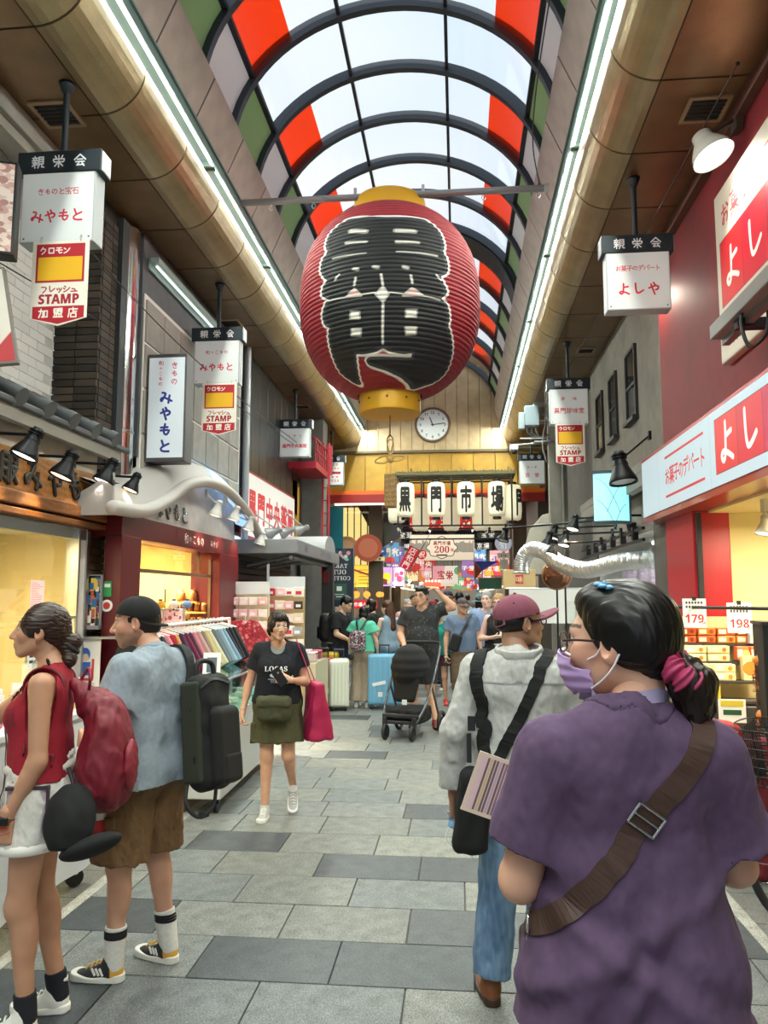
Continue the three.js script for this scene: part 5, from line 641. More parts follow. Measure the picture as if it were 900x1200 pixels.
// ---- the great red lantern on its cross pole
{
  const t = thing('giant_lantern', 'giant ribbed red paper lantern with two bold black characters', 'lantern', [-.675, 0, -7.69]);
  const prof = (y) => .925 * Math.pow(Math.max(0, 1 - Math.pow(Math.abs((y - 4.655) / 1.009), 2.3)), 1 / 2.3), NR = 46, rows = NR * 6, cols = 128, P = [], U = [], I = [], y0 = 3.69, y1 = 5.62;
  for (let j = 0; j <= rows; j++) { const y = mix(y0, y1, j / rows), ph = (j / 6) % 1, rib = .013 * Math.pow(Math.abs(Math.sin(ph * PI)), .7) - .006; for (let i = 0; i <= cols; i++) { const a = (i / cols * 2 - 1) * PI, r = prof(y) + rib + .003 * simplex(Math.cos(a) * 5, j * .3, Math.sin(a) * 5); P.push(r * Math.sin(a), y, r * Math.cos(a)); U.push(i / cols, (y - 3.65) / 2); if (i < cols && j < rows) { const k = j * (cols + 1) + i; I.push(k, k + 1, k + cols + 2, k, k + cols + 2, k + cols + 1); } } }
  const g = new THREE.BufferGeometry(); g.setAttribute('position', new THREE.Float32BufferAttribute(P, 3)); g.setAttribute('uv', new THREE.Float32BufferAttribute(U, 2)); g.setIndex(I); g.computeVertexNormals();
  const tex = canvas(2048, 1024, (x, W, H) => {
    const q = (s) => s.split(' ').map((p) => { const [a, b] = p.split(',').map(Number); return [a / 360 * W, H - b / 1000 * H]; }), path = (s, close) => { x.beginPath(); q(s).forEach(([a, b], i) => (i ? x.lineTo(a, b) : x.moveTo(a, b))); if (close) x.closePath(); };
    const smooth = (s) => { let p = q(s); p = p.flatMap((a, i) => { const b = p[(i + 1) % p.length]; return [[a[0] * .85 + b[0] * .15, a[1] * .85 + b[1] * .15], [a[0] * .15 + b[0] * .85, a[1] * .15 + b[1] * .85]]; }); const n = p.length; x.beginPath(); for (let i = 0; i < n; i++) { const a = p[i], b = p[(i + 1) % n], m = [(a[0] + b[0]) / 2, (a[1] + b[1]) / 2]; i ? x.quadraticCurveTo(a[0], a[1], m[0], m[1]) : x.moveTo(m[0], m[1]); } const b = p[0], c = p[1]; x.quadraticCurveTo(b[0], b[1], (b[0] + c[0]) / 2, (b[1] + c[1]) / 2); x.closePath(); };
    x.fillStyle = '#7d0a1c'; x.fillRect(0, 0, W, H);
    const out = '181,764 154,794 143,743 143,679 147,637 142,608 141,553 146,500 154,503 144,472 142,431 151,391 145,382 141,337 141,296 146,276 142,240 139,170 136,120 134,88 139,52 146,52 153,100 157,158 165,150 173,155 180,171 187,152 196,147 204,156 205,112 186,112 168,116 167,106 218,35 228,36 243,66 245,86 232,200 222,279 223,299 220,361 213,382 219,424 216,456 213,494 219,522 219,578 216,619 218,655 217,723 210,774';
    const rnd = mulberry(9), main = () => { x.lineJoin = 'round'; };
    for (let side = 0; side < 2; side++) { x.save(); if (side) { x.translate(W / 2, 0); } // the same writing on the back
      smooth(out); x.strokeStyle = '#bcb8ae'; x.lineWidth = 46; x.stroke(); x.strokeStyle = '#d9d6cd'; x.lineWidth = 40; x.setLineDash([5, 7]); x.stroke(); x.setLineDash([]); x.strokeStyle = '#2a2c33'; x.lineWidth = 26; x.setLineDash([9, 4]); x.stroke(); x.setLineDash([]); x.fillStyle = '#06080d'; smooth(out); x.fill();
      const mark = (s, w) => { path(s); x.strokeStyle = '#8e8c88'; x.lineWidth = w; x.stroke(); x.strokeStyle = '#c9c6bf'; x.lineWidth = w * .45; x.stroke(); };
      mark('181,340 180,176', 12); for (const s of ['160,717 170,701', '189,696 200,701']) mark(s, 26); for (const s of ['158,655 171,643', '189,636 202,640']) mark(s, 16); for (const s of ['149,592 171,585', '189,586 214,590']) mark(s, 8);
      for (const s of ['164,515 166,511', '176,514 178,510', '193,512 195,508']) mark(s, 18); for (const s of ['165,470 164,436', '180,476 181,425', '197,474 198,438', '154,503 151,480', '213,494 216,474']) mark(s, 11); mark('146,392 158,386 168,388 176,392 186,390 196,382 206,384 216,380', 8);
      for (const s of ['161,319 166,313 166,285 160,291', '195,315 201,318 201,289 195,286', '160,245 166,239 165,214 159,220', '195,241 202,244 202,218 196,214']) { path(s, 1); x.strokeStyle = '#8e8c88'; x.lineWidth = 12; x.stroke(); x.fillStyle = '#d6d3cb'; x.fill(); }
      for (const [s, c] of [['181,415 184,383 181,351 177,385', '#cfccc4'], ['164,418 168,384 159,389', '#c9a7a4'], ['198,414 204,388 193,379', '#c9a7a4']]) { path(s, 1); x.strokeStyle = '#a9a69f'; x.lineWidth = 12; x.stroke(); x.fillStyle = c; x.fill(); }
      x.restore(); }
    for (let j = 0; j < NR; j++) { const yy = H - ((mix(y0, y1, j / NR) - 3.65) / 2) * H; x.fillStyle = 'rgba(190,180,178,.10)'; x.fillRect(0, yy - 2, W, 4); }
    for (let i = 0; i < 900; i++) { x.fillStyle = 'rgba(200,190,185,' + (.04 + .08 * rnd()) + ')'; x.fillRect(rnd() * W, rnd() * H * .5, 20 + rnd() * 90, 1.5); }
  });
  obj('paper', g, M('#ffffff', .72, { map: tex }), t);
  const gold = M('#c9981f', .4, { metalness: .25 }); obj('top_ring', [L([[.36, 5.58], [.375, 5.6], [.375, 5.76], [.36, 5.78], [.001, 5.78]], 56)], gold, t); obj('bottom_ring', L([[.001, 3.5], [.3, 3.5], [.315, 3.515], [.315, 3.7], [.3, 3.72]], 56), gold, t);
  for (let i = 0; i < 10; i++) { const a = i / 10 * 2 * PI; obj('stud', [S(.012, .317 * Math.sin(a), 3.62, .317 * Math.cos(a), { s: 8, t: 6 })], M('#5a4312', .5), t); }
  obj('ear_plate', [B(.03, .1, .04, -.34, 5.8, .2), B(.03, .1, .04, .36, 5.8, .2)], steel, t); obj('chain', [rod([0, 3.5, 0], [0, 3.28, 0], .006, 6), pipe([[0, 3.3, 0], [.03, 3.25, 0], [0, 3.1, 0], [-.03, 3.25, 0], [0, 3.3, 0]], .006, 20, 6)], M('#5f5236', .6), t);
  const pole = thing('cross_pole', 'grey steel pole carrying the giant lantern across the vault', 'pole', [0, 0, -7.5]); obj('tube', rod([-2.3, 5.76, 0], [.93, 5.76, 0], .035, 14), M('#85878a', .4, { metalness: .6 }), pole); obj('end_cap', [C(.045, .045, .05, .93, 5.76, 0, { rz: PI / 2 }), C(.045, .045, .05, -2.28, 5.76, 0, { rz: PI / 2 })], steel, pole); obj('hook', [-1.9, -1.45, .3, .85].map((x) => pipe([[x, 5.72, 0], [x + .02, 5.69, 0], [x, 5.66, 0], [x - .02, 5.69, 0]], .005, 10, 5, true)), steel, pole);
  const tg = thing('wooden_tag', 'tan wooden tag on a knotted cord under the giant lantern', 'tag', [-.67, 2.72, -7.69]); obj('tag', B(.12, .34, .12, 0, 0, 0, { r: .01 }), M('#a8844a', .6, { t: 'grain' }), tg); obj('cord', [rod([0, .17, 0], [0, .4, 0], .008, 6), pipe([[0, .32, 0], [.06, .36, 0], [.15, .34, .02], [.07, .3, .03], [0, .32, 0]], .01, 24, 6), pipe([[0, .32, 0], [-.06, .36, 0], [-.16, .3, .02], [-.07, .28, .03], [0, .32, 0]], .01, 24, 6), S(.035, 0, .32, 0), pipe([[0, .36, 0], [.03, .42, 0], [.02, .52, 0], [-.02, .52, 0], [-.03, .42, 0], [0, .36, 0]], .008, 24, 6)], M('#a88a52', .8), tg);
}
// ---- clock on the gable
{
  const c = thing('wall_clock', 'round white wall clock on the cream gable', 'clock', [-.572, 5.78, ZF + .02]); obj('rim', L([[.36, 0], [.43, .0], [.435, .06], [.41, .09], [.375, .06]], 56).rotateX(PI / 2), M('#6a5138', .4), c);
  obj('dial', new THREE.CircleGeometry(.385, 48), M('#ffffff', .4, { map: canvas(256, 256, (x) => { x.fillStyle = '#dfe3e4'; x.fillRect(0, 0, 256, 256); for (let i = 1; i <= 12; i++) { const a = i / 6 * PI; latin(x, '' + i, 128 + 98 * Math.sin(a), 128 - 98 * Math.cos(a), 30, '#3a4046'); } for (let i = 0; i < 60; i++) { const a = i / 30 * PI; x.fillStyle = '#555'; x.beginPath(); x.arc(128 + 120 * Math.sin(a), 128 - 120 * Math.cos(a), i % 5 ? 1 : 2.5, 0, 7); x.fill(); } }) }), c).position.z = .05;
  const hand = (a, l, w) => { const g = B(w, l, .008, 0, l / 2 - .04, 0); g.rotateZ(-a); return g.translate(0, 0, .06); }; obj('hour_hand', hand(-.36, .24, .026), M('#23282c', .4), c); obj('minute_hand', hand(1.45, .33, .018), M('#23282c', .4), c); obj('boss', C(.022, .022, .02, 0, 0, .065, { rx: PI / 2 }), M('#23282c', .4), c);
}
// ---- vents in the soffits and the overhead wires
for (const [x, z, label, s] of [[-2.95, -5.15, 'square ceiling vent by the nearest left hanging sign', 1], [-2.95, -9.6, 'square ceiling vent further along the left soffit', .9], [-2.9, -14.1, 'small vent far along the left soffit', .9], [1.86, -5.55, 'dark square vent in the right soffit', 1], [1.9, -11.2, 'small dark vent far along the right soffit', .8]]) { const v = thing('ceiling_vent', label, 'vent', [x, 5.245, z]); obj('frame', [B(.3 * s, .02, .03, 0, 0, .14 * s), B(.3 * s, .02, .03, 0, 0, -.14 * s), B(.03, .02, .3 * s, .14 * s, 0, 0), B(.03, .02, .3 * s, -.14 * s, 0, 0)], M('#9c8466', .5), v); obj('grille', [B(.26 * s, .008, .26 * s, 0, .004, 0), ...[-.09, -.045, 0, .045, .09].map((k) => B(.26 * s, .014, .012, 0, -.002, k * s, { rx: .5 }))], M('#262220', .6), v); }
for (const [a, m, b, label] of [[[-3.3, 4.0, -4.2], [-3.0, 4.2, -9], [-2.6, 4.35, -17.5], 'thin cable sagging along the left shopfronts'], [[-3.25, 4.9, -4.4], [-2.9, 4.3, -7.5], [-2.7, 4.4, -16], 'thin cable running down past the left hanging signs'], [[1.9, 5.2, -5], [1.75, 5.05, -9], [1.5, 4.9, -13], 'thin cable along the right soffit'], [[.82, 6.5, -3.5], [.75, 6.0, -7.0], [.86, 5.8, -7.5], 'thin cable from the vault to the cross pole']]) { const w = thing('cable', label, 'cable'); obj('strand', pipe([a, m, b], .006, 40, 5), M('#3a3a3a', .6), w); obj('end_clip', [S(.015, ...a, { s: 8, t: 6 }), S(.015, ...b, { s: 8, t: 6 })], black, w); }
// ================================================================ the next stretch of the market, beyond the gable
{
  const wl = struct('wall_far_left', [B(.2, 5.6, 39, -3.55, 2.8, -38.2), B(.9, 5.6, .2, -3.6, 2.8, -18.5)], M('#5b5650', .9)), wr = struct('wall_far_right', [B(.2, 5.6, 39, 2.7, 2.8, -38.2), B(1.2, 7, .2, 2.5, 3.5, -18.5)], M('#5d544d', .9));
  struct('ceiling_far', [B(6.6, .2, 40, -.45, 5.65, -38.3)], M('#54585c', .8)); const end = struct('wall_end', B(7, 6, .2, -.4, 3, ZE + .3), M('#c9c4b8', .9));
  const beams = []; for (let z = -20.5; z > -57; z -= 2.4) beams.push(B(6.2, .22, .14, -.45, 5.4, z)); obj('beam', beams, M('#3a3f45', .6), end);
  for (let i = 0; i < 9; i++) for (const s of [-1, 1]) { const z = -20.6 - i * 4.1, t = thing('market_light', `white tube lamp under the far market roof, ${ord(i)} on the ${s < 0 ? 'left' : 'right'}`, 'light', [-.35 + s * 1.15, 5.2, z], 0, 'tube lamps of the far market'); obj('fitting', B(.14, .04, 1.5, 0, .04, 0), fixtureM, t); obj('tube', C(.025, .025, 1.45, 0, 0, 0, { rx: PI / 2, s: 8 }), glow('#fbfff8', 3), t); { const l = new THREE.RectAreaLight('#fffaf0', 55, .2, 1.4); l.position.y = -.04; l.rotation.x = -PI / 2; t.add(l); } }
  // brown pillars
  for (const [x, z] of [[-2.05, -19.3], [-2.3, -24], [1.55, -19.6], [1.75, -24], [1.9, -30], [-2.4, -30]]) obj('pillar', B(.34, 5.6, .34, x, 2.8, z, { r: .01 }), M('#5c4f3e', .6), x < 0 ? wl : wr);
  // glass-fronted upper storey on the left
  const w = struct('window_5'); obj('lit_room', B(1.3, 1.7, .04, -2.75, 3.1, -19.6), glow('#ffe9a0', .75), w); for (let i = 0; i < 7; i++) obj('bar', B(.025, 1.75, .03, -3.3 + i * .17, 3.1, -19.4), M('#5a4b2e', .5), w); obj('bar', B(1.3, .03, .03, -2.75, 3.0, -19.4), M('#5a4b2e', .5), w); obj('teal_panel', B(.36, 1.1, .05, -2.95, 3.3, -18.5), M('#0f7486', .5), w); obj('pane', B(1.9, 2.1, .02, -2.6, 3.0, -19.2), glass('#f4f2e8'), w); obj('sloped_grey', B(.6, 1.3, .05, -2.0, 3.6, -19.5, { rz: .5 }), M('#5b6068', .5), w);
  const shared = new Map(), texOf = (o, wd, h, draw) => { const mk = () => canvas(o.px ?? 256, Math.round((o.px ?? 256) * h / wd), draw); if (!o.key) return mk(); if (!shared.has(o.key)) shared.set(o.key, mk()); return shared.get(o.key); };
  const sign = (name, label, cat, x, y, z, wd, h, draw, o = {}) => { const t = thing(name, label, cat, [x, y, z], o.turn ?? 0, o.group); obj('board', B(wd, h, o.d ?? .05, 0, 0, -(o.d ?? .05) / 2 - .003, { r: .008 }), M(o.edge ?? '#4a4846', .5), t); obj('face', ...face(wd * .97, h * .97, texOf(o, wd, h, draw), { lit: o.lit ?? .3 }), t).position.z = .002; if (o.hang) for (const q of [-1, 1]) obj('hanger', rod([q * wd * .4, h / 2, -.02], [q * wd * .4, 5.54 - y, -.02], .006, 6), blackMetal, t); if (o.post) obj('post', rod([0, -h / 2, -.05], [0, -y, -.05], .03), M('#9a9a94', .5), t); return t; };
  sign('arrow_sign', 'blue one-way sign with a white arrow on the brown pillar', 'road sign', -1.98, 2.79, -19.05, .42, .2, (x, W, H) => { x.fillStyle = '#1c4f96'; x.fillRect(0, 0, W, H); x.fillStyle = '#eef2f5'; x.fillRect(30, H / 2 - 15, 120, 30); x.beginPath(); x.moveTo(150, 18); x.lineTo(230, H / 2); x.lineTo(150, H - 18); x.fill(); });
  sign('plate', 'cream plate below the blue arrow sign', 'road sign', -1.98, 2.6, -19.05, .36, .1, (x, W, H) => { x.fillStyle = '#e2d49a'; x.fillRect(0, 0, W, H); jp(x, '市場', W / 2, H / 2, 48, '#333', { w: .12, p: 1.3 }); });
  { const t = thing('pedestrian_sign', 'round blue sign with a white adult and child on a pole', 'road sign', [1.11, 2.97, -18.95]); obj('disc', C(.21, .21, .02, 0, 0, -.014, { rx: PI / 2, s: 40 }), M('#dfe3e6', .4), t); obj('face', new THREE.CircleGeometry(.2, 40), M('#ffffff', .4, { emissive: '#ffffff', emissiveIntensity: .2, map: canvas(256, 256, (x) => { x.fillStyle = '#1761ad'; x.fillRect(0, 0, 256, 256); x.fillStyle = x.strokeStyle = '#f2f5f7'; x.beginPath(); x.arc(112, 62, 20, 0, 7); x.fill(); x.lineWidth = 44; x.beginPath(); x.moveTo(112, 106); x.lineTo(112, 140); x.stroke(); x.lineWidth = 20; for (const k of [96, 126]) { x.beginPath(); x.moveTo(112 + (k - 112) * .6, 140); x.lineTo(k, 212); x.stroke(); } x.beginPath(); x.moveTo(84, 104); x.lineTo(76, 150); x.stroke(); x.beginPath(); x.arc(166, 128, 13, 0, 7); x.fill(); x.lineWidth = 24; x.beginPath(); x.moveTo(166, 156); x.lineTo(166, 178); x.stroke(); x.lineWidth = 12; for (const k of [158, 174]) { x.beginPath(); x.moveTo(166, 178); x.lineTo(k, 214); x.stroke(); } x.beginPath(); x.moveTo(138, 128); x.lineTo(154, 152); x.stroke(); }) }), t); obj('pole', C(.03, .03, 3.4, 0, -1.25, -.06), M('#b9b9b2', .5), t); obj('plate', B(.3, .12, .02, 0, -.31, -.01), M('#e6e2d2', .4), t); obj('numbers', ...face(.28, .1, canvas(128, 46, (x) => { x.fillStyle = '#e6e2d2'; x.fillRect(0, 0, 128, 46); latin(x, '8-18', 64, 24, 34, '#2b2b2b'); })), t).position.set(0, -.31, .004); obj('lower_plates', [B(.2, .24, .02, 0, -.52, -.01), B(.16, .12, .02, 0, -.72, -.01)], M('#c9c5b4', .5), t); }
  // banner, flags, screens
  sign('anniversary_banner', 'pale banner with a red 200 in a scrolled frame over the street', 'banner', -.45, 3.06, -22, 1.85, .74, (x, W, H) => { x.fillStyle = '#e6dfcc'; x.fillRect(0, 0, W, H); x.fillStyle = '#8f8d82'; for (let i = 0; i < 60; i++) { const a = i / 60 * W; x.fillRect(a, 40 + 34 * R(), 8, 100 - 30 * R()); } x.fillStyle = '#e6dfcc'; x.fillRect(0, 142, W, 60); x.strokeStyle = '#4a4a44'; x.lineWidth = 6; x.fillStyle = '#ece5d2'; x.beginPath(); for (let i = 0; i <= 48; i++) { const a = i / 48 * 2 * PI, r = 1 + .08 * Math.cos(a * 8); x.lineTo(W / 2 + 118 * r * Math.cos(a), H / 2 + 84 * r * Math.sin(a)); } x.closePath(); x.fill(); x.stroke(); jp(x, '黒門市場', W / 2, 66, 34, '#8a3a30', { w: .12 }); latin(x, '200', W / 2, 118, 74, '#a8202a', 'serif'); jp(x, '年', W / 2 + 84, 122, 30, '#a8202a'); x.fillStyle = '#3a3a36'; x.fillRect(W / 2 - 44, 158, 88, 12); x.fillStyle = '#c0202c'; x.beginPath(); x.arc(92, 158, 40, 0, 7); x.fill(); jp(x, '祝', 92, 158, 52, '#f2e6d8', { w: .12 }); }, { px: 512, hang: .9, edge: '#cfc8b4', lit: .1 });
  sign('red_bunting', 'long red banner with white blossoms behind the white lanterns', 'banner', -.35, 3.72, -20.6, 1.9, .55, (x, W, H) => { x.fillStyle = '#c02a22'; x.fillRect(0, 0, W, H); x.fillStyle = '#f0e2da'; for (let i = 0; i < 40; i++) { x.beginPath(); x.arc(R() * W, H * .4 + R() * H * .6, 3 + R() * 6, 0, 7); x.fill(); } jp(x, '年会', W * .3, H * .6, 40, '#f4e8e0', { w: .13 }); }, { px: 512, hang: .8, edge: '#9a2018' });
  { const t = sign('red_flag', 'tilted red flag with white writing left of the banner', 'flag', -1.25, 2.66, -20, .3, .62, (x, W, H) => { x.fillStyle = '#c4222c'; x.fillRect(0, 0, W, H); jp(x, '店和門', W / 2, H / 2, 130, '#f2e6e0', { v: 1, w: .1 }); }, { px: 200, edge: '#8f1820', d: .02 }); t.rotation.z = -.5; obj('pole', rod([.16, -.4, -.02], [.16, 3.3, -.02], .012), steel, t); }
  { const t = thing('menu_screen', 'pair of bright screens showing yellow and pink sweets', 'screen', [-1.85, 2.24, -22]); for (const s of [0, 1]) { obj('case', B(.34, .58, .06, -.175 + s * .35, 0, -.04, { r: .01 }), black, t); obj('picture', ...face(.32, .54, canvas(128, 216, (x, W, H) => { x.fillStyle = s ? '#c9b6f0' : '#b79be6'; x.fillRect(0, 0, W, H); x.fillStyle = s ? '#f0b9cf' : '#e9a0cf'; x.fillRect(0, H * .3, W, H * .3); for (const [a, b, r, c] of s ? [[40, 90, 26, '#e9667c'], [92, 70, 22, '#e0406a'], [70, 136, 34, '#e8506a'], [110, 130, 18, '#f08a9a']] : [[62, 110, 46, '#f0dc2a'], [74, 150, 34, '#f4e66a'], [20, 60, 18, '#d98ad0']]) { x.fillStyle = c; x.beginPath(); x.arc(a, b, r, 0, 7); x.fill(); } }), { lit: .9 }), t).position.set(-.175 + s * .35, 0, -.008); } obj('stand', rod([0, -.3, -.05], [0, -2.24, -.05], .03), black, t); }
  { const t = thing('feather_flag', 'dark upright flag with mirrored take-out coffee lettering', 'flag', [-2.68, 2.0, -17.4], 0); obj('cloth', B(.62, 1.32, .012, 0, .1, -.01), M('#222b3a', .7), t); const tx = canvas(200, 420, (x, W, H) => { x.fillStyle = '#252d3c'; x.fillRect(0, 0, W, H); x.translate(W, 0); x.scale(-1, 1); for (let i = 0; i < 22; i++) { x.fillStyle = pick(['#7fc0b0', '#e08a9a', '#3a4a5a', '#c9d6cf']); x.beginPath(); x.arc(R() * W, R() * 70, 8 + R() * 14, 0, 7); x.fill(); } latin(x, 'TAKE', 100, 124, 44, '#e6e6e2', 'serif'); latin(x, 'OUT', 100, 170, 48, '#e6e6e2', 'serif'); latin(x, 'COFFEE', 100, 216, 42, '#e6e6e2', 'serif'); x.fillStyle = '#35584c'; x.fillRect(45, 256, 110, 120); x.fillStyle = '#dfe6e0'; x.fillRect(82, 276, 40, 34); x.fillRect(66, 334, 70, 4); x.fillRect(76, 350, 50, 6); }); obj('print', ...face(.6, 1.28, tx), t).position.set(0, .1, .002); obj('pole', [rod([.32, -2.0, -.01], [.32, .85, -.01], .014), C(.16, .2, .05, .32, -1.97, 0)], steel, t); }
  sign('menu_board', 'glowing yellow menu board behind the coffee flag', 'menu board', -2.25, 2.18, -19.3, .72, .56, (x, W, H) => { x.fillStyle = '#f2d25a'; x.fillRect(0, 0, W, H); x.fillStyle = '#b98f2a'; for (let i = 0; i < 5; i++) x.fillRect(40, 40 + i * 30, 90 + (i * 37) % 80, 7); }, { lit: .8 });
  for (let i = 0; i < 3; i++) { const t = thing('paper_lamp', `orange glowing lamp under the yellow menu board, ${['left', 'middle', 'right'][i]} of three`, 'lamp', [-2.55 + i * .3, 1.72, -19.2], 0, 'orange lamps'); obj('shade', S(.11, 0, 0, 0, { sy: .85 }), glow('#ff9a3c', 1.1), t); obj('cap', C(.04, .04, .03, 0, .1, 0), black, t); obj('cord', rod([0, .1, 0], [0, .3, 0], .006, 5), black, t); }
  { const t = thing('round_sign', 'red octopus-coloured round sign on the glass front', 'sign', [-2.2, 2.86, -18.9]); obj('disc', C(.34, .34, .08, 0, 0, 0, { rx: PI / 2, s: 32 }), M('#c4583c', .5), t); obj('inner', C(.24, .24, .02, 0, 0, .045, { rx: PI / 2, s: 32 }), M('#d97a5a', .5), t); const t2 = thing('round_sign', 'pale orange round sign left of the red one on the glass front', 'sign', [-2.75, 2.86, -19.0]); obj('disc', C(.3, .3, .08, 0, 0, 0, { rx: PI / 2, s: 32 }), M('#e0a070', .5), t2); obj('inner', C(.2, .2, .02, 0, 0, .045, { rx: PI / 2, s: 32 }), M('#e8b98a', .5), t2); }
  sign('red_board', 'bright red shop board above the people with suitcases', 'sign', -2.25, 1.48, -18.6, .62, .2, (x, W, H) => { x.fillStyle = '#c81f28'; x.fillRect(0, 0, W, H); jp(x, '市場人気店'.replace('気', '京'), W / 2, H / 2, 44, '#f4e8e0', { w: .12 }); }, { lit: .5 });
  // hanging shop names along both sides of the far market
  const shopn = ['黒門和', '石市中', '子堂珍', '宝栄', '味菓', '京場', '呉服', '中央', '薬局', '和味']; let q = 0;
  for (let i = 0; i < 6; i++) for (const s of [-1, 1]) { const z = -20.3 - i * 3.2, nm = shopn[(q++) % 6]; sign('hanging_name_board', `small dark hanging name board, ${['first', 'second', 'third', 'fourth', 'fifth', 'sixth'][i]} along the ${s < 0 ? 'left' : 'right'} of the far market`, 'sign', s < 0 ? -1.75 + i * .06 : .95 - i * .04, 3.42 + (i % 2) * .12, z, .6, .2, (x, W, H) => { x.fillStyle = '#1f2422'; x.fillRect(0, 0, W, H); jp(x, nm, W / 2, H / 2, 52, '#dfe2dc', { w: .11, p: 1.2 }); }, { px: 160, hang: 1.2, lit: .25, key: nm }); }
  // stalls: bright boards, awnings and lit counters on both sides
  const cols = ['#d94f5c', '#e9c14a', '#5f9fd0', '#f0ece2', '#6fae7a', '#d9853a', '#e6a7b4', '#4f5f8f', '#c9362f', '#f4e6b8', '#8a6aa8'], cn = ['red', 'amber', 'blue', 'white', 'green', 'orange', 'pink', 'navy', 'crimson', 'cream', 'violet'];
  for (let i = 0; i < 11; i++) for (const s of [-1, 1]) { const z = -20.5 - i * 3.1, k = (i * 3 + (s > 0 ? 5 : 0)) % 11, x = s < 0 ? -2.75 : 1.95;
    const st = thing('market_stall', `${cn[k]}-canopied market stall ${['nearest', 'second', 'third', 'fourth', 'fifth', 'sixth', 'seventh', 'eighth', 'ninth', 'tenth', 'last'][i]} on the ${s < 0 ? 'left' : 'right'} beyond the lanterns`, 'stall', [x, 0, z], s < 0 ? PI / 2 : -PI / 2); obj('counter', B(2.6, .9, .8, 0, .45, 0, { r: .01 }), M('#c9c4b8', .6), st); obj('canopy', (() => { const g = poly([[-.1, 2.45], [.75, 2.15], [.75, 2.0], [.72, 2.12], [-.1, 2.4]], 2.7); return g.rotateY(-PI / 2).translate(1.35, 0, 0); })(), M(cols[k], .6), st); obj('back_board', B(2.6, 1.3, .04, 0, 1.6, -.3), M(pick(['#e6ddc8', '#efe2c0', '#d8cfc0']), .6), st); obj('lamp_strip', B(2.2, .04, .06, 0, 2.05, .3), glow('#fff0cf', 2.2), st); const goods = []; for (let m = 0; m < 14; m++) goods.push(B(.16, rr(.08, .22), .2, -1.15 + m * .177, 1.0, rr(-.15, .2), { r: .02, s: 1 })); obj('goods', goods, M(pick(cols), .5), st); }
  for (let i = 0; i < 26; i++) { const s = i % 2 ? 1 : -1, z = -21 - i * 1.25, k = (i * 4 + 2) % 11, wd = rr(.4, .85), h = rr(.3, .8), y = rr(2.4, 3.3); sign('shop_board', `${cn[k]} shop board ${i < 13 ? 'nearer' : 'further'} along the ${s > 0 ? 'right' : 'left'} of the far market, ${Math.round(y * 10) / 10 > 2.85 ? 'high' : 'low'} row ${'abcdefghijklmnopqrstuvwxyz'[i]}`.replace(/ row \w$/, ''), 'sign', s > 0 ? rr(1.0, 1.7) : rr(-2.4, -1.6), y, z, wd, h, (x, W, H) => { x.fillStyle = cols[k]; x.fillRect(0, 0, W, H); for (let m = 0; m < 3; m++) { x.fillStyle = pick(cols); x.beginPath(); x.arc(R() * W, R() * H, 10 + R() * 24, 0, 7); x.fill(); } jp(x, shopn[i % 10], W / 2, H / 2, Math.min(H * .5, 34), k === 3 || k === 9 ? '#a02a2a' : '#f4efe6', { w: .12 }); }, { px: 96, lit: .3, key: 'board' + k, group: 'boards of the far market' }); }
  for (let i = 0; i < 18; i++) { const k = (i * 7 + 3) % 11; sign('hanging_banner', `${cn[k]} banner hung over the crowd in the far market, ${['nearest', 'second', 'third', 'fourth', 'fifth', 'sixth', 'seventh', 'eighth', 'ninth', 'tenth', '11th', '12th', '13th', '14th', '15th', '16th', '17th', 'last'][i]} going back`, 'banner', -.4 + 1.3 * Math.sin(i * 2.4), 2.35 + (i % 4) * .28, -24.5 - i * 1.7, rr(.7, 1.2), rr(.45, .8), (x, W, H) => {}, { px: 96, lit: .22, key: 'board' + k, hang: 1.6 }); }
  { const t = thing('pennant', 'blue and red triangular pennant on the right of the far market', 'flag', [.75, 2.42, -21]); obj('upper_cloth', poly([[-.3, .2], [.35, .2], [-.1, -.06]], .012), M('#23409a', .7), t); obj('lower_cloth', poly([[-.3, .19], [-.1, -.06], [-.3, -.3]], .012), M('#7d2a22', .7), t); obj('pole', rod([-.31, -.35, 0], [-.31, .45, 0], .012), steel, t); }
  sign('green_board', 'dark green board below the blue and red pennant', 'sign', .85, 2.02, -20.8, .62, .3, (x, W, H) => { x.fillStyle = '#24503c'; x.fillRect(0, 0, W, H); }, { lit: .15 });
  { const t = thing('arch_sign', 'glowing red and white oval fish-shop sign over the crowd', 'sign', [-.8, 2.05, -24], .2); obj('oval', S(.28, 0, 0, 0, { sz: .2, sy: .5 }), glow('#ff6a4a', .9), t); obj('bulb_row', [-.2, -.1, 0, .1, .2].map((x) => S(.03, x, .1, .05, { s: 8, t: 6 })), glow('#fff4d8', 2.5), t); obj('bracket', rod([0, .1, -.05], [0, 1.2, -.05], .012), steel, t); }
  for (let i = 0; i < 22; i++) { const t = thing('bulb_lamp', `bare bulb over the far stalls, ${ord(i >> 1)} on the ${i % 2 ? 'right' : 'left'}`, 'lamp', [i % 2 ? rr(.9, 1.7) : rr(-2.3, -1.5), rr(1.95, 2.3), -20.5 - i * 1.3], 0, 'bulbs over the far stalls'); obj('bulb', S(.05, 0, 0, 0, { s: 10, t: 8 }), glow('#fff2d2', 4), t); obj('cord', rod([0, .05, 0], [0, .5, 0], .005, 5), black, t); }
}
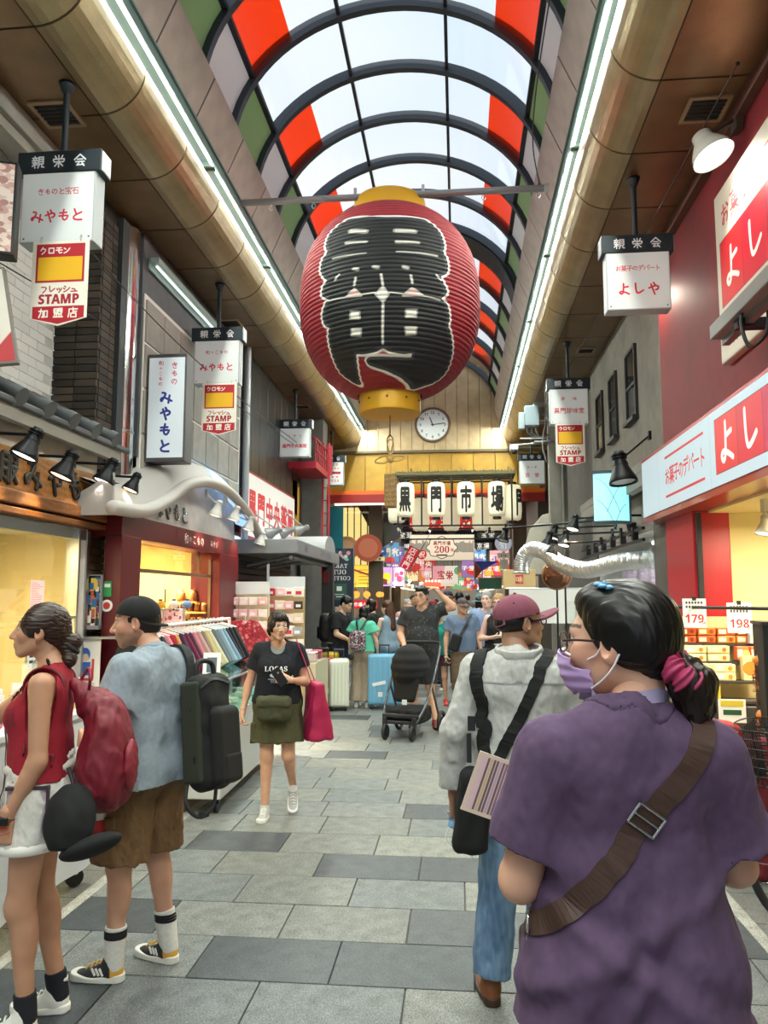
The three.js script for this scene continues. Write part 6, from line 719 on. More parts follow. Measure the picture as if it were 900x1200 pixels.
// ---- rack of white lanterns reading 黒門市場
{
  const rack = thing('lantern_rack', 'black hanging frame of the white lanterns with a thatched strip on top', 'rack', [0, .13, -17.2], -.02); rack.scale.set(.92, .92, .92); const RS = (x, y, z) => [x * .92, .13 + y * .92, -17.2 + (z + 18.9) * .92], bar = (a, b) => rod(a, b, .022, 6); const fr = [];
  for (const z of [.28, -.55]) { for (const y of [4.53, 3.36]) fr.push(bar([-1.42, y, z], [1.3, y, z])); for (const x of [-1.42, -.85, -.13, .6, 1.3]) fr.push(bar([x, 3.36, z], [x, 4.53, z])); } for (const x of [-1.42, 1.3]) for (const y of [4.53, 3.36]) fr.push(bar([x, y, .28], [x, y, -.55])); fr.push(bar([-1.42, 3.1, -.55], [1.3, 3.1, -.55])); obj('frame', fr, M('#1c1b1a', .5), rack);
  obj('thatch', [B(2.9, .1, .95, -.05, 4.62, -.13, { r: .03 }), ...Array.from({ length: 40 }, (_, i) => C(.02, .02, .98, -1.45 + i * .072, 4.66 + .01 * (i % 3), -.13, { rx: PI / 2, s: 6 }))], M('#6f6a4c', .9), rack); for (const x of [-1.3, 0, 1.2]) obj('hanger', [rod([x, 4.6, -.3], [x + .1, 5.0, -1.17], .012, 6), rod([x, 4.6, .2], [x + .1, 5.0, -1.17], .008, 6)], steel, rack);
  const body = []; for (let i = 0; i <= 40; i++) { const v = i / 40, e = Math.pow(Math.max(0, 1 - Math.pow(Math.abs(v * 2 - 1), 5)), .28), rib = .004 * Math.cos(i * PI); body.push([.1 + .115 * e + rib, (v - .5) * .84]); } const lg = L(body, 40), paperM = (t) => M('#f4f1e6', .7, { map: t, emissive: '#fff3d8', emissiveMap: t, emissiveIntensity: .2 });
  const lt = new Map(), plainTex = (ch, f) => { if (!lt.has(ch)) lt.set(ch, canvas(256, 128, f)); return lt.get(ch); };
  const mk = (ch, label, x, y, z, turn, k = 1) => { const t = thing('paper_lantern', label, 'lantern', RS(x, y, z), turn, 'white lanterns on the black rack'); t.scale.setScalar(.92); const tx = plainTex(ch, (c, W, H) => { c.fillStyle = '#f1ede0'; c.fillRect(0, 0, W, H); for (let i = 0; i < 21; i++) { c.fillStyle = 'rgba(120,110,90,.12)'; c.fillRect(0, i * 6.1, W, 1); } if (ch) { c.strokeStyle = '#16140f'; c.save(); c.translate(128, 64); c.scale(.62, 1); glyph(c, ch, 0, 0, 92, .15); c.restore(); } }); const g = lg.clone(), u = g.attributes.uv; obj('paper', g.rotateY(PI).scale(k, k, k), paperM(tx), t); for (const q of [-.45, .45]) obj('ring', C(.1 * k, .1 * k, .06 * k, 0, q * k, 0), M('#17150f', .4), t); obj('loop', pipe([[-.06, .46 * k, 0], [0, .56 * k, 0], [.06, .46 * k, 0]], .007, 10, 5), blackMetal, t); return t; };
  [...'黒門市場'].forEach((ch, i) => mk(ch, `white lantern with the ${['first', 'second', 'third', 'last'][i]} black character, front row of the rack`, [-1.24, -.5, .21, .94][i], 3.98, -18.6, 0));
  [-.92, -.15, .58, 1.0].forEach((x, i) => mk('', `plain white lantern ${['first', 'second', 'third', 'last'][i]} in the lower rear row of the rack`, x, 3.72, -19.5, 0)); mk('門', 'white lantern seen from its side at the right end of the rack', 1.33, 3.93, -18.95, 1.0, 1.05); mk('', 'white lantern half hidden at the left end of the rack', -1.5, 3.9, -19.2, -1, 1);
}
// ================================================================ people
const skinTone = { fair: [.72, .44, .32], tan: [.5, .27, .17], asian: [.66, .4, .27], brown: [.24, .12, .07], pale: [.78, .5, .4] };
const skinM = new THREE.MeshPhysicalMaterial({ color: '#ffffff', roughness: .5, vertexColors: true, sheen: .2, sheenRoughness: .5 });
const m3 = (a, b, t) => a.map((q, i) => mix(q, b[i], t));
function joints(o) {
  const f = o.f, s = f ? .158 : .182, J = { neck0: [0, 1.4, -.03], neck1: [0, 1.5, .0], head: [0, 1.578, .03], chest: [0, 1.24, -.01], shL: [s, 1.37, -.025], elL: [s + .045, 1.09, -.045], wrL: [s + .06, .85, .03], hipL: [.085, .9, 0], knL: [.092, .49, .02], anL: [.1, .085, -.025] };
  for (const k of ['sh', 'el', 'wr', 'hip', 'kn', 'an']) { const [x, y, z] = J[k + 'L']; J[k + 'R'] = [-x, y, z]; }
  Object.assign(J, o.J ?? {});
  const lean = o.lean ?? 0, side = o.side ?? 0, c = Math.cos(lean), n = Math.sin(lean), y0 = .95;
  const tp = ([x, y, z]) => { const h = y - y0, yy = h * c - z * n, zz = h * n + z * c; const cs = Math.cos(side), sn = Math.sin(side); return [x * cs - yy * sn, y0 + x * sn + yy * cs, zz]; };
  for (const k of ['neck0', 'neck1', 'head', 'chest', 'shL', 'shR', 'elL', 'elR', 'wrL', 'wrR']) if (!(o.fixed ?? []).includes(k)) J[k] = tp(J[k]);
  return { J, tp };
}
function torso(o, J, tp, e = 0) {
  const w = o.w ?? 1, f = o.f, s = (f ? .07 : .08) * w, hw = (f ? .078 : .07) * w, r = (f ? .094 : .105) * (.6 + .4 * w), sx = Math.abs(J.shL[0]) - .03, P = [];
  for (const q of [-1, 1]) {
    P.push(cap(tp([q * s, 1.28, -.012]), tp([q * s * .82, 1.1, 0]), r + e, r * .93 + e), cap(tp([0, 1.41, -.035]), tp([q * sx * .85, 1.36, -.03]), .05 + e * .6, .046 + e * .8), cap(tp([q * s * .8, 1.1, 0]), [q * hw, .94, -.01], r * .92 + e, (f ? .112 : .104) * (.5 + .5 * w) + e), ell([q * .07 * w, .9, -.055], [.085 * w + e, .09 + e, .08 + e]));
    if (f) P.push(ell(tp([q * .072, 1.23, .075]), [.065 + e, .062 + e, .055 + e]));
  }
  P.push(cap(tp([-sx, 1.35, -.03]), tp([sx, 1.35, -.03]), .05 + e * .8));
  if (w > 1.05) P.push(ell(tp([0, 1.04, .02]), [.15 * w + e, .15 + e, .11 * w + e]));
  return P;
}
const lerp3 = (a, b, t) => a.map((q, i) => q + (b[i] - q) * t), add3 = (a, b, k = 1) => a.map((q, i) => q + b[i] * k);
function arm(o, J, S, e = 0, to = 2) { // to: 1 elbow, 2 wrist
  const k = (o.limb ?? 1) * (o.f ? .88 : 1), a = J['sh' + S], b = J['el' + S], c = J['wr' + S], P = [cap(a, b, .053 * k + e, .041 * k + e)];
  if (to > 1) P.push(cap(b, c, .039 * k + e, .026 * k + e), cap(lerp3(b, c, .12), lerp3(b, c, .42), .042 * k + e, .036 * k + e)); return P;
}
function leg(o, J, S, e = 0) {
  const k = (o.leg ?? 1) * (o.f ? .97 : 1), a = J['hip' + S], b = J['kn' + S], c = J['an' + S], d = V(...c).sub(V(...b)).normalize(), back = V(0, -d.z, d.y).multiplyScalar(d.y < 0 ? 1 : -1).toArray();
  return [cap(a, b, .086 * k + e, .055 * k + e), cap(b, c, .052 * k + e, .034 * k + e), ell(add3(lerp3(b, c, .28), back, .022), [.043 * k + e, .1, .043 * k + e]), ell(add3(b, back, -.02), [.04 * k + e, .05, .035 * k + e])];
}
function handPrims(w, dir, palmN, lat, o = {}) { // lat: towards the thumb
  const d = vec(dir).normalize(), l0 = vec(lat), n0 = vec(palmN), n = n0.clone().addScaledVector(d, -n0.dot(d)).normalize(), l = d.clone().cross(n).normalize(); if (l.dot(l0) < 0) l.negate();
  const W = vec(w), at = (a, b, c) => W.clone().addScaledVector(d, a).addScaledVector(l, b).addScaledVector(n, c), curl = o.curl ?? .35, s = o.s ?? 1, P = [], F = [];
  const F0 = [[.033, .074], [.011, .083], [-.011, .077], [-.031, .06]];
  for (const [q, len] of F0) {
    P.push(cap(at(.012 * s, q * .7 * s, 0), at(.088 * s, q * s, 0), .0145 * s, .0125 * s)); let p = at(.09 * s, q * s, 0), a = curl * .6 + (o.spread ?? 0) * q; let r = .0092 * s;
    for (const part of [.46, .31, .23]) { a += curl * .75; const v = d.clone().multiplyScalar(Math.cos(a)).addScaledVector(n, Math.sin(a)), e = p.clone().addScaledVector(v, len * part * s); F.push(cap(p, e, r, r * .9)); p = e; r *= .9; }
  }
  let p = at(.03 * s, .03 * s, .006 * s); P.push(cap(at(.012 * s, .014 * s, .004), p, .016 * s, .014 * s)); const tc = o.thumb ?? .4;
  for (const [len, a] of [[.04, 0], [.032, tc]]) { const v = d.clone().multiplyScalar(.72).addScaledVector(l, .62 - a * .9).addScaledVector(n, .35 + a).normalize(), e = p.clone().addScaledVector(v, len * s); F.push(cap(p, e, .0112 * s, .0095 * s)); p = e; }
  const palm = union(P, .016), fing = union(F, .0035); return (x, y, z) => smin(palm(x, y, z), fing(x, y, z), .007);
}
function headField(o = {}) {
  const f = o.f, j = f ? .9 : 1, big = union([ell([0, .03, -.014], [.075, .088, .096]), ell([0, -.028, .022], [.06, .08, .07]), cap([.042 * j, -.055, .005], [.017 * j, -.092, .06], .024, .019), cap([-.042 * j, -.055, .005], [-.017 * j, -.092, .06], .024, .019), ell([0, -.096, .068], [.022 * j, .018, .018]), ell([.036, -.02, .06], [.027, .027, .025]), ell([-.036, -.02, .06], [.027, .027, .025]), cap([-.034, .028, .072], [.034, .028, .072], f ? .013 : .0155), cap([0, -.06, -.04], [0, -.1, -.042], .05, .05), ell([0, -.06, .072], [.028, .024, .022])], .022);
  const nl = o.nose ?? 1, small = union([cap([0, .014, .086], [0, -.03, .086 + .021 * nl], .0085, .0125), ell([.012, -.036, .093], [.0085, .0075, .011]), ell([-.012, -.036, .093], [.0085, .0075, .011]), cap([-.018, -.0565, .0885], [.018, -.0565, .0885], .0062), cap([-.015, -.0675, .0875], [.015, -.0675, .0875], .0074)], .008);
  const ears = [1, -1].map((q) => { const a = ell([q * .076, -.008, -.01], [.013, .033, .021], [0, q * .4, 0]), b = ell([q * .086, -.004, -.003], [.008, .02, .0115], [0, q * .4, 0]); return (x, y, z) => smax(a(x, y, z), -b(x, y, z), .006); }), sock = [1, -1].map((q) => ell([q * .031, .006, .094], [.02, .012, .015]));
  return (x, y, z) => { let d = smin(big(x, y, z), small(x, y, z), .012); for (const s of sock) d = smax(d, -s(x, y, z), .012); for (const e of ears) d = smin(d, e(x, y, z), .008); return d; };
}
function headGeo(o, f) {
  const skin = o.skin, lip = o.lip ?? m3(skin, [.45, .1, .1], .5), brow = o.brow ?? [.03, .02, .015], st = o.stubble ?? 0, c = o.headCell ?? .004;
  const col = (x, y, z) => {
    let k = m3(skin, [skin[0] * 1.05, skin[1] * .8, skin[2] * .78], .5 * step(.05, .0, Math.abs(y + .02)) * step(.03, .06, Math.abs(x)));
    if (z > .07 && Math.hypot(x / .024, (y + .062) / .0125) < 1) k = lip; else if (st && y < -.03 && z > -.03) k = m3(k, [.05, .04, .035], st * step(-.03, -.055, y) * (.75 + .25 * simplex(x * 300, y * 300, z * 300)) * step(-.135, -.11, y));
    const ax = Math.abs(x), by = .033 + .006 * Math.sin((ax - .012) / .042 * 2.6) ; if (z > .04 && ax > .011 && ax < .054 && Math.abs(y - by) < (o.f ? .0034 : .005)) k = m3(k, brow, .85);
    if (z > .06 && Math.hypot((ax - .031) / .019, (y - .0145) / .0035) < 1) k = m3(k, [.03, .02, .02], .75);
    return k;
  };
  const g = surf(f, [-.105, -.155, -.125], [.105, .13, .125], c, col), list = [clean(g)];
  for (const q of [1, -1]) { const e = S(.0125, 0, 0, 0, { s: 18, t: 14 }).rotateX(PI / 2), p = e.attributes.position, cc = new Float32Array(p.count * 3), gx = (o.gaze ?? [0, 0])[0], gy = (o.gaze ?? [0, 0])[1]; for (let i = 0; i < p.count; i++) { const a = Math.hypot(p.getX(i) / .0125 - gx, p.getY(i) / .0125 - gy), fr = p.getZ(i) > 0; cc.set(fr && a < .2 ? [.01, .01, .01] : fr && a < .46 ? (o.iris ?? [.06, .03, .015]) : [.42, .4, .38], i * 3); } e.setAttribute('color', new THREE.BufferAttribute(cc, 3)); e.translate(q * .031, .006, .0745); e.deleteAttribute('uv'); list.push(clean(e)); }
  return join(list);
}
// o: name label pos turn h skin f w J lean head:[yaw,pitch,roll] hands:{L:{dir,n,lat,curl},R} cell
function person(o) {
  const k = (o.h ?? 1.7) / 1.7, root = thing('person', o.label, 'person', o.pos, o.turn ?? 0); root.scale.setScalar(k); if (o.tilt) root.rotation.z = o.tilt;
  const { J, tp } = joints(o), cell = o.cell ?? .014, sk = o.skin, P = { root, J, tp, o, cell };
  const M4 = new THREE.Matrix4().compose(V(...J.head), new THREE.Quaternion().setFromEuler(new THREE.Euler((o.head ?? [0, 0])[1] + (o.lean ?? 0) * .3, (o.head ?? [0, 0])[0], (o.head ?? [0, 0, 0])[2] ?? 0, 'YXZ')), V(1, 1, 1).multiplyScalar(o.hs ?? 1)); P.headM = M4; const nt = V(0, -.07, -.042).applyMatrix4(M4).toArray();
  const prims = [...arm(o, J, 'L'), ...arm(o, J, 'R'), ...leg(o, J, 'L'), ...leg(o, J, 'R'), ...torso(o, J, tp, -.012), cap(J.neck0, nt, .054 * (o.f ? .88 : 1), .05 * (o.f ? .88 : 1))];
  const legs = union(prims.slice(6, 14), .03), arms = union(prims.slice(0, 6), .02), tor = union(prims.slice(14), .05), bodyF = (x, y, z) => { const a = smin(tor(x, y, z), legs(x, y, z), .03); return smin(a, arms(x, y, z), .03); };
  P.body = bodyF; const hv = new THREE.Vector3(); let hi4 = null; P.skin = (x, y, z) => { hi4 ??= P.headM.clone().invert(); hv.set(x, y, z).applyMatrix4(hi4); return Math.min(bodyF(x, y, z), P.hf(hv.x, hv.y, hv.z)); };
  const all = [...Object.values(J)], lo = [0, 1, 2].map((i) => Math.min(...all.map((p) => p[i])) - .2), hi = [0, 1, 2].map((i) => Math.max(...all.map((p) => p[i])) + .2); lo[1] = Math.max(lo[1], .03); hi[1] = Math.min(hi[1], J.neck0[1] + .16); if (o.armsUp) hi[1] = o.armsUp; P.lo = lo; P.hi = hi;
  const tint = (x, y, z) => m3(sk, [sk[0] * .92, sk[1] * .84, sk[2] * .82], .5 + .5 * simplex(x * 14, y * 14, z * 14)), list = [clean(surf(bodyF, lo, hi, cell, o.bodyCol ?? tint))];
  P.hf = headField({ ...o, ...(o.face ?? {}) }); list.push(headGeo({ ...o, ...(o.face ?? {}) }, P.hf).applyMatrix4(M4));
  const dh = { L: { dir: [0, -1, .1], n: [-1, 0, 0], lat: [0, 0, 1] }, R: { dir: [0, -1, .1], n: [1, 0, 0], lat: [0, 0, 1] } };
  for (const q of ['L', 'R']) { const h = o.hands?.[q] === null ? null : { ...dh[q], ...(o.hands?.[q] ?? {}) }; if (!h) continue; const w = J['wr' + q]; const f = handPrims(w, h.dir, h.n, h.lat, { ...h, s: (o.f ? .92 : 1) * (h.s ?? 1) }), c = o.handCell ?? .005; list.push(clean(surf((x, y, z) => smin(f(x, y, z), cap(add3(w, vec(h.dir).normalize().toArray(), -.03), w, .027, .024)(x, y, z), .02), add3(w, [-.2, -.2, -.2]), add3(w, [.2, .2, .2]), c, tint))); P['hand' + q] = f; }
  obj('body', join(list), skinM, root);
  P.onHead = (name, g, m, parent) => obj(name, g.applyMatrix4(M4), m, parent ?? root);
  return P;
}
// clothes: fields over the same skeleton, cut at hem, cuffs and neck
const fold = (amp, s = 1, seed = 0) => (x, y, z) => amp * (simplex(x * 8 * s + seed, y * 4.5 * s, z * 8 * s) + .6 * simplex(x * 17 * s, y * 9 * s + seed, z * 17 * s) + .3 * simplex(x * 38 * s, y * 22 * s, z * 38 * s + seed));
function top(P, c) {
  const { J, tp, o } = P, e = c.e ?? .014, prims = torso(o, J, tp, e); const s = (o.f ? .07 : .076) * (o.w ?? 1);
  for (const q of [-1, 1]) prims.push(cap(tp([q * s * .8, 1.1, 0]), tp([q * (s + (c.flare ?? .005)), c.hem - .02, -.005]), .092 * (.6 + .4 * (o.w ?? 1)) + e, (c.hr ?? .106) * (.5 + .5 * (o.w ?? 1)) + e));
  const body = union(prims, .06), hp = V(...tp([0, c.hem, 0])), hn = V(...tp([0, 1, 0])).sub(V(...tp([0, 0, 0]))).normalize(), sl = [];
  for (const S of ['L', 'R']) { const a = J['sh' + S], b = J['el' + S], w = J['wr' + S], k = o.limb ?? 1, er = c.er ?? .018; const t = typeof c.sleeve === 'object' ? c.sleeve[S] : c.sleeve; if (!t) continue; if (t <= 1) sl.push(cut(a, lerp3(a, b, t), .052 * k + er * .65, (.045 * k + er) * (c.cuff ?? 1.12))); else sl.push(cap(a, b, .056 * k + er * .7, .045 * k + er), cut(b, lerp3(b, w, t - 1), .045 * k + er, (.034 * k + er) * (c.cuff ?? 1))); }
  const sleeves = sl.length ? union(sl, .02) : null, w = fold(c.wr ?? .004, c.ws ?? 1, c.seed ?? 0), nk = c.neck ?? .078, nf = cap(add3(J.neck0, [0, .02, .015]), add3(J.neck1, [0, .05, .03]), nk, nk + .01), armholes = c.tank ? ['L', 'R'].map((S) => cap(add3(J['sh' + S], [0, .02, 0]), lerp3(J['sh' + S], J['el' + S], .55), c.tank)) : null, scoop = c.scoop ? ell(tp([0, c.scoopY ?? 1.4, .1]), [c.scoop, c.scoop * 1.1, .13]) : null;
  const fy = tp([0, c.hem, 0])[1];
  const f = (x, y, z) => { let d = body(x, y, z); if (sleeves) d = smin(d, sleeves(x, y, z), .035); d += w(x, y, z) + (c.extra ? c.extra(x, y, z) : 0); d = Math.max(d, (hp.x - x) * hn.x + (hp.y - y) * hn.y + (hp.z - z) * hn.z, -nf(x, y, z)); if (armholes) d = Math.max(d, -armholes[0](x, y, z), -armholes[1](x, y, z)); if (scoop) d = Math.max(d, -scoop(x, y, z)); return d; };
  P.top = f; P.rib = (x, y, z) => Math.max(Math.abs(body(x, y, z) + w(x, y, z)) - .0042, Math.abs(nf(x, y, z) - .004) - .012, J.neck0[1] - .14 - y); P.neckRib = (m) => obj('neck_rib', surf(P.rib, add3(J.neck0, [-.16, -.12, -.16]), add3(J.neck0, [.16, .14, .2]), .0055), m, P.root); const hi = [...P.hi]; if (!o.armsUp) hi[1] = Math.max(J.neck0[1], J.shL[1], J.shR[1]) + .1;
  const lo = [...P.lo]; lo[1] = Math.min(fy, ...(c.sleeve ? [J.elL[1], J.elR[1], ...(c.sleeve > 1 ? [J.wrL[1], J.wrR[1]] : [])] : [9])) - .08;
  return obj(c.name ?? 'shirt', surf(f, lo, hi, c.cell ?? P.cell * .8, c.col), c.col ? c.m ?? M('#ffffff', .85, { vertexColors: true }) : c.m ?? M(c.color, .85, { t: 'cloth' }), P.root);
}
function bottoms(P, c) { // to: 0-1 thigh, 1-2 shin
  const { J, o } = P, e = c.e ?? .016, w0 = o.w ?? 1, prims = []; for (const q of [-1, 1]) prims.push(cap([q * .068 * w0, 1.0, 0], [q * .072 * w0, .93, -.01], .1 * (.5 + .5 * w0) + e, .112 * (.5 + .5 * w0) + e), ell([q * .07 * w0, .9, -.055], [.085 * w0 + e, .09 + e, .08 + e]));
  const hip = union(prims, .05), legs = []; const k = (o.leg ?? 1) * (o.f ? .97 : 1);
  for (const S of ['L', 'R']) { const a = J['hip' + S], b = J['kn' + S], d = J['an' + S]; if (c.to <= 1) legs.push(cut(a, lerp3(a, b, c.to), .09 * k + e, (.088 - .03 * c.to) * k + e + (c.flare ?? .02))); else { legs.push(union([cap(a, b, .09 * k + e, .06 * k + e + (c.knee ?? .004)), cut(b, lerp3(b, d, c.to - 1), .06 * k + e + (c.knee ?? .004), .045 * k + e + (c.flare ?? .01))], .02)); } }
  const lf = union(legs, c.skirt ?? .012), w = fold(c.wr ?? .004, c.ws ?? 1, c.seed ?? 5), f = (x, y, z) => Math.max(smin(hip(x, y, z), lf(x, y, z), .05) + w(x, y, z), y - (c.waist ?? 1.02)); P.bottoms = f;
  const lo = [...P.lo], hi = [...P.hi]; hi[1] = (c.waist ?? 1.02) + .06; lo[1] = c.to <= 1 ? Math.min(lerp3(J.hipL, J.knL, c.to)[1], lerp3(J.hipR, J.knR, c.to)[1]) - .08 : .02;
  return obj(c.name ?? 'trousers', surf(f, lo, hi, c.cell ?? P.cell * .85, c.col), c.col ? M('#ffffff', .85, { vertexColors: true }) : c.m ?? M(c.color, .85, { t: 'cloth' }), P.root);
}
function shoes(P, c) { // yaw of each foot; pitch lifts the heel
  for (const S of ['L', 'R']) {
    const a = P.J['an' + S], yaw = c.yaw?.[S] ?? (S === 'L' ? .15 : -.15), pitch = c.pitch?.[S] ?? 0, foot2 = (x, z) => { const t = clamp((z + .05) / .17), r = mix(.034, .044, Math.sin(t * PI * .75)), zz = clamp(z, -.05, .12); return Math.hypot(x, z - zz) - r; };
    const up = (x, y, z) => { const ft = foot2(x, z) + .006, h = mix(.082, .042, step(-.02, .1, z)) - .012 * step(.1, .17, z); return smax(smax(ft + Math.max(0, y - .03) * .25, y - h, .03), .014 - y, .004); };
    const cuff = cut([0, .06, -.025], [0, c.high ?? .1, -.03], .044, .04), f1 = (x, y, z) => smin(up(x, y, z), cuff(x, y, z), .03), f2 = (x, y, z) => smax(smax(foot2(x, z) - .002, y - .03 + .006 * Math.sin(z * 30), .006), -y, .004);
    const m = new THREE.Matrix4().compose(V(a[0], a[1] - .085, a[2]), new THREE.Quaternion().setFromEuler(new THREE.Euler(pitch, yaw, 0, 'YXZ')), V(1, 1, 1)); const adj = new THREE.Matrix4().makeTranslation(0, 0, .035);
    const lo = [-.08, -.02, -.12], hi = [.08, .2, .2], place = (g) => g.applyMatrix4(adj).applyMatrix4(m), cell = c.cell ?? .008;
    const s = obj('shoe', place(surf(f1, lo, hi, cell, c.col)), c.col ? M('#ffffff', .6, { vertexColors: true }) : M(c.color, .6), P.root); obj('sole', place(surf(f2, lo, hi, cell)), M(c.sole ?? '#e8e6e0', .6), s);
    if (c.laces) obj('laces', place(join([0, 1, 2, 3].map((i) => pipe([[-.022, .052 + i * .008, .085 - i * .022], [0, .062 + i * .009, .083 - i * .022], [.022, .052 + i * .008, .085 - i * .022]], .0035, 8, 5)))), M(c.laces, .7), s);
    if (c.stripes) obj('stripe', place(join([0, 1, 2].flatMap((i) => [-1, 1].map((q) => B(.004, .034, .009, q * .041, .05, .005 + i * .018, { rx: .5 })))), ), M(c.stripes, .5), s);
    if (c.sock) { const b = P.J['kn' + S], t = lerp3(a, b, c.sock.h ?? .2), bot = add3(a, [0, -.02, 0]); const sk = cut(bot, t, .043, .043 + (c.sock.w ?? 0)); const so = obj('sock', surf(sk, [a[0] - .15, .02, a[2] - .15], [a[0] + .15, t[1] + .1, a[2] + .15], .008), M(c.sock.color, .9, { t: 'cloth' }), P.root); for (const q of c.sock.bands ?? []) { const p = lerp3(a, t, q); obj('band', C(.0495, .0495, .012, p[0], p[1], p[2], { s: 24, open: true }), M('#17171a', .9), so); } }
  }
}
const hairM = (c, o = {}) => new THREE.MeshPhysicalMaterial({ color: c, roughness: o.r ?? .38, sheen: .3, sheenRoughness: .4, specularIntensity: .8 });
const HAIR = { black: hairM('#0d0b0b'), dark: hairM('#1d120d'), brown: hairM('#4a2a18', { r: .5 }), blonde: hairM('#a9845a', { r: .5 }), grey: hairM('#8d8b88', { r: .6 }) };
function hair(P, list, m, o = {}) { // fields in head space minus the face
  const base = union(list, o.k ?? .02), faceCut = o.face === null ? null : ell(o.face?.[0] ?? [0, -.045, .105], o.face?.[1] ?? [.072, .09, .075]), st = o.strand ?? .0025, dir = o.dir ?? [70, 9, 70];
  const f = (x, y, z) => { let d = base(x, y, z) + st * (simplex(x * dir[0], y * dir[1], z * dir[2]) + .5 * simplex(x * dir[0] * 2.1, y * dir[1] * 1.6, z * dir[2] * 2.1)); if (faceCut) d = smax(d, -faceCut(x, y, z), .008); if (o.below !== undefined) d = smax(d, o.below - y, .01); return d; };
  P.hairF = f; return P.onHead('hair', surf(f, o.lo ?? [-.14, -.2, -.16], o.hi ?? [.14, .16, .14], o.cell ?? (P.o.headCell ?? .004)), m);
}
const shortHair = [ell([0, .04, -.022], [.084, .09, .1]), ell([0, -.02, -.045], [.07, .06, .06])];
function capHat(P, m, o = {}) { // baseball cap; back = worn backwards
  const c = o.cell ?? .004, y0 = o.y ?? .03, cz = o.back ? .013 : -.013, r = ell([0, .035, cz], [.09, .092, .108]), f = (x, y, z) => Math.max(r(x, y, z) + .0012 * Math.cos(Math.atan2(x, z) * 6 + 0) , y0 - y + (o.slope ?? -.12) * (z + .01), -(ell([0, .03, cz], [.083, .084, .1])(x, y, z)));
  const g = surf(f, [-.12, -.03, -.14], [.12, .15, .12], c); if (o.back) g.rotateY(PI); const h = P.onHead('cap', g, m);
  const bl = o.brim ?? .075, sh = new THREE.Shape(); sh.absellipse(0, 0, .074, bl + .07, 0, PI, false, 0); const bg = new THREE.ExtrudeGeometry(sh, { depth: .005, bevelEnabled: true, bevelSize: .003, bevelThickness: .003, bevelSegments: 2, curveSegments: 24 }), p = bg.attributes.position; for (let i = 0; i < p.count; i++) { const x = p.getX(i), y = p.getY(i), z = p.getZ(i); p.setXYZ(i, x, y0 + .004 + z - x * x * 5.5 - (o.droop ?? .12) * y, y * 1 + .028); } bg.computeVertexNormals(); if (o.back) bg.rotateY(PI); P.onHead('brim', bg, o.brimM ?? m, h); P.onHead('button', S(.008, 0, .128, -.012, { s: 10, t: 6 }), m, h); return h;
}
function glasses(P, m, o = {}) { const g = []; for (const q of [1, -1]) { const r = o.r ?? [.024, .019], ring = []; for (let i = 0; i < 20; i++) { const a = i / 20 * 2 * PI, c = Math.cos(a), s = Math.sin(a), e = .72; ring.push([q * .033 + r[0] * Math.sign(c) * Math.abs(c) ** e, .004 + r[1] * Math.sign(s) * Math.abs(s) ** e, .103 - .12 * (Math.abs(q * .033 + r[0] * c) - .033) ** 1 * .4]); } g.push(pipe(ring, o.t ?? .0016, 40, 6, true), pipe([[q * .058, .008, .094], [q * .074, .01, .06], [q * .08, .008, .02]], (o.t ?? .0016) * 1.2, 16, 6)); } g.push(pipe([[-.01, .008, .104], [0, .012, .107], [.01, .008, .104]], o.t ?? .0016, 8, 6)); const root = P.onHead('glasses', join(g), m); P.onHead('lens', join([1, -1].map((q) => new THREE.CircleGeometry(.021, 16).scale(1.1, .85, 1).translate(q * .033, .004, .1025))), glass('#f4f8fa'), root); return root; }
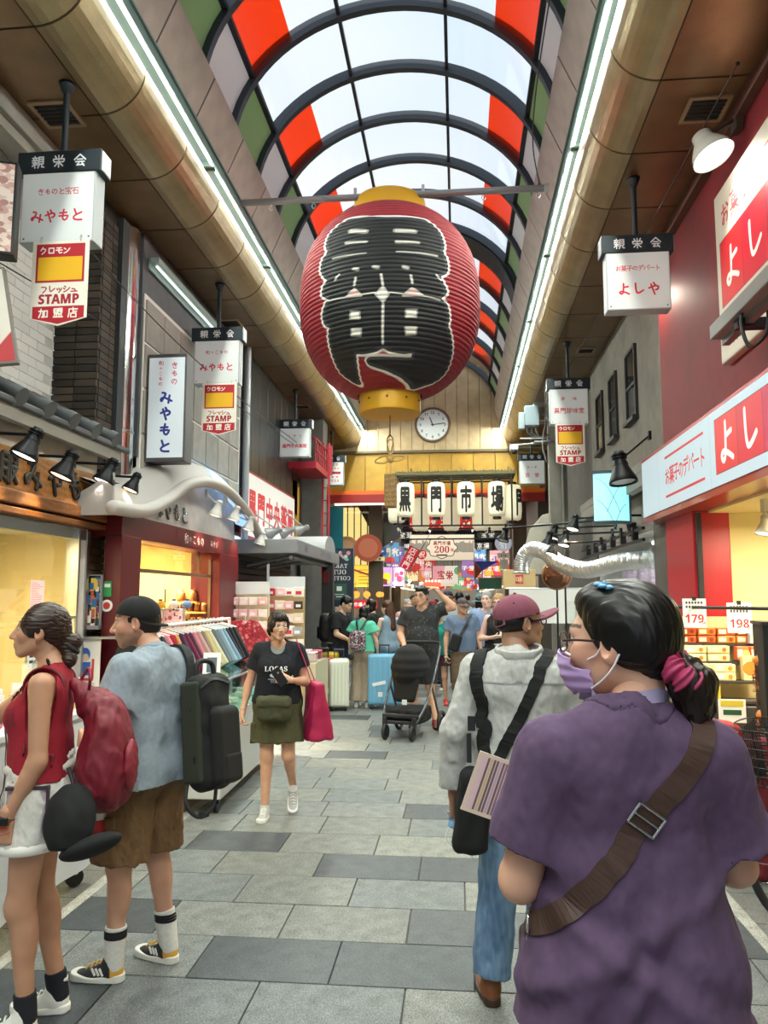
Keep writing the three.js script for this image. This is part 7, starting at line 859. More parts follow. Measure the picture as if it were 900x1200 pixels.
// ---- woman in the crimson tank top, left edge
{
  const P = person({ label: 'person in a crimson tank top and white shorts at the left edge', pos: [-1.68, 0, -3.05], turn: -1.32, h: 1.63, f: 1, w: .9, skin: skinTone.tan, cell: .011, headCell: .0035, handCell: .004, limb: 1.0, leg: .98, head: [.12, -.06, 0], face: { lip: [.42, .13, .11], brow: [.03, .018, .012], nose: 1.1 }, hs: .97,
    J: { elL: [.185, 1.075, -.035], wrL: [.19, .855, .07], shR: [-.155, 1.37, .02], elR: [-.2, 1.2, .24], wrR: [-.16, 1.22, .47], knL: [.085, .49, .03], anL: [.085, .085, -.01], knR: [-.085, .49, .0], anR: [-.09, .085, -.09] },
    hands: { L: { dir: [0, -1, .12], n: [-1, 0, -.2], lat: [0, .1, 1], curl: .65 }, R: { dir: [.1, -.1, 1], n: [0, -1, 0], lat: [1, 0, 0], curl: .7 } } });
  top(P, { name: 'tank_top', color: '#a3142c', e: .006, hem: .98, tank: .058, scoop: .07, scoopY: 1.43, neck: .074, wr: .0025, cell: .0075, hr: .1 });
  bottoms(P, { name: 'shorts', color: '#e4e0da', e: .018, to: .42, waist: 1.055, flare: .035, wr: .005, ws: 1.4, cell: .0085 });
  for (const S of ['L', 'R']) { const q = S === 'L' ? 1 : -1, p = lerp3(P.J['hip' + S], P.J['kn' + S], .4), g = new THREE.TorusGeometry(.107, .02, 10, 32).scale(1, 1, 1.3).rotateX(PI / 2 + .02).translate(p[0] + q * .0, p[1], p[2] - .0); obj('cuff', g, M('#ebe8e2', .85), P.root); }
  obj('belt', new THREE.TorusGeometry(.15, .024, 10, 40).scale(1.0, .82, 1.2).rotateX(PI / 2).translate(0, 1.02, .0), M('#e9e5de', .8, { t: 'cloth' }), P.root); obj('waist_frill', (() => { const g = new THREE.TorusGeometry(.142, .014, 8, 60).scale(1, .82, 1.4).rotateX(PI / 2).translate(0, 1.062, 0), p = g.attributes.position; for (let i = 0; i < p.count; i++) p.setY(i, p.getY(i) + .006 * Math.sin(Math.atan2(p.getX(i), p.getZ(i)) * 22)); g.computeVertexNormals(); return g; })(), M('#ece9e3', .85), P.root);
  // hair: swept back into a low loose tail
  hair(P, [ell([0, .038, -.024], [.084, .09, .1]), ell([0, -.0, -.07], [.068, .075, .06]), ell([.045, .03, .02], [.042, .06, .055], [0, 0, .2]), ell([-.045, .03, .02], [.042, .06, .055], [0, 0, -.2]), cap([0, -.05, -.11], [.0, -.04, -.145], .042, .036), cap([0, -.05, -.13], [.02, -.12, -.135], .034, .03), cap([.02, -.12, -.135], [.03, -.17, -.12], .028, .008)], hairM('#2c1a12'), { face: [[0, -.055, .1], [.082, .092, .085]], strand: .002, dir: [70, 70, 8], lo: [-.13, -.22, -.2] });
  P.onHead('hair_band', new THREE.TorusGeometry(.036, .012, 8, 20).rotateX(.9).translate(0, -.062, -.135), M('#151214', .8), P.root); P.onHead('earring', new THREE.TorusGeometry(.007, .0016, 6, 14).translate(.083, -.045, -.004), M('#c9b07a', .2, { metalness: 1 }), P.root);
  // chain strap, bra strap, watch, bracelets
  const link = []; for (let i = 0; i < 26; i++) { const t = i / 25, p = snap(P.top, lerp3([.085, 1.43, -.03], [-.08, 1.1, .13], t), .012); link.push(new THREE.TorusGeometry(.012, .0042, 6, 12).rotateY(i % 2 ? 1.2 : 0).rotateX(.4).translate(p.x + (t < .2 ? 0 : 0), p.y, p.z)); } obj('chain_strap', link, M('#1d1a1c', .3, { metalness: .6 }), P.root);
  obj('cross_strap', ribbon(P.body, [[-.06, 1.4, .06], [.03, 1.2, .12], [.1, 1.02, .11], [.165, .9, .04]], .008, .004, { off: .036 }), M('#2a1c24', .6), P.root);
  const wr = P.J.wrL; obj('watch', [rod(add3(wr, [0, .012, -.004]), add3(wr, [0, -.012, .004]), .031, 24)], M('#6b4a2c', .6), P.root); obj('watch_face', B(.012, .032, .03, wr[0] + .033, wr[1], wr[2], { r: .004 }), M('#17181b', .15), P.root); obj('bracelet', [C(.0295, .0295, .006, wr[0], wr[1] - .028, wr[2] + .006, { s: 24 }), new THREE.TorusGeometry(.033, .0018, 6, 24).rotateX(PI / 2 + .2).translate(wr[0], wr[1] - .05, wr[2] + .008)], M('#b5361f', .5), P.root);
  shoes(P, { color: '#e6e3de', sole: '#ece9e3', laces: '#f0eeea', high: .14, cell: .007, sock: { h: .19, color: '#1b1c26', w: .001 }, yaw: { L: .05, R: -.15 } });
  // things she carries
  const a = -1.32, W = (p) => P.root.localToWorld(V(...p)).toArray(); P.root.updateMatrixWorld(true);
  const bag = thing('drawstring_bag', 'crimson nylon backpack on the back of the woman in the tank top', 'backpack', W([0, 0, 0]), a); bag.scale.copy(P.root.scale);
  const bf = (x, y, z) => union([ell([.02, 1.1, -.27], [.14, .2, .1]), ell([.02, .98, -.27], [.15, .16, .115]), cap([.02, 1.28, -.2], [.02, 1.36, -.13], .07, .02)], .06)(x, y, z) + .01 * simplex(x * 10, y * 5, z * 10) + .005 * simplex(x * 26, y * 12, z * 26);
  obj('sack', surf(bf, [-.2, .75, -.45], [.24, 1.42, -.05], .01), M('#7d1428', .55, { t: 'cloth' }), bag); obj('pocket', surf((x, y, z) => ell([.05, 1.02, -.37], [.09, .11, .03])(x, y, z) + .004 * simplex(x * 20, y * 20, z * 20), [-.1, .85, -.45], [.2, 1.18, -.3], .009), M('#86172c', .55, { t: 'cloth' }), bag);
  for (const q of [1, -1]) obj('strap', ribbon(P.body, [[q * .1, 1.36, -.14], [q * .12, 1.435, -.04], [q * .125, 1.36, .075], [q * .14, 1.2, .08], [q * .155, 1.08, -.03], [q * .1, 1.0, -.16]], .034, .006, { off: .016, n: 50 }), M('#7d1428', .6, { t: 'cloth' }), bag); obj('top_loop', pipe([[.0, 1.36, -.14], [.02, 1.42, -.18], [.08, 1.38, -.2], [.05, 1.33, -.19]], .007, 20), M('#7d1428', .6), bag); obj('zip_pull', B(.01, .04, .012, .05, .93, -.4), steel, bag);
  const hat = thing('baseball_hat', 'black cap clipped to the strap at the hip of the woman in white shorts', 'cap', W([.2, .845, -.17]), a); hat.scale.copy(P.root.scale); hat.rotation.z = .35;
  obj('crown', surf((x, y, z) => Math.max(ell([0, 0, 0], [.075, .14, .1])(x, y, z) + .004 * simplex(x * 14, y * 10, z * 14), -y - .11), [-.15, -.2, -.2], [.15, .2, .2], .008), M('#090b0e', .85, { t: 'cloth' }), hat); obj('brim', surf((x, y, z) => ell([0, -.1, -.09], [.07, .04, .12], [.3, 0, 0])(x, y, z), [-.15, -.25, -.28], [.15, .05, .05], .008), M('#0a0c0f', .85, { t: 'cloth' }), hat); obj('clip', [rod([0, .13, 0], [0, .2, .03], .008, 6)], black, hat);
  const pch = thing('clear_pouch', 'clear plastic pouch of small pink things at the hip of the woman in white shorts', 'pouch', W([.17, .88, .0]), a); obj('plastic', B(.03, .17, .15, 0, 0, 0, { r: .012 }), glass('#f0e6ee', { roughness: .12 }), pch); obj('contents', [0, 1, 2, 3, 4].map((i) => B(.02, .03, .05, 0, -.05 + i * .02, rr(-.04, .04), { r: .006 })), M('#9a6a8a', .5), pch); obj('rim', [B(.034, .012, .156, 0, .085, 0), B(.034, .17, .01, 0, 0, -.075)], M('#3a2a34', .5), pch);
}
// ---- man in the pale grey-blue T-shirt with a backwards cap
{
  const P = person({ label: 'person in a pale grey-blue T-shirt, khaki cargo shorts and a backwards black cap', pos: [-1.43, 0, -3.52], turn: -1.95, h: 1.66, w: 1.0, skin: [.55, .31, .21], cell: .011, headCell: .0035, handCell: .005, limb: 1.02, leg: .98, head: [.62, .1, 0], face: { stubble: .62, brow: [.04, .025, .018], nose: 1.25, iris: [.1, .08, .06] },
    J: { neck1: [0, 1.485, .05], head: [0, 1.57, .1], elL: [.25, 1.1, .0], wrL: [.17, 1.02, .22], elR: [-.235, 1.1, -.04], wrR: [-.23, .9, .1], shL: [.18, 1.365, -.02], shR: [-.18, 1.365, -.02], hipL: [.09, .9, 0], knL: [.12, .49, .03], anL: [.13, .085, .03], knR: [-.1, .49, .02], anR: [-.12, .085, -.06] }, hands: { L: { dir: [-.5, .1, 1], n: [-1, 0, 0], lat: [0, 1, 0], curl: .7 }, R: { dir: [0, -.9, .4], n: [1, 0, 0], lat: [0, .4, 1], curl: .5 } } });
  top(P, { color: '#98a5b2', e: .02, hem: .845, sleeve: .62, er: .03, wr: .0055, ws: .85, flare: .035, hr: .142, cell: .0075, neck: .072, cuff: 1.2 }); P.neckRib(M('#8f9caa', .85, { t: 'cloth' }));
  bottoms(P, { name: 'cargo_shorts', color: '#7a5a38', e: .026, to: .93, waist: .885, flare: .04, wr: .007, ws: 1.1, cell: .008 });
  const pk = (x, y, z) => rbox([.205, .6, .03], [.05, .19, .15], .018)(x, y, z) + .005 * simplex(x * 12, y * 12, z * 12); obj('side_pocket', surf(pk, [.12, .45, -.12], [.28, .76, .18], .008), M('#775737', .85, { t: 'cloth' }), P.root); obj('pocket_flap', B(.02, .05, .15, .228, .7, .03, { r: .008 }), M('#7f5f3c', .85, { t: 'cloth' }), P.root);
  hair(P, [ell([0, .02, -.024], [.079, .075, .097]), cap([0, -.03, -.06], [0, -.07, -.05], .055, .05)], HAIR.dark, { face: [[0, -.04, .1], [.09, .1, .1]], strand: .001, below: -.06 });
  capHat(P, M('#0a0b0e', .85, { t: 'cloth' }), { back: 1, y: .03, slope: -.3, droop: .55, brim: .05 });
  shoes(P, { color: '#26272a', sole: '#d9d7d0', laces: '#d8a63a', stripes: '#e8e6e0', cell: .006, col: (x, y, z) => (z > .13 || z < -.035 ? lin('#d9a441') : lin('#28292c')), sock: { h: .36, color: '#e9e7e2', w: .006, bands: [.72, .8, .88] }, yaw: { L: .35, R: .0 } });
  P.root.updateMatrixWorld(true); const W = (p) => P.root.localToWorld(V(...p)).toArray();
  const bt = thing('rolled_leaflet', 'rolled red and white leaflet sticking out of the cargo pocket', 'leaflet', W([.232, .71, .05]), -1.95); bt.scale.setScalar(1.25); obj('roll', C(.03, .03, .13, 0, 0, 0), M('#d8d4cc', .6), bt); obj('red_band', C(.031, .031, .05, 0, -.02, 0), M('#b3202a', .6), bt); obj('inner', C(.02, .02, .135, 0, 0, 0), M('#8a8680', .7), bt);
  const bp = thing('backpack', 'big black and olive backpack slung on one shoulder of the man in shorts', 'backpack', W([0, 0, 0]), -1.95); bp.scale.copy(P.root.scale); const bx = -.15, bz = -.245;
  const f = (x, y, z) => rbox([bx, 1.06, bz], [.26, .54, .13], .06, [.12, .1, .04])(x, y, z) + .006 * simplex(x * 9, y * 7, z * 9) + .012 * Math.max(0, y - 1.2); obj('main_compartment', surf(f, [bx - .25, .7, bz - .2], [bx + .25, 1.42, bz + .2], .01), M('#090b0d', .8, { t: 'cloth' }), bp);
  obj('front_pocket', surf(rbox([bx - .02, 1.0, bz - .075], [.21, .36, .08], .04, [.12, .1, .04]), [bx - .25, .75, bz - .25], [bx + .25, 1.3, bz + .05], .01), M('#07090a', .8, { t: 'cloth' }), bp); obj('olive_panel', surf(rbox([bx + .115, 1.07, bz + .005], [.04, .46, .11], .018, [.12, .1, .04]), [bx, .75, bz - .15], [bx + .25, 1.38, bz + .15], .01), M('#2b3124', .8, { t: 'cloth' }), bp); obj('small_pocket', surf(rbox([bx - .03, .9, bz - .105], [.16, .14, .055], .025, [.12, .1, .04]), [bx - .2, .78, bz - .22], [bx + .15, 1.05, bz - .05], .009), M('#0a0c0e', .8, { t: 'cloth' }), bp);
  obj('handle', pipe([[bx - .06, 1.3, bz + .03], [bx - .05, 1.37, bz + .04], [bx + .05, 1.38, bz + .04], [bx + .07, 1.31, bz + .03]], .012, 24), M('#17191b', .7), bp); obj('shoulder_strap', ribbon(P.top, [[-.12, 1.22, -.18], [-.14, 1.4, -.1], [-.15, 1.445, -.02], [-.15, 1.36, .09], [-.15, 1.2, .12], [-.17, 1.05, .06]], .06, .014, { off: .004, n: 44 }), M('#1c2023', .8, { t: 'cloth' }), bp); obj('loose_strap', [pipe([[bx + .12, .86, bz + .02], [bx + .16, .76, bz - .01], [bx + .12, .7, bz - .05], [bx + .06, .74, bz - .08], [bx + .04, .84, bz - .08]], .009, 30), B(.05, .03, .02, bx + .1, .71, bz - .06)], M('#1b1d1f', .7), bp); obj('zip', [ribbon(f, [[bx - .13, 1.28, bz - .08], [bx, 1.33, bz - .07], [bx + .13, 1.28, bz - .06]], .012, .004, { off: .004 })], M('#2e3235', .5), bp);
}
// ---- woman in the purple T-shirt, seen from behind in front
{
  const a = PI + .1, P = person({ label: 'person in a purple T-shirt and face mask, seen from behind', pos: [.35, 0, -1.74], turn: a, h: 1.67, f: 1, w: 1.0, limb: 1.18, leg: 1.1, skin: [.68, .4, .29], cell: .009, headCell: .0026, handCell: .0035, head: [.98, .04, -.03], hs: 1.07, face: { brow: [.05, .03, .025], nose: .75, lip: [.5, .2, .18] },
    J: { shL: [.168, 1.345, -.03], shR: [-.172, 1.34, -.03], elL: [.232, 1.075, .0], wrL: [.17, 1.12, .24], elR: [-.242, 1.1, .02], wrR: [-.14, 1.1, .25], neck0: [-.01, 1.405, -.03], neck1: [-.008, 1.48, 0], head: [.0, 1.58, .03] }, hands: { L: { dir: [-.5, .4, .8], n: [-1, .1, -.2], lat: [0, 1, -.2], curl: .9 }, R: { dir: [.6, .2, .8], n: [1, 0, 0], lat: [0, 1, 0], curl: .7 } } });
  const drape = (x, y, z) => -.01 * Math.exp(-(((y - 1.02 + x * .5) / .03) ** 2)) * (z < 0 ? 1 : .3) - .008 * Math.exp(-(((y - .93 - x * .7) / .028) ** 2)) + .007 * Math.exp(-(((y - .98 - x * .6) / .03) ** 2)) + .006 * Math.sin((x * 2.2 + y * 1.0) * 24 + 3 * simplex(x * 4, y * 4, 2)) * step(1.18, .95, y) * .6;
  top(P, { color: '#4d3a55', e: .02, hem: .805, sleeve: .72, er: .024, wr: .004, ws: .9, flare: .03, hr: .136, cell: .006, neck: .08, cuff: 1.15, extra: drape, m: M('#5f4869', .9, { t: 'cloth', sheen: .25, sheenRoughness: .6, sheenColor: '#7a6a82' }) });
  P.neckRib(M('#584262', .9, { t: 'cloth' }));
  bottoms(P, { color: '#cfc2ae', e: .012, to: 1.8, waist: .87, cell: .013 });
  shoes(P, { color: '#d8d4cc', cell: .012 });
  // hair pulled back into a low tail with a scrunchie
  hair(P, [ell([0, .037, -.028], [.0885, .094, .106]), ell([0, -.01, -.075], [.066, .07, .055]), ell([.045, .012, -.045], [.038, .05, .055]), ell([-.045, .012, -.045], [.038, .05, .055]), ell([.0, .088, .03], [.058, .036, .045])], HAIR.black, { face: [[0, -.035, .1], [.1, .118, .105]], strand: .0016, dir: [90, 12, 12], cell: .0026, k: .03 });
  const tail = union([cap([-.005, -.055, -.12], [-.0, -.085, -.145], .034, .042), cap([0, -.085, -.145], [-.005, -.13, -.15], .04, .028), cap([-.005, -.13, -.15], [-.03, -.165, -.16], .022, .005), cap([0, -.11, -.145], [.03, -.17, -.15], .018, .004)], .03); P.onHead('hair_tail', surf((x, y, z) => tail(x, y, z) + .004 * simplex(x * 40, y * 10, z * 40) + .002 * simplex(x * 90, y * 20, z * 90), [-.1, -.22, -.28], [.1, .02, -.05], .0035), HAIR.dark, P.root);
  const scr = surf((x, y, z) => { const px = x, py = y + .062, pz = z + .13, c = .66, s = .75, yy = py * c - pz * s * -1, zz = py * -s + pz * c; const q = Math.hypot(px, yy), an = Math.atan2(px, yy); return Math.hypot(q - .04, zz * .8) - (.02 + .004 * Math.sin(an * 11) + .003 * Math.sin(an * 23 + zz * 60)); }, [-.1, -.16, -.22], [.1, .06, -.04], .003); P.onHead('scrunchie', scr, M('#a8315f', .6, { sheen: .6, sheenRoughness: .4 }), P.root);
  const fl = [0, 1, 2, 3, 4].map((i) => { const an = i / 5 * 2 * PI; return S(.0095, .05 + .012 * Math.cos(an), .118 + .004 * Math.sin(an), .0 + .012 * Math.sin(an), { sy: .5, s: 12, t: 8 }); }); P.onHead('flower_clip', join([...fl, S(.005, .05, .124, 0, { s: 8, t: 6 })]), M('#5d9cc9', .4), P.root);
  glasses(P, M('#2a1512', .3), { r: [.025, .02], t: .0021 });
  // mask: a shell over mouth and nose, ear loops, lanyard
  const mask = surf((x, y, z) => { const d = P.hf(x, y, z), pl = .0025 * Math.sin((y + .06) * 260); return Math.max(Math.abs(smin(d, ell([0, -.045, .08], [.045, .05, .036])(x, y, z), .03) - .006 + pl * .5) - .002, y - (-.012 + Math.abs(x) * -.25), -.112 + Math.abs(x) * .25 - y, .03 + Math.abs(x) * .1 - z, Math.abs(x) - .062); }, [-.09, -.14, .0], [.09, .02, .14], .0026); const mk = P.onHead('face_mask', mask, M('#b99bd0', .8), P.root);
  for (const q of [1, -1]) P.onHead('ear_loop', join([pipe([[q * .06, -.032, .045], [q * .072, -.02, .02], [q * .084, .02, -.012], [q * .083, .004, -.026]], .0022, 18, 6), pipe([[q * .058, -.09, .04], [q * .074, -.07, .01], [q * .083, -.045, -.015], [q * .083, -.018, -.03]], .0022, 18, 6)]), M('#efe9f2', .7), mk);
  P.onHead('edge_binding', join([pipe([[-.061, -.029, .05], [-.04, -.022, .092], [0, -.014, .118], [.04, -.022, .092], [.061, -.029, .05]], .003, 30, 6)]), M('#efe9f4', .7), mk);
  obj('lanyard', ribbon(P.skin, [[.07, 1.43, .06], [.08, 1.462, -.01], [.045, 1.475, -.075], [0, 1.478, -.09], [-.045, 1.475, -.075], [-.08, 1.462, -.01], [-.07, 1.43, .06]], .03, .003, { off: .006, n: 50 }), M('#8d84a6', .7), P.root); obj('necklace', pipe(Array.from({ length: 24 }, (_, i) => { const an = (i / 23 - .5) * 5; return snap(P.skin, [-.03 + .08 * Math.sin(an), 1.452 + .012 * Math.cos(an), -.03 - .07 * Math.cos(an)], .007).toArray(); }), .0016, 60, 5), M('#d8a64a', .25, { metalness: 1 }), P.root);
  P.root.updateMatrixWorld(true); const W = (p) => P.root.localToWorld(V(...p)).toArray();
  const st = thing('shoulder_strap', 'wide brown webbing strap with a silver buckle across the purple T-shirt', 'strap', W([0, 0, 0]), a), brown = M('#4a3129', .6, { t: 'cloth' });
  const path = [[-.085, 1.34, .13], [-.13, 1.42, .03], [-.14, 1.4, -.06], [-.09, 1.33, -.13], [0, 1.236, -.15], [.08, 1.145, -.155], [.15, 1.07, -.12], [.2, 1.01, -.05], [.205, .985, .02]]; obj('webbing', ribbon(P.top, path, .048, .003, { off: .003, n: 90 }), brown, st);
  const bp = snap(P.top, [0, 1.236, -.15], .008), bd = V(.56, -.8, 0).normalize(), bn = gradOf(P.top, bp, .02), bs = bd.clone().cross(bn).normalize(), up = bs.clone().cross(bn).normalize(), rect = [[-1, -1], [1, -1], [1, 1], [-1, 1]].map(([p, q]) => bp.clone().addScaledVector(bs, p * .03).addScaledVector(up, q * .022).addScaledVector(bn, .004)); obj('buckle', [0, 1, 2, 3].map((i) => rod(rect[i], rect[(i + 1) % 4], .0035, 8)).concat([rod(rect[0].clone().lerp(rect[3], .5), rect[1].clone().lerp(rect[2], .5), .003, 8)]), chrome, st);
  const cl = snap(P.top, [.205, 1.0, -.03], .008); obj('clasp', [new THREE.TorusGeometry(.02, .0035, 8, 20).rotateY(1.2).translate(cl.x, cl.y, cl.z), new THREE.TorusGeometry(.016, .003, 8, 20).rotateY(1).translate(cl.x - .005, cl.y - .04, cl.z + .02)], chrome, st); st.scale.copy(P.root.scale);
  const bag = thing('shoulder_bag', 'small brown bag on the front hip of the woman in purple', 'bag', W([.12, .76, .2]), a); obj('pouch', B(.12, .2, .22, 0, 0, 0, { r: .03 }), brown, bag); obj('flap', B(.13, .1, .23, 0, .06, 0, { r: .02 }), M('#35211a', .6, { t: 'cloth' }), bag);
  const w = P.J.wrL, fd = V(...P.J.wrL).sub(V(...P.J.elL)).normalize(), bang = new THREE.TorusGeometry(.042, .0075, 12, 40).applyQuaternion(new THREE.Quaternion().setFromUnitVectors(V(0, 0, 1), fd)).translate(...lerp3(P.J.elL, w, .62)); obj('jade_bangle', bang, M('#9fc4ae', .2, { transmission: .25, thickness: .02, roughness: .2 }), P.root);
  const bk = thing('booklet', 'folded leaflet with coloured bands held up by the woman in purple', 'leaflet', W([.25, 1.2, .3]), a); const tx = canvas(96, 128, (x) => { x.fillStyle = '#d9c7b6'; x.fillRect(0, 0, 96, 128); for (let i = 0; i < 12; i++) { x.fillStyle = pick(['#8a6a8a', '#b9a0c0', '#c9b08a', '#6a5a6a', '#d8b8c8']); x.fillRect(8 + i * 7, 8, 5, 112); } }); const pgo = obj('page', B(.11, .15, .006, 0, 0, 0, { ry: .1, rz: .35 }), M('#ffffff', .6, { map: tx }), bk); obj('red_cover', B(.04, .045, .008, -.075, .055, 0, { rz: .2 }), M('#c0202a', .5), bk);
}
// ---- man in the pale grey jacket and dusty pink cap
{
  const a = PI - .18, P = person({ label: 'person in a pale grey jacket, jeans and a faded maroon cap, walking away', pos: [.26, 0, -3.4], turn: a, h: 1.66, w: .98, skin: [.36, .2, .13], cell: .011, headCell: .0035, handCell: .005, head: [-.95, -.08, 0], limb: 1.0,
    J: { elL: [.27, 1.1, -.06], wrL: [.3, .83, .0], elR: [-.25, 1.1, .02], wrR: [-.18, .95, .2], knL: [.11, .5, .03], anL: [.14, .085, -.04], knR: [-.08, .52, .12], anR: [-.08, .1, .05] }, hands: { L: { dir: [.05, -1, .1], n: [-1, 0, 0], lat: [0, .1, 1], curl: 1.0 }, R: { dir: [.3, -.2, 1], n: [0, -1, 0], lat: [1, 0, 0], curl: .8 } }, face: { brow: [.02, .015, .01] } });
  top(P, { name: 'jacket', color: '#c6c6c4', e: .032, hem: .86, sleeve: 1.92, er: .026, wr: .008, ws: .9, flare: .03, hr: .125, cell: .0075, neck: .07, cuff: 1.15 }); obj('collar', surf((x, y, z) => Math.max(Math.abs(union([ell([0, 1.455, -.03], [.098, .07, .095])], .02)(x, y, z) + .004 * simplex(x * 18, y * 12, z * 18)) - .008, y - 1.485 - z * .2, 1.405 - y), [-.15, 1.36, -.16], [.15, 1.54, .12], .0055), M('#cacac8', .85, { t: 'cloth' }), P.root); obj('yoke_seam', ribbon(P.top, [[-.2, 1.33, -.12], [0, 1.335, -.17], [.2, 1.33, -.12]], .007, .003, { off: .0, n: 40 }), M('#98989a', .85), P.root);
  bottoms(P, { name: 'jeans', e: .018, to: 1.95, waist: .98, flare: .016, knee: .01, wr: .006, cell: .009, col: (x, y, z) => m3([.06, .12, .22], [.2, .32, .46], clamp(.5 + .5 * simplex(x * 6, y * 3, z * 6) + .25 * simplex(x * 40, y * 10, z * 40))) }); obj('belt', new THREE.TorusGeometry(.165, .02, 8, 40).scale(1, .8, 1.3).rotateX(PI / 2).translate(0, .93, -.01), M('#4a2216', .5), P.root);
  shoes(P, { color: '#7a4726', sole: '#3a2418', laces: '#5a3018', cell: .0075, high: .13, yaw: { L: .35, R: -.2 } });
  hair(P, [ell([0, .01, -.024], [.08, .06, .098])], HAIR.black, { face: [[0, -.04, .1], [.095, .12, .1]], below: -.055, strand: .0008 });
  capHat(P, M('#86465a', .85, { t: 'cloth' }), { y: .03, slope: .12, droop: -.05, brim: .1 }); P.onHead('eyelet', join([[.06, .09, -.055], [.02, .1, -.085], [-.06, .09, -.055]].map((p) => S(.005, ...p, { s: 8, t: 6 }))), M('#3d1723', .8), P.root); P.onHead('cap_strap', ribbon(null, [[-.05, .012, -.1], [0, .0, -.115], [.05, .012, -.1]], .02, .004, { normal: [0, 0, -1], n: 12 }), M('#8c5264', .8), P.root); glasses(P, M('#141414', .3), { t: .003 });
  P.root.updateMatrixWorld(true); const W = (p) => P.root.localToWorld(V(...p)).toArray();
  const bp = thing('sling_bag', 'black sling bag with wide straps on the back of the grey jacket', 'bag', W([0, 0, 0]), a), bk = M('#08090a', .8, { t: 'cloth' }); bp.scale.copy(P.root.scale);
  obj('cross_strap', ribbon(P.top, [[-.1, 1.3, .16], [-.125, 1.43, .0], [-.1, 1.38, -.1], [-.02, 1.2, -.17], [.08, 1.02, -.165], [.16, .9, -.12]], .05, .006, { off: .003, n: 60 }), bk, bp); obj('shoulder_strap', ribbon(P.top, [[.15, 1.2, .13], [.15, 1.43, .02], [.16, 1.4, -.08], [.165, 1.25, -.15], [.15, 1.1, -.17], [.16, .95, -.16]], .055, .014, { off: .003, n: 60 }), bk, bp);
  obj('pouch', surf((x, y, z) => rbox([.19, .8, -.14], [.15, .36, .1], .045, [0, .2, .12])(x, y, z) + .006 * simplex(x * 12, y * 8, z * 12), [.05, .55, -.3], [.36, 1.05, .02], .009), M('#0a0b0c', .8, { t: 'cloth' }), bp); obj('side_buckle', [B(.03, .06, .014, .19, 1.16, -.165), B(.02, .12, .006, .2, 1.06, -.17)], M('#1d1e20', .5), bp);
  const fm = thing('loose_mask', 'pale blue face mask dangling from the hand of the man in the grey jacket', 'mask', W([.31, .71, .03]), a); obj('fabric', surf((x, y, z) => rbox([0, 0, 0], [.05, .07, .02], .008)(x, y, z) + .006 * simplex(x * 30, y * 30, z * 30), [-.05, -.06, -.03], [.05, .06, .03], .005), M('#8fb8d8', .8), fm); obj('loop', pipe([[-.02, -.03, 0], [-.03, -.08, .01], [0, -.11, 0], [.03, -.08, -.01], [.02, -.03, 0]], .002, 24, 5), white, fm);
}
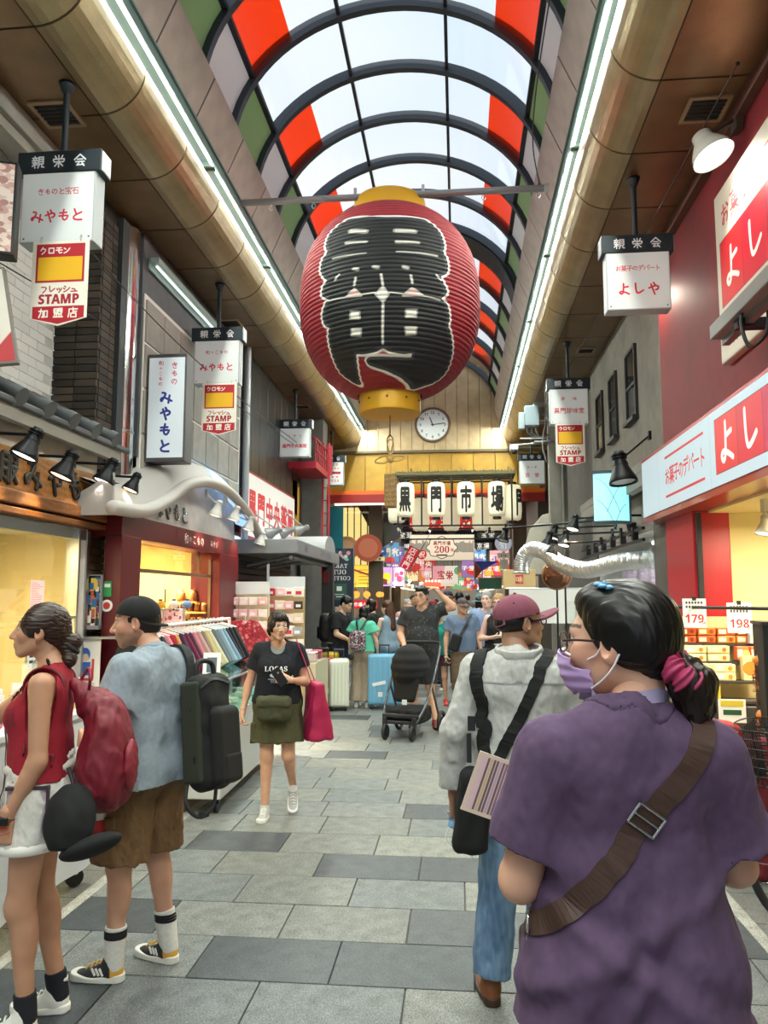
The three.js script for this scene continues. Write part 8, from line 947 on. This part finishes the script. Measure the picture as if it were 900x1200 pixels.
// ---- walking woman in the navy print T-shirt
{
  const a = .12, P = person({ label: 'person in a navy print T-shirt and olive shorts with a pink tote, walking towards us', pos: [-1.4, 0, -5.98], turn: a, h: 1.54, f: 1, w: .98, skin: [.62, .36, .24], cell: .012, headCell: .0045, handCell: .005, head: [.42, .06, -.04], face: { lip: [.45, .16, .14], brow: [.03, .02, .02], nose: .8, gaze: [.2, 0] },
    J: { elR: [-.25, 1.09, -.03], wrR: [-.29, .85, .03], elL: [.235, 1.1, -.01], wrL: [.11, 1.14, .2], knR: [-.08, .49, .04], anR: [-.085, .085, .06], knL: [.1, .5, .02], anL: [.12, .2, -.22] }, hands: { R: { dir: [-.1, -1, .15], curl: .8 }, L: { dir: [-.9, .15, .3], n: [-.2, -.1, -1], lat: [0, 1, 0], curl: .8 } } });
  top(P, { color: '#0c101d', e: .018, hem: .93, sleeve: .58, er: .024, wr: .0045, neck: .07, scoop: .075, scoopY: 1.42, cell: .008, hr: .112 }); obj('inner_neck', surf((x, y, z) => Math.max(union(torso(P.o, P.J, P.tp, .01), .05)(x, y, z), -cap(P.J.neck0, P.J.head, .07)(x, y, z), 1.3 - y, .02 - z), [-.2, 1.25, 0], [.2, 1.5, .2], .009), M('#8d9390', .8, { t: 'cloth' }), P.root);
  for (const S of ['L', 'R']) { const p = lerp3(P.J['sh' + S], P.J['el' + S], .57), d = V(...P.J['el' + S]).sub(V(...P.J['sh' + S])).normalize(); obj('sleeve_trim', new THREE.TorusGeometry(.068, .006, 8, 28).applyQuaternion(new THREE.Quaternion().setFromUnitVectors(V(0, 0, 1), d)).translate(...p), M('#9a9f9c', .8), P.root); }
  const tx = canvas(256, 192, (x, W, H) => { x.clearRect(0, 0, W, H); latin(x, 'LOCAS', 128, 44, 66, '#e6e8ec', 'serif'); x.fillStyle = '#c9ced4'; x.beginPath(); x.ellipse(128, 108, 62, 24, 0, 0, 7); x.fill(); x.fillStyle = '#1b2233'; x.fillRect(92, 102, 72, 12); x.fillStyle = '#c9ced4'; x.fillRect(50, 142, 156, 6); latin(x, 'TEXAS', 128, 168, 34, '#aab2bc', 'serif'); });
  obj('print', decal(P.top, [.0, 1.18, .3], [1, 0, 0], [0, 1, 0], .22, .165, 14, 12), M('#ffffff', .7, { map: tx, transparent: true, alphaTest: .5 }), P.root);
  bottoms(P, { name: 'shorts', color: '#4d4c2e', e: .024, to: .72, waist: 1.0, flare: .05, skirt: .05, wr: .007, cell: .009 }); obj('side_pocket', [surf(rbox([-.185, .7, .04], [.06, .16, .14], .02), [-.28, .58, -.08], [-.1, .82, .16], .01)], M('#525132', .85, { t: 'cloth' }), P.root);
  hair(P, [ell([0, .035, -.02], [.087, .092, .1]), ell([0, -.04, -.055], [.078, .075, .055]), ell([.055, .01, .015], [.036, .07, .06]), ell([-.055, .01, .015], [.036, .07, .06]), ell([0, .07, .055], [.062, .036, .04])], HAIR.dark, { face: [[0, -.065, .105], [.07, .1, .08]], strand: .004 }); glasses(P, M('#b9b4ae', .2, { metalness: .8 }), { r: [.022, .016] });
  shoes(P, { color: '#bcbcbc', sole: '#e6e4e0', laces: '#efeeec', cell: .008, yaw: { R: -.05, L: .1 }, pitch: { L: .75 } });
  const wt = P.J.wrL; obj('wristband', new THREE.TorusGeometry(.03, .004, 8, 20).rotateY(1.3).translate(wt[0] + .03, wt[1], wt[2] - .02), M('#c9c2bc', .4), P.root);
  P.root.updateMatrixWorld(true); const W = (p) => P.root.localToWorld(V(...p)).toArray();
  const ph = thing('phone', 'dark phone in the hand of the woman in the navy T-shirt', 'phone', W([.04, 1.17, .25]), a); obj('case', B(.07, .14, .01, 0, 0, 0, { r: .004, rz: .6 }), M('#1a1b20', .3), ph); obj('lens', C(.008, .008, .004, -.01, .03, .006, { rx: PI / 2 }), steel, ph);
  const wb = thing('waist_bag', 'olive canvas waist bag worn over the olive shorts', 'bag', W([0, 0, 0]), a), ol = M('#45462f', .85, { t: 'cloth' }); wb.scale.copy(P.root.scale); obj('pouch', surf((x, y, z) => rbox([-.01, .9, .19], [.28, .2, .1], .045)(x, y, z) + .006 * simplex(x * 14, y * 12, z * 14), [-.22, .75, .05], [.2, 1.05, .3], .009), ol, wb); obj('flap', surf((x, y, z) => rbox([-.01, .96, .2], [.29, .1, .11], .04)(x, y, z) + .005 * simplex(x * 12, y * 10, z * 12), [-.22, .85, .05], [.2, 1.06, .32], .009), M('#4d4e36', .85, { t: 'cloth' }), wb); obj('belt', new THREE.TorusGeometry(.175, .018, 8, 36).scale(1, .8, 1).rotateX(PI / 2).translate(0, .98, .0), ol, wb); obj('strap', rod([-.15, .95, .1], [-.17, 1.12, .0], .012), ol, wb);
  const tb = thing('tote_bag', 'bright pink tote bag hanging from the shoulder of the woman in navy', 'bag', W([0, 0, 0]), a); tb.scale.copy(P.root.scale); const pink = M('#b3124e', .6, { t: 'cloth' }); obj('sack', surf((x, y, z) => rbox([.33, .86, -.02], [.08 + .14 * clamp((1.1 - y) / .45), .48, .26], .02, [0, .4, .06])(x, y, z) + .008 * simplex(x * 8, y * 6, z * 8), [.1, .55, -.25], [.56, 1.2, .22], .012), pink, tb); obj('handle', [ribbon(null, [[.3, 1.06, .06], [.24, 1.25, .06], [.165, 1.43, .02], [.15, 1.44, -.06], [.24, 1.25, -.12], [.32, 1.06, -.12]], .035, .006, { normal: [1, .2, 0], n: 30 })], pink, tb);
}
// ---- stroller and the man pushing it
{
  const t = thing('stroller', 'black stroller with a grey tube frame pushed towards us', 'stroller', [-.6, 0, -9.45], -.32), bk = M('#07080a', .85, { t: 'cloth' }), fr = M('#5d6064', .35, { metalness: .7 });
  obj('hood', surf((x, y, z) => Math.max(ell([0, .8, -.05], [.235, .29, .27])(x, y, z) + .004 * Math.sin(y * 60), .72 - y - z * .6, -(ell([0, .78, -.1], [.215, .27, .26])(x, y, z))), [-.28, .5, -.38], [.28, 1.14, .28], .013), bk, t); obj('seat_back', surf((x, y, z) => rbox([0, .66, .1], [.36 - .1 * clamp((.75 - y) / .3), .5, .09], .04, [-.18, 0, 0])(x, y, z), [-.25, .35, -.05], [.25, .98, .28], .013), M('#08090b', .85, { t: 'cloth' }), t);
  for (const s of [-1, 1]) { obj('side_tube', pipe([[s * .25, 1.05, -.42], [s * .265, .9, -.3], [s * .27, .6, -.05], [s * .25, .35, .16], [s * .2, .2, .3]], .016, 30, 8), fr, t); obj('rear_leg', rod([s * .27, .6, -.05], [s * .27, .14, -.34], .014), fr, t); const w = (n, x, z, r) => { obj(n, [new THREE.TorusGeometry(r - .02, .022, 10, 28).rotateY(PI / 2).translate(x, r, z), C(r * .45, r * .45, .03, x, r, z, { rz: PI / 2 })], M('#17181a', .6), t); }; w('front_wheel', s * .17, .33, .09); w('rear_wheel', s * .28, -.36, .135); obj('fork', [rod([s * .2, .22, .3], [s * .17, .09, .33], .018), B(.05, .16, .05, s * .185, .18, .31, { r: .01 })], M('#1b1c1f', .5), t); }
  obj('handlebar', pipe([[-.25, 1.05, -.42], [-.22, 1.08, -.46], [0, 1.09, -.47], [.22, 1.08, -.46], [.25, 1.05, -.42]], .019, 24, 8), M('#1b1b1d', .6), t); obj('foot_bar', [B(.46, .05, .05, 0, .27, .27, { r: .015 }), B(.44, .04, .04, 0, .2, .3, { r: .012 })], M('#2d2f32', .4, { metalness: .4 }), t); obj('basket', surf((x, y, z) => Math.max(rbox([0, .26, .0], [.42, .2, .5], .06)(x, y, z) + .01 * simplex(x * 9, y * 9, z * 9), y - .34), [-.26, .1, -.3], [.26, .4, .3], .015), bk, t); obj('clip', B(.06, .06, .02, .02, .42, .2, { r: .005 }), M('#c9cbcc', .4), t);
}
const mid = { cell: .017, headCell: .0062, handCell: .0075 };
{
  const P = person({ ...mid, label: 'person in a flecked charcoal T-shirt behind the stroller, one hand on the head', pos: [-.48, 0, -10.15], turn: .05, h: 1.8, w: 1.06, limb: 1.08, skin: [.6, .36, .24], head: [-.45, .06, 0], armsUp: 1.85, J: { elL: [.39, 1.44, .02], wrL: [.17, 1.665, .0], elR: [-.26, 1.1, .0], wrR: [-.2, .97, .26], shL: [.19, 1.4, -.02], anL: [.16, .085, .1] }, hands: { L: { dir: [-1, .2, .0], n: [0, -1, 0], lat: [0, 0, 1], curl: .5 }, R: { dir: [.4, -.3, .8], n: [0, -1, 0], lat: [1, 0, 0], curl: .9 } } });
  top(P, { e: .022, hem: .86, sleeve: .6, er: .028, wr: .005, cell: .013, col: (x, y, z) => (simplex(x * 60, y * 22, z * 60) > .78 ? [.12, .12, .12] : [.02, .021, .023]) }); bottoms(P, { name: 'shorts', color: '#23262b', to: .95, e: .022 }); hair(P, shortHair.concat([ell([0, .08, .04], [.062, .036, .045])]), HAIR.black, { face: [[0, -.055, .105], [.07, .092, .08]] }); glasses(P, M('#1a1a1c', .3)); shoes(P, { color: '#7a2a24', sole: '#22201e', cell: .01 });
}
// ---- group with suitcases on the left
{
  const Q = person({ ...mid, label: 'person in a black shirt and black backpack, bending forward beside the red suitcase', pos: [-1.9, 0, -12.35], turn: 1.15, h: 1.68, skin: [.66, .42, .3], lean: .16, head: [0, .5, 0], J: { elL: [.22, 1.1, .06], wrL: [.12, 1.03, .28], elR: [-.22, 1.1, .06], wrR: [-.1, 1.02, .3] }, hands: { L: { dir: [-.2, -.2, 1], n: [0, 1, 0], lat: [1, 0, 0], curl: .7 }, R: { dir: [.2, -.2, 1], n: [0, 1, 0], lat: [-1, 0, 0], curl: .7 } } });
  top(Q, { color: '#141417', e: .02, hem: .9, sleeve: .75, er: .03, cell: .014 }); bottoms(Q, { name: 'jeans', color: '#1d2c47', to: 1.95, e: .016 }); hair(Q, shortHair, HAIR.black); shoes(Q, { color: '#1b1b1d', cell: .011 });
  Q.root.updateMatrixWorld(true); const b = thing('backpack', 'black backpack on the person in the black shirt by the display boards', 'backpack', Q.root.localToWorld(V(0, 1.18, -.22)).toArray(), 1.15); obj('sack', surf((x, y, z) => rbox([0, 0, 0], [.32, .46, .2], .08)(x, y, z) + .008 * simplex(x * 8, y * 8, z * 8), [-.22, -.3, -.16], [.22, .3, .16], .016), M('#191a1d', .7, { t: 'cloth' }), b); obj('pocket', B(.24, .2, .08, 0, -.08, -.11, { r: .03 }), M('#131417', .7), b); obj('strap', [-.1, .1].map((x) => ribbon(null, [[x, .2, .08], [x, .26, .16], [x * 1.2, .16, .3], [x * 1.3, -.08, .24]], .05, .01, { normal: [0, 0, 1], n: 16 })), M('#17181a', .7), b);
  const N = person({ ...mid, label: 'person in a mint blouse and beige wide trousers with a patterned little backpack', pos: [-1.46, 0, -11.8], turn: PI - .25, h: 1.52, f: 1, w: .95, skin: [.68, .43, .31], lean: .1, head: [.1, .25, 0], J: { elL: [.24, 1.1, .02], wrL: [.25, .86, .1], elR: [-.24, 1.1, .02], wrR: [-.22, .9, .15] } });
  top(N, { name: 'blouse', color: '#5fc9a8', e: .026, hem: .92, sleeve: .42, er: .04, cell: .014, cuff: 1.4 }); bottoms(N, { color: '#b3a08a', to: 1.95, e: .02, flare: .06, knee: .03, wr: .006 }); hair(N, [ell([0, .03, -.02], [.092, .095, .104]), ell([0, -.05, -.035], [.088, .07, .075])], HAIR.black); shoes(N, { color: '#e2dfd8', cell: .011 });
  N.root.updateMatrixWorld(true); const nb = thing('mini_backpack', 'small black backpack with a white and pink floral pattern on the mint blouse', 'backpack', N.root.localToWorld(V(0, 1.12, -.21)).toArray(), PI - .25); obj('sack', surf((x, y, z) => rbox([0, 0, 0], [.24, .3, .12], .05)(x, y, z), [-.16, -.2, -.1], [.16, .2, .1], .011, (x, y, z) => { const q = simplex(x * 26, y * 26, z * 26); return q > .35 ? [.6, .55, .55] : q < -.45 ? [.45, .12, .2] : [.02, .02, .03]; }), M('#ffffff', .7, { vertexColors: true }), nb); obj('strap', [-.08, .08].map((x) => ribbon(null, [[x * .3, .16, .04], [x, .3, .14], [x * 1.2, .3, .24]], .03, .008, { normal: [0, 0, 1], n: 12 })), black, nb); obj('charm', S(.05, .1, -.24, -.02, { sz: .4 }), black, nb);
  const H = person({ ...mid, label: 'person with long brown hair in pale denim dungarees, back turned, by the blue suitcase', pos: [-1.12, 0, -12.35], turn: PI + .7, h: 1.6, f: 1, w: .92, skin: [.74, .48, .38], head: [.3, .1, 0], J: { elL: [.22, 1.1, .02], wrL: [.2, .9, .16] } }); top(H, { name: 'dungarees', color: '#8fa6b8', e: .016, hem: .9, tank: .06, cell: .014 }); bottoms(H, { color: '#7f98ad', to: 1.9, e: .022, flare: .04 }); hair(H, [ell([0, .035, -.025], [.09, .094, .104]), cap([0, -.03, -.07], [0, -.34, -.08], .075, .07), cap([.04, -.05, -.05], [.05, -.3, -.06], .05, .045), cap([-.04, -.05, -.05], [-.05, -.3, -.06], .05, .045)], HAIR.brown, { lo: [-.16, -.46, -.2] }); shoes(H, { color: '#d9d5cc', cell: .011 });
  const cs = (label, pos, w, h, d, c, turn, m = {}) => { const s = thing('suitcase', label, 'suitcase', pos, turn), mm = M(c, .35, m); obj('shell', B(w, h - .06, d, 0, .06 + (h - .06) / 2, 0, { r: .045, s: 4 }), mm, s); for (let i = 0; i < 5; i++) obj('ridge', B(w * .1, h * .8, .014, (i - 2) * w * .17, h * .52, d / 2, { r: .006, s: 1 }), mm, s); obj('wheel', [[-1, -1], [1, -1], [-1, 1], [1, 1]].map(([x, z]) => C(.028, .028, .03, x * (w / 2 - .05), .03, z * (d / 2 - .05), { rz: PI / 2 })), black, s); obj('handle', [rod([-.07, h - .02, -d / 4], [-.07, h + .12, -d / 4], .008), rod([.07, h - .02, -d / 4], [.07, h + .12, -d / 4], .008), B(.17, .025, .03, 0, h + .13, -d / 4, { r: .01 })], M('#3a3c40', .4), s); obj('corner', [-1, 1].map((x) => B(.05, .05, d * .9, x * (w / 2 - .02), .09, 0, { r: .02 })), mm, s); return s; };
  const blue = cs('tall light-blue suitcase between the mint blouse and the stroller', [-1.12, 0, -11.75], .5, .8, .3, '#6fa9c9', .1); obj('tag', [B(.2, .05, .004, -.08, .38, .162, { rz: .2 }), B(.07, .07, .004, -.06, .22, .162)], M('#e9eaea', .5), blue); cs('cream-white suitcase standing left of the beige trousers', [-1.78, 0, -11.55], .3, .74, .42, '#d6d8c8', .15); const red = cs('glossy red suitcase beside the low cabinet', [-2.0, 0, -11.5], .3, .76, .24, '#a01420', .3, { clearcoat: .6 }); obj('tag', [B(.12, .06, .004, .02, .3, .126, { rz: -.5 })], white, red); cs('yellow suitcase edge between the red and the cream one', [-2.0, 0, -12.1], .26, .8, .26, '#c9a31c', .1);
}
// ---- people further back on the right of the street
{
  const T1 = person({ ...mid, label: 'person in a teal T-shirt, maroon shorts and red clogs half hidden by the stroller man', pos: [-.3, 0, -12.2], turn: -.1, h: 1.5, f: 1, skin: [.66, .4, .28], head: [.2, 0, 0], J: { elR: [-.2, 1.1, .05], wrR: [-.05, 1.08, .2] } }); top(T1, { color: '#16877c', e: .026, hem: .86, sleeve: .7, er: .03, cell: .014 }); bottoms(T1, { name: 'shorts', color: '#4a1c22', to: .55, e: .024, flare: .03 }); hair(T1, shortHair, HAIR.dark); shoes(T1, { color: '#c9403c', sole: '#c9403c', cell: .011 });
  const F = person({ ...mid, label: 'person in a blue-grey T-shirt, flat grey cap and khaki trousers holding a water bottle', pos: [.06, 0, -11.6], turn: .12, h: 1.64, skin: [.56, .33, .22], head: [.5, .1, 0], J: { elR: [-.25, 1.09, -.02], wrR: [-.27, .86, .08], elL: [.24, 1.09, -.02], wrL: [.28, .86, .04], anR: [-.09, .085, .1], knR: [-.09, .49, .08] } }); top(F, { color: '#6c7f9c', e: .022, hem: .88, sleeve: .6, er: .026, cell: .013 }); bottoms(F, { color: '#6d5c4a', to: 1.95, e: .022, knee: .014, wr: .007 }); hair(F, [ell([0, .01, -.03], [.08, .055, .09])], HAIR.grey, { below: -.05 }); capHat(F, M('#4c4a52', .8, { t: 'cloth' }), { y: .035, slope: .12, cell: .007, brim: .05, droop: .3 }); shoes(F, { color: '#17181a', cell: .011 }); glasses(F, M('#8a8680', .3));
  F.root.updateMatrixWorld(true); const sb = thing('sling_bag', 'black sling bag across the chest of the person in the flat cap', 'bag', F.root.localToWorld(V(0, 0, 0)).toArray(), .12); sb.scale.copy(F.root.scale); obj('strap', ribbon(F.top, [[.12, 1.4, -.08], [.11, 1.42, .02], [.04, 1.28, .12], [-.06, 1.12, .13], [-.14, 1.0, .08]], .05, .01, { off: .004, n: 30 }), black, sb); obj('pouch', surf(rbox([-.13, 1.03, .13], [.16, .26, .07], .03, [0, -.4, -.3]), [-.3, .85, .0], [.02, 1.22, .26], .013), M('#16171a', .7), sb);
  for (const [x, l] of [[-.28, 'clear water bottle in the lowered right hand of the person in the flat cap'], [.3, 'clear water bottle hanging at the left hand of the person in the flat cap']]) { const p = F.root.localToWorld(V(x, .7, .12)).toArray(), bt = thing('water_bottle', l, 'bottle', p, 0); obj('bottle', L([[0, -.1], [.03, -.1], [.032, -.08], [.032, .04], [.014, .08], [.014, .1], [0, .1]], 18), glass('#eef6fa'), bt); obj('cap', C(.016, .016, .02, 0, .11, 0), M('#dfe6ea', .5), bt); }
  const Bl = person({ ...mid, label: 'fair-haired person in glasses and a black sleeveless top looking at a phone', pos: [.55, 0, -10.7], turn: -.1, h: 1.7, f: 1, w: 1.02, skin: skinTone.pale, head: [-.25, .1, 0], J: { elR: [-.25, 1.09, -.02], wrR: [-.06, 1.12, .22], elL: [.24, 1.08, -.02], wrL: [.2, .85, .1] }, hands: { R: { dir: [.9, .1, .3], n: [0, 1, -.3], lat: [0, .3, 1], curl: .7 } } }); top(Bl, { name: 'top', color: '#131316', e: .012, hem: 1.03, tank: .062, scoop: .085, scoopY: 1.42, cell: .013 }); bottoms(Bl, { color: '#15161a', to: 1.95, e: .026, waist: 1.04, knee: .02 }); hair(Bl, [ell([0, .035, -.02], [.089, .093, .102]), cap([.055, -.02, -.01], [.075, -.17, .02], .036, .02), cap([-.055, -.02, -.01], [-.075, -.17, .02], .036, .02), cap([0, -.03, -.06], [0, -.14, -.06], .06, .05)], HAIR.blonde, { face: [[0, -.06, .105], [.062, .105, .08]], lo: [-.15, -.25, -.16] }); glasses(Bl, M('#3a2a22', .3)); shoes(Bl, { color: '#1b1b1d', cell: .012 });
  Bl.root.updateMatrixWorld(true); const pb = thing('phone', 'white phone in the hand of the fair-haired person', 'phone', Bl.root.localToWorld(V(.02, 1.15, .26)).toArray(), 0); obj('case', B(.14, .01, .07, 0, 0, 0, { r: .004 }), white, pb); obj('lens', C(.008, .008, .004, .04, -.006, .02), black, pb); obj('belt', new THREE.TorusGeometry(.165, .012, 8, 30).scale(1, .78, 1).rotateX(PI / 2).translate(0, 1.02, 0), M('#cfcac0', .6), Bl.root);
  const simple = (label, x, z, turn, h, shirt, legs, hr, skin, o = {}) => { const p = person({ cell: .022, headCell: .008, handCell: .01, label, pos: [x, 0, z], turn, h, f: o.f, w: o.w ?? 1, skin: skinTone[skin], head: [o.yaw ?? 0, o.pitch ?? 0, 0], J: o.J }); top(p, { color: shirt, e: .024, hem: .88, sleeve: o.sleeve ?? .65, er: .028, cell: .018 }); bottoms(p, { color: legs, to: o.to ?? 1.95, e: .02, cell: .019 }); if (o.cap) { hair(p, [ell([0, .01, -.03], [.08, .055, .09])], HAIR[hr], { below: -.05 }); capHat(p, M(o.cap, .8), { cell: .009, slope: .15 }); } else hair(p, o.f ? shortHair.concat([ell([0, -.06, -.04], [.085, .08, .06])]) : shortHair, HAIR[hr]); if (o.hat) { p.onHead('sun_hat', join([L([[.001, .15], [.05, .145], [.085, .1], [.09, .05], [.15, .02], [.15, .015], [.085, .04]], 28)]), M(o.hat, .8), p.root); } if (o.glasses) glasses(p, M('#222', .3)); shoes(p, { color: o.shoe ?? '#2a2a2c', cell: .014 }); return p; };
  simple('white-haired person in a pale blue shirt just behind the fair-haired one', .42, -11.9, .2, 1.74, '#8fa3c9', '#22345a', 'grey', 'pale', { yaw: -.5 });
  simple('bearded person in a black cap and light grey T-shirt behind the stroller man', -.18, -14.2, .0, 1.76, '#a9adb0', '#3a3d42', 'black', 'tan', { cap: '#1b1b1e' });
  simple('person in a grey T-shirt walking away, deep in the crowd', .02, -15.0, PI, 1.75, '#9fa6ab', '#2b2f3a', 'black', 'asian');
  simple('person in a striped pale shirt and a teal sun hat walking away', .38, -14.0, PI - .2, 1.68, '#b9c4c6', '#1c1d22', 'dark', 'asian', { f: 1, hat: '#4f7f86' });
  simple('person in black clothes standing far back at the right counter', .72, -17.5, -1.2, 1.72, '#17171a', '#1d1d20', 'black', 'asian');
  simple('grey-haired person in a pale pink shirt, far left in the crowd', -1.0, -15.2, .6, 1.62, '#cfa6a4', '#6b5a58', 'grey', 'fair');
  simple('person in a salmon T-shirt close to the pink-shirted one in the crowd', -.75, -15.8, .2, 1.66, '#c98f86', '#4a4f5c', 'dark', 'tan');
  simple('person in a dark red cap deep in the crowd behind the teal T-shirt', -.48, -14.8, PI, 1.6, '#5a3a4a', '#33363d', 'black', 'asian', { cap: '#7a1f2c' });
  simple('dark-haired person in a black dress in front of the red shop board', -1.5, -13.4, -2.0, 1.62, '#17171b', '#1a1a1e', 'black', 'asian', { f: 1 });
  simple('person in a cream sun hat under the anniversary banner', .5, -16.2, .1, 1.6, '#d9d4c4', '#7a7468', 'dark', 'asian', { f: 1, hat: '#d9cfb0' });
  simple('tall person in a white T-shirt near the far stalls', -.3, -19.5, .1, 1.8, '#d9dad6', '#2b3346', 'brown', 'fair'); simple('person in an olive shirt far back left under the screens', -1.2, -20.5, .3, 1.7, '#5d6248', '#2d2d2d', 'black', 'asian'); simple('person in a sky-blue blouse far back under the pennant', .55, -21, PI, 1.62, '#86a9c4', '#3b3b44', 'black', 'asian', { f: 1 }); simple('person in an orange T-shirt among the farthest walkers', -.1, -23.5, .2, 1.7, '#c9682e', '#30343c', 'dark', 'asian'); simple('person in a grey hoodie among the farthest walkers', .3, -25, PI, 1.74, '#77797c', '#23252b', 'dark', 'fair'); simple('person in a white blouse among the farthest walkers', -.7, -24.6, PI, 1.6, '#dcdcd8', '#55504a', 'black', 'asian', { f: 1 });
}
// ---- skirted table of small goods in front of the woman in the tank top
{
  const t = thing('display_table', 'rolling display table with a white cloth skirt at the left edge', 'table', [-2.42, 0, -3.35]); const g = new THREE.PlaneGeometry(2.4, .86, 90, 12), p = g.attributes.position; for (let i = 0; i < p.count; i++) p.setZ(i, .012 * Math.sin(p.getX(i) * 14) * (.5 - p.getY(i)) + .006 * simplex(p.getX(i) * 3, p.getY(i) * 3, 1)); g.computeVertexNormals(); const cm = M('#c9cdd0', .8, { side: THREE.DoubleSide });
  obj('cloth_skirt', [g.clone().rotateY(PI / 2).translate(.28, .55, 0), (() => { const q = new THREE.PlaneGeometry(.56, .86, 20, 8); return q.rotateY(PI).translate(0, .55, -1.2); })(), (() => { const q = new THREE.PlaneGeometry(.56, .86, 20, 8); return q.translate(0, .55, 1.2); })()], cm, t); obj('top', B(.6, .04, 2.44, 0, .99, 0, { r: .01 }), M('#d4d6d6', .5), t); obj('castor', [[.2, 1.1], [.2, -1.1], [-.2, 1.1], [-.2, -1.1]].map(([x, z]) => C(.05, .05, .035, x, .05, z, { rx: PI / 2, ry: .8 })), black, t); obj('fork', [[.2, 1.1], [.2, -1.1], [-.2, 1.1], [-.2, -1.1]].map(([x, z]) => B(.05, .1, .05, x, .12, z)), steel, t);
  const cols = [['#c9708a', 'rose'], ['#1c1c20', 'black'], ['#e6c2cc', 'pale pink'], ['#7f8a86', 'grey'], ['#b01824', 'red'], ['#e9e2dc', 'white']]; for (let i = 0; i < 16; i++) { const [c, n] = cols[i % 6], b = thing('goods_bag', `${n} bagged trinket on the white-skirted table`, 'packet', [-2.26 - (i % 2) * .16, 1.012, -4.4 + Math.floor(i / 2) * .26], rr(-.4, .4), 'trinkets on the skirted table'); obj('packet', surf((x, y, z) => rbox([0, .06, 0], [.12, .12, .08], .03)(x, y, z) + .008 * simplex(x * 20 + i, y * 20, z * 20), [-.1, -.02, -.08], [.1, .16, .08], .012), M(c, .35), b); obj('header', B(.11, .05, .006, 0, .14, 0), white, b); }
  for (let i = 0; i < 3; i++) { const b = thing('plush', 'red felt trinket hanging over the edge of the skirted table', 'plush', [-2.1, .78, -4.05 + i * .22], 0, 'red trinkets on the table edge'); obj('ball', S(.055, 0, 0, 0), M('#b01420', .8), b); obj('bead', S(.018, .02, -.06, .02), M('#d9b090', .6), b); obj('cord', rod([0, .05, 0], [-.05, .22, 0], .003, 5), black, b); }
  const sg = thing('sign_stand', 'small framed yellow card standing on the skirted table', 'card', [-2.2, 1.01, -4.25], .6); obj('frame', B(.14, .17, .012, 0, .1, 0, { r: .004 }), M('#d9c98f', .5), sg); obj('card', B(.11, .13, .002, 0, .1, .008), M('#e8d9a8', .5), sg); obj('print', B(.07, .05, .001, 0, .09, .0095), M('#8a7a4a', .5), sg);
}
scene.traverse((o) => { if (o.isMesh) o.castShadow = o.receiveShadow = true; });
renderer.render(scene, camera);
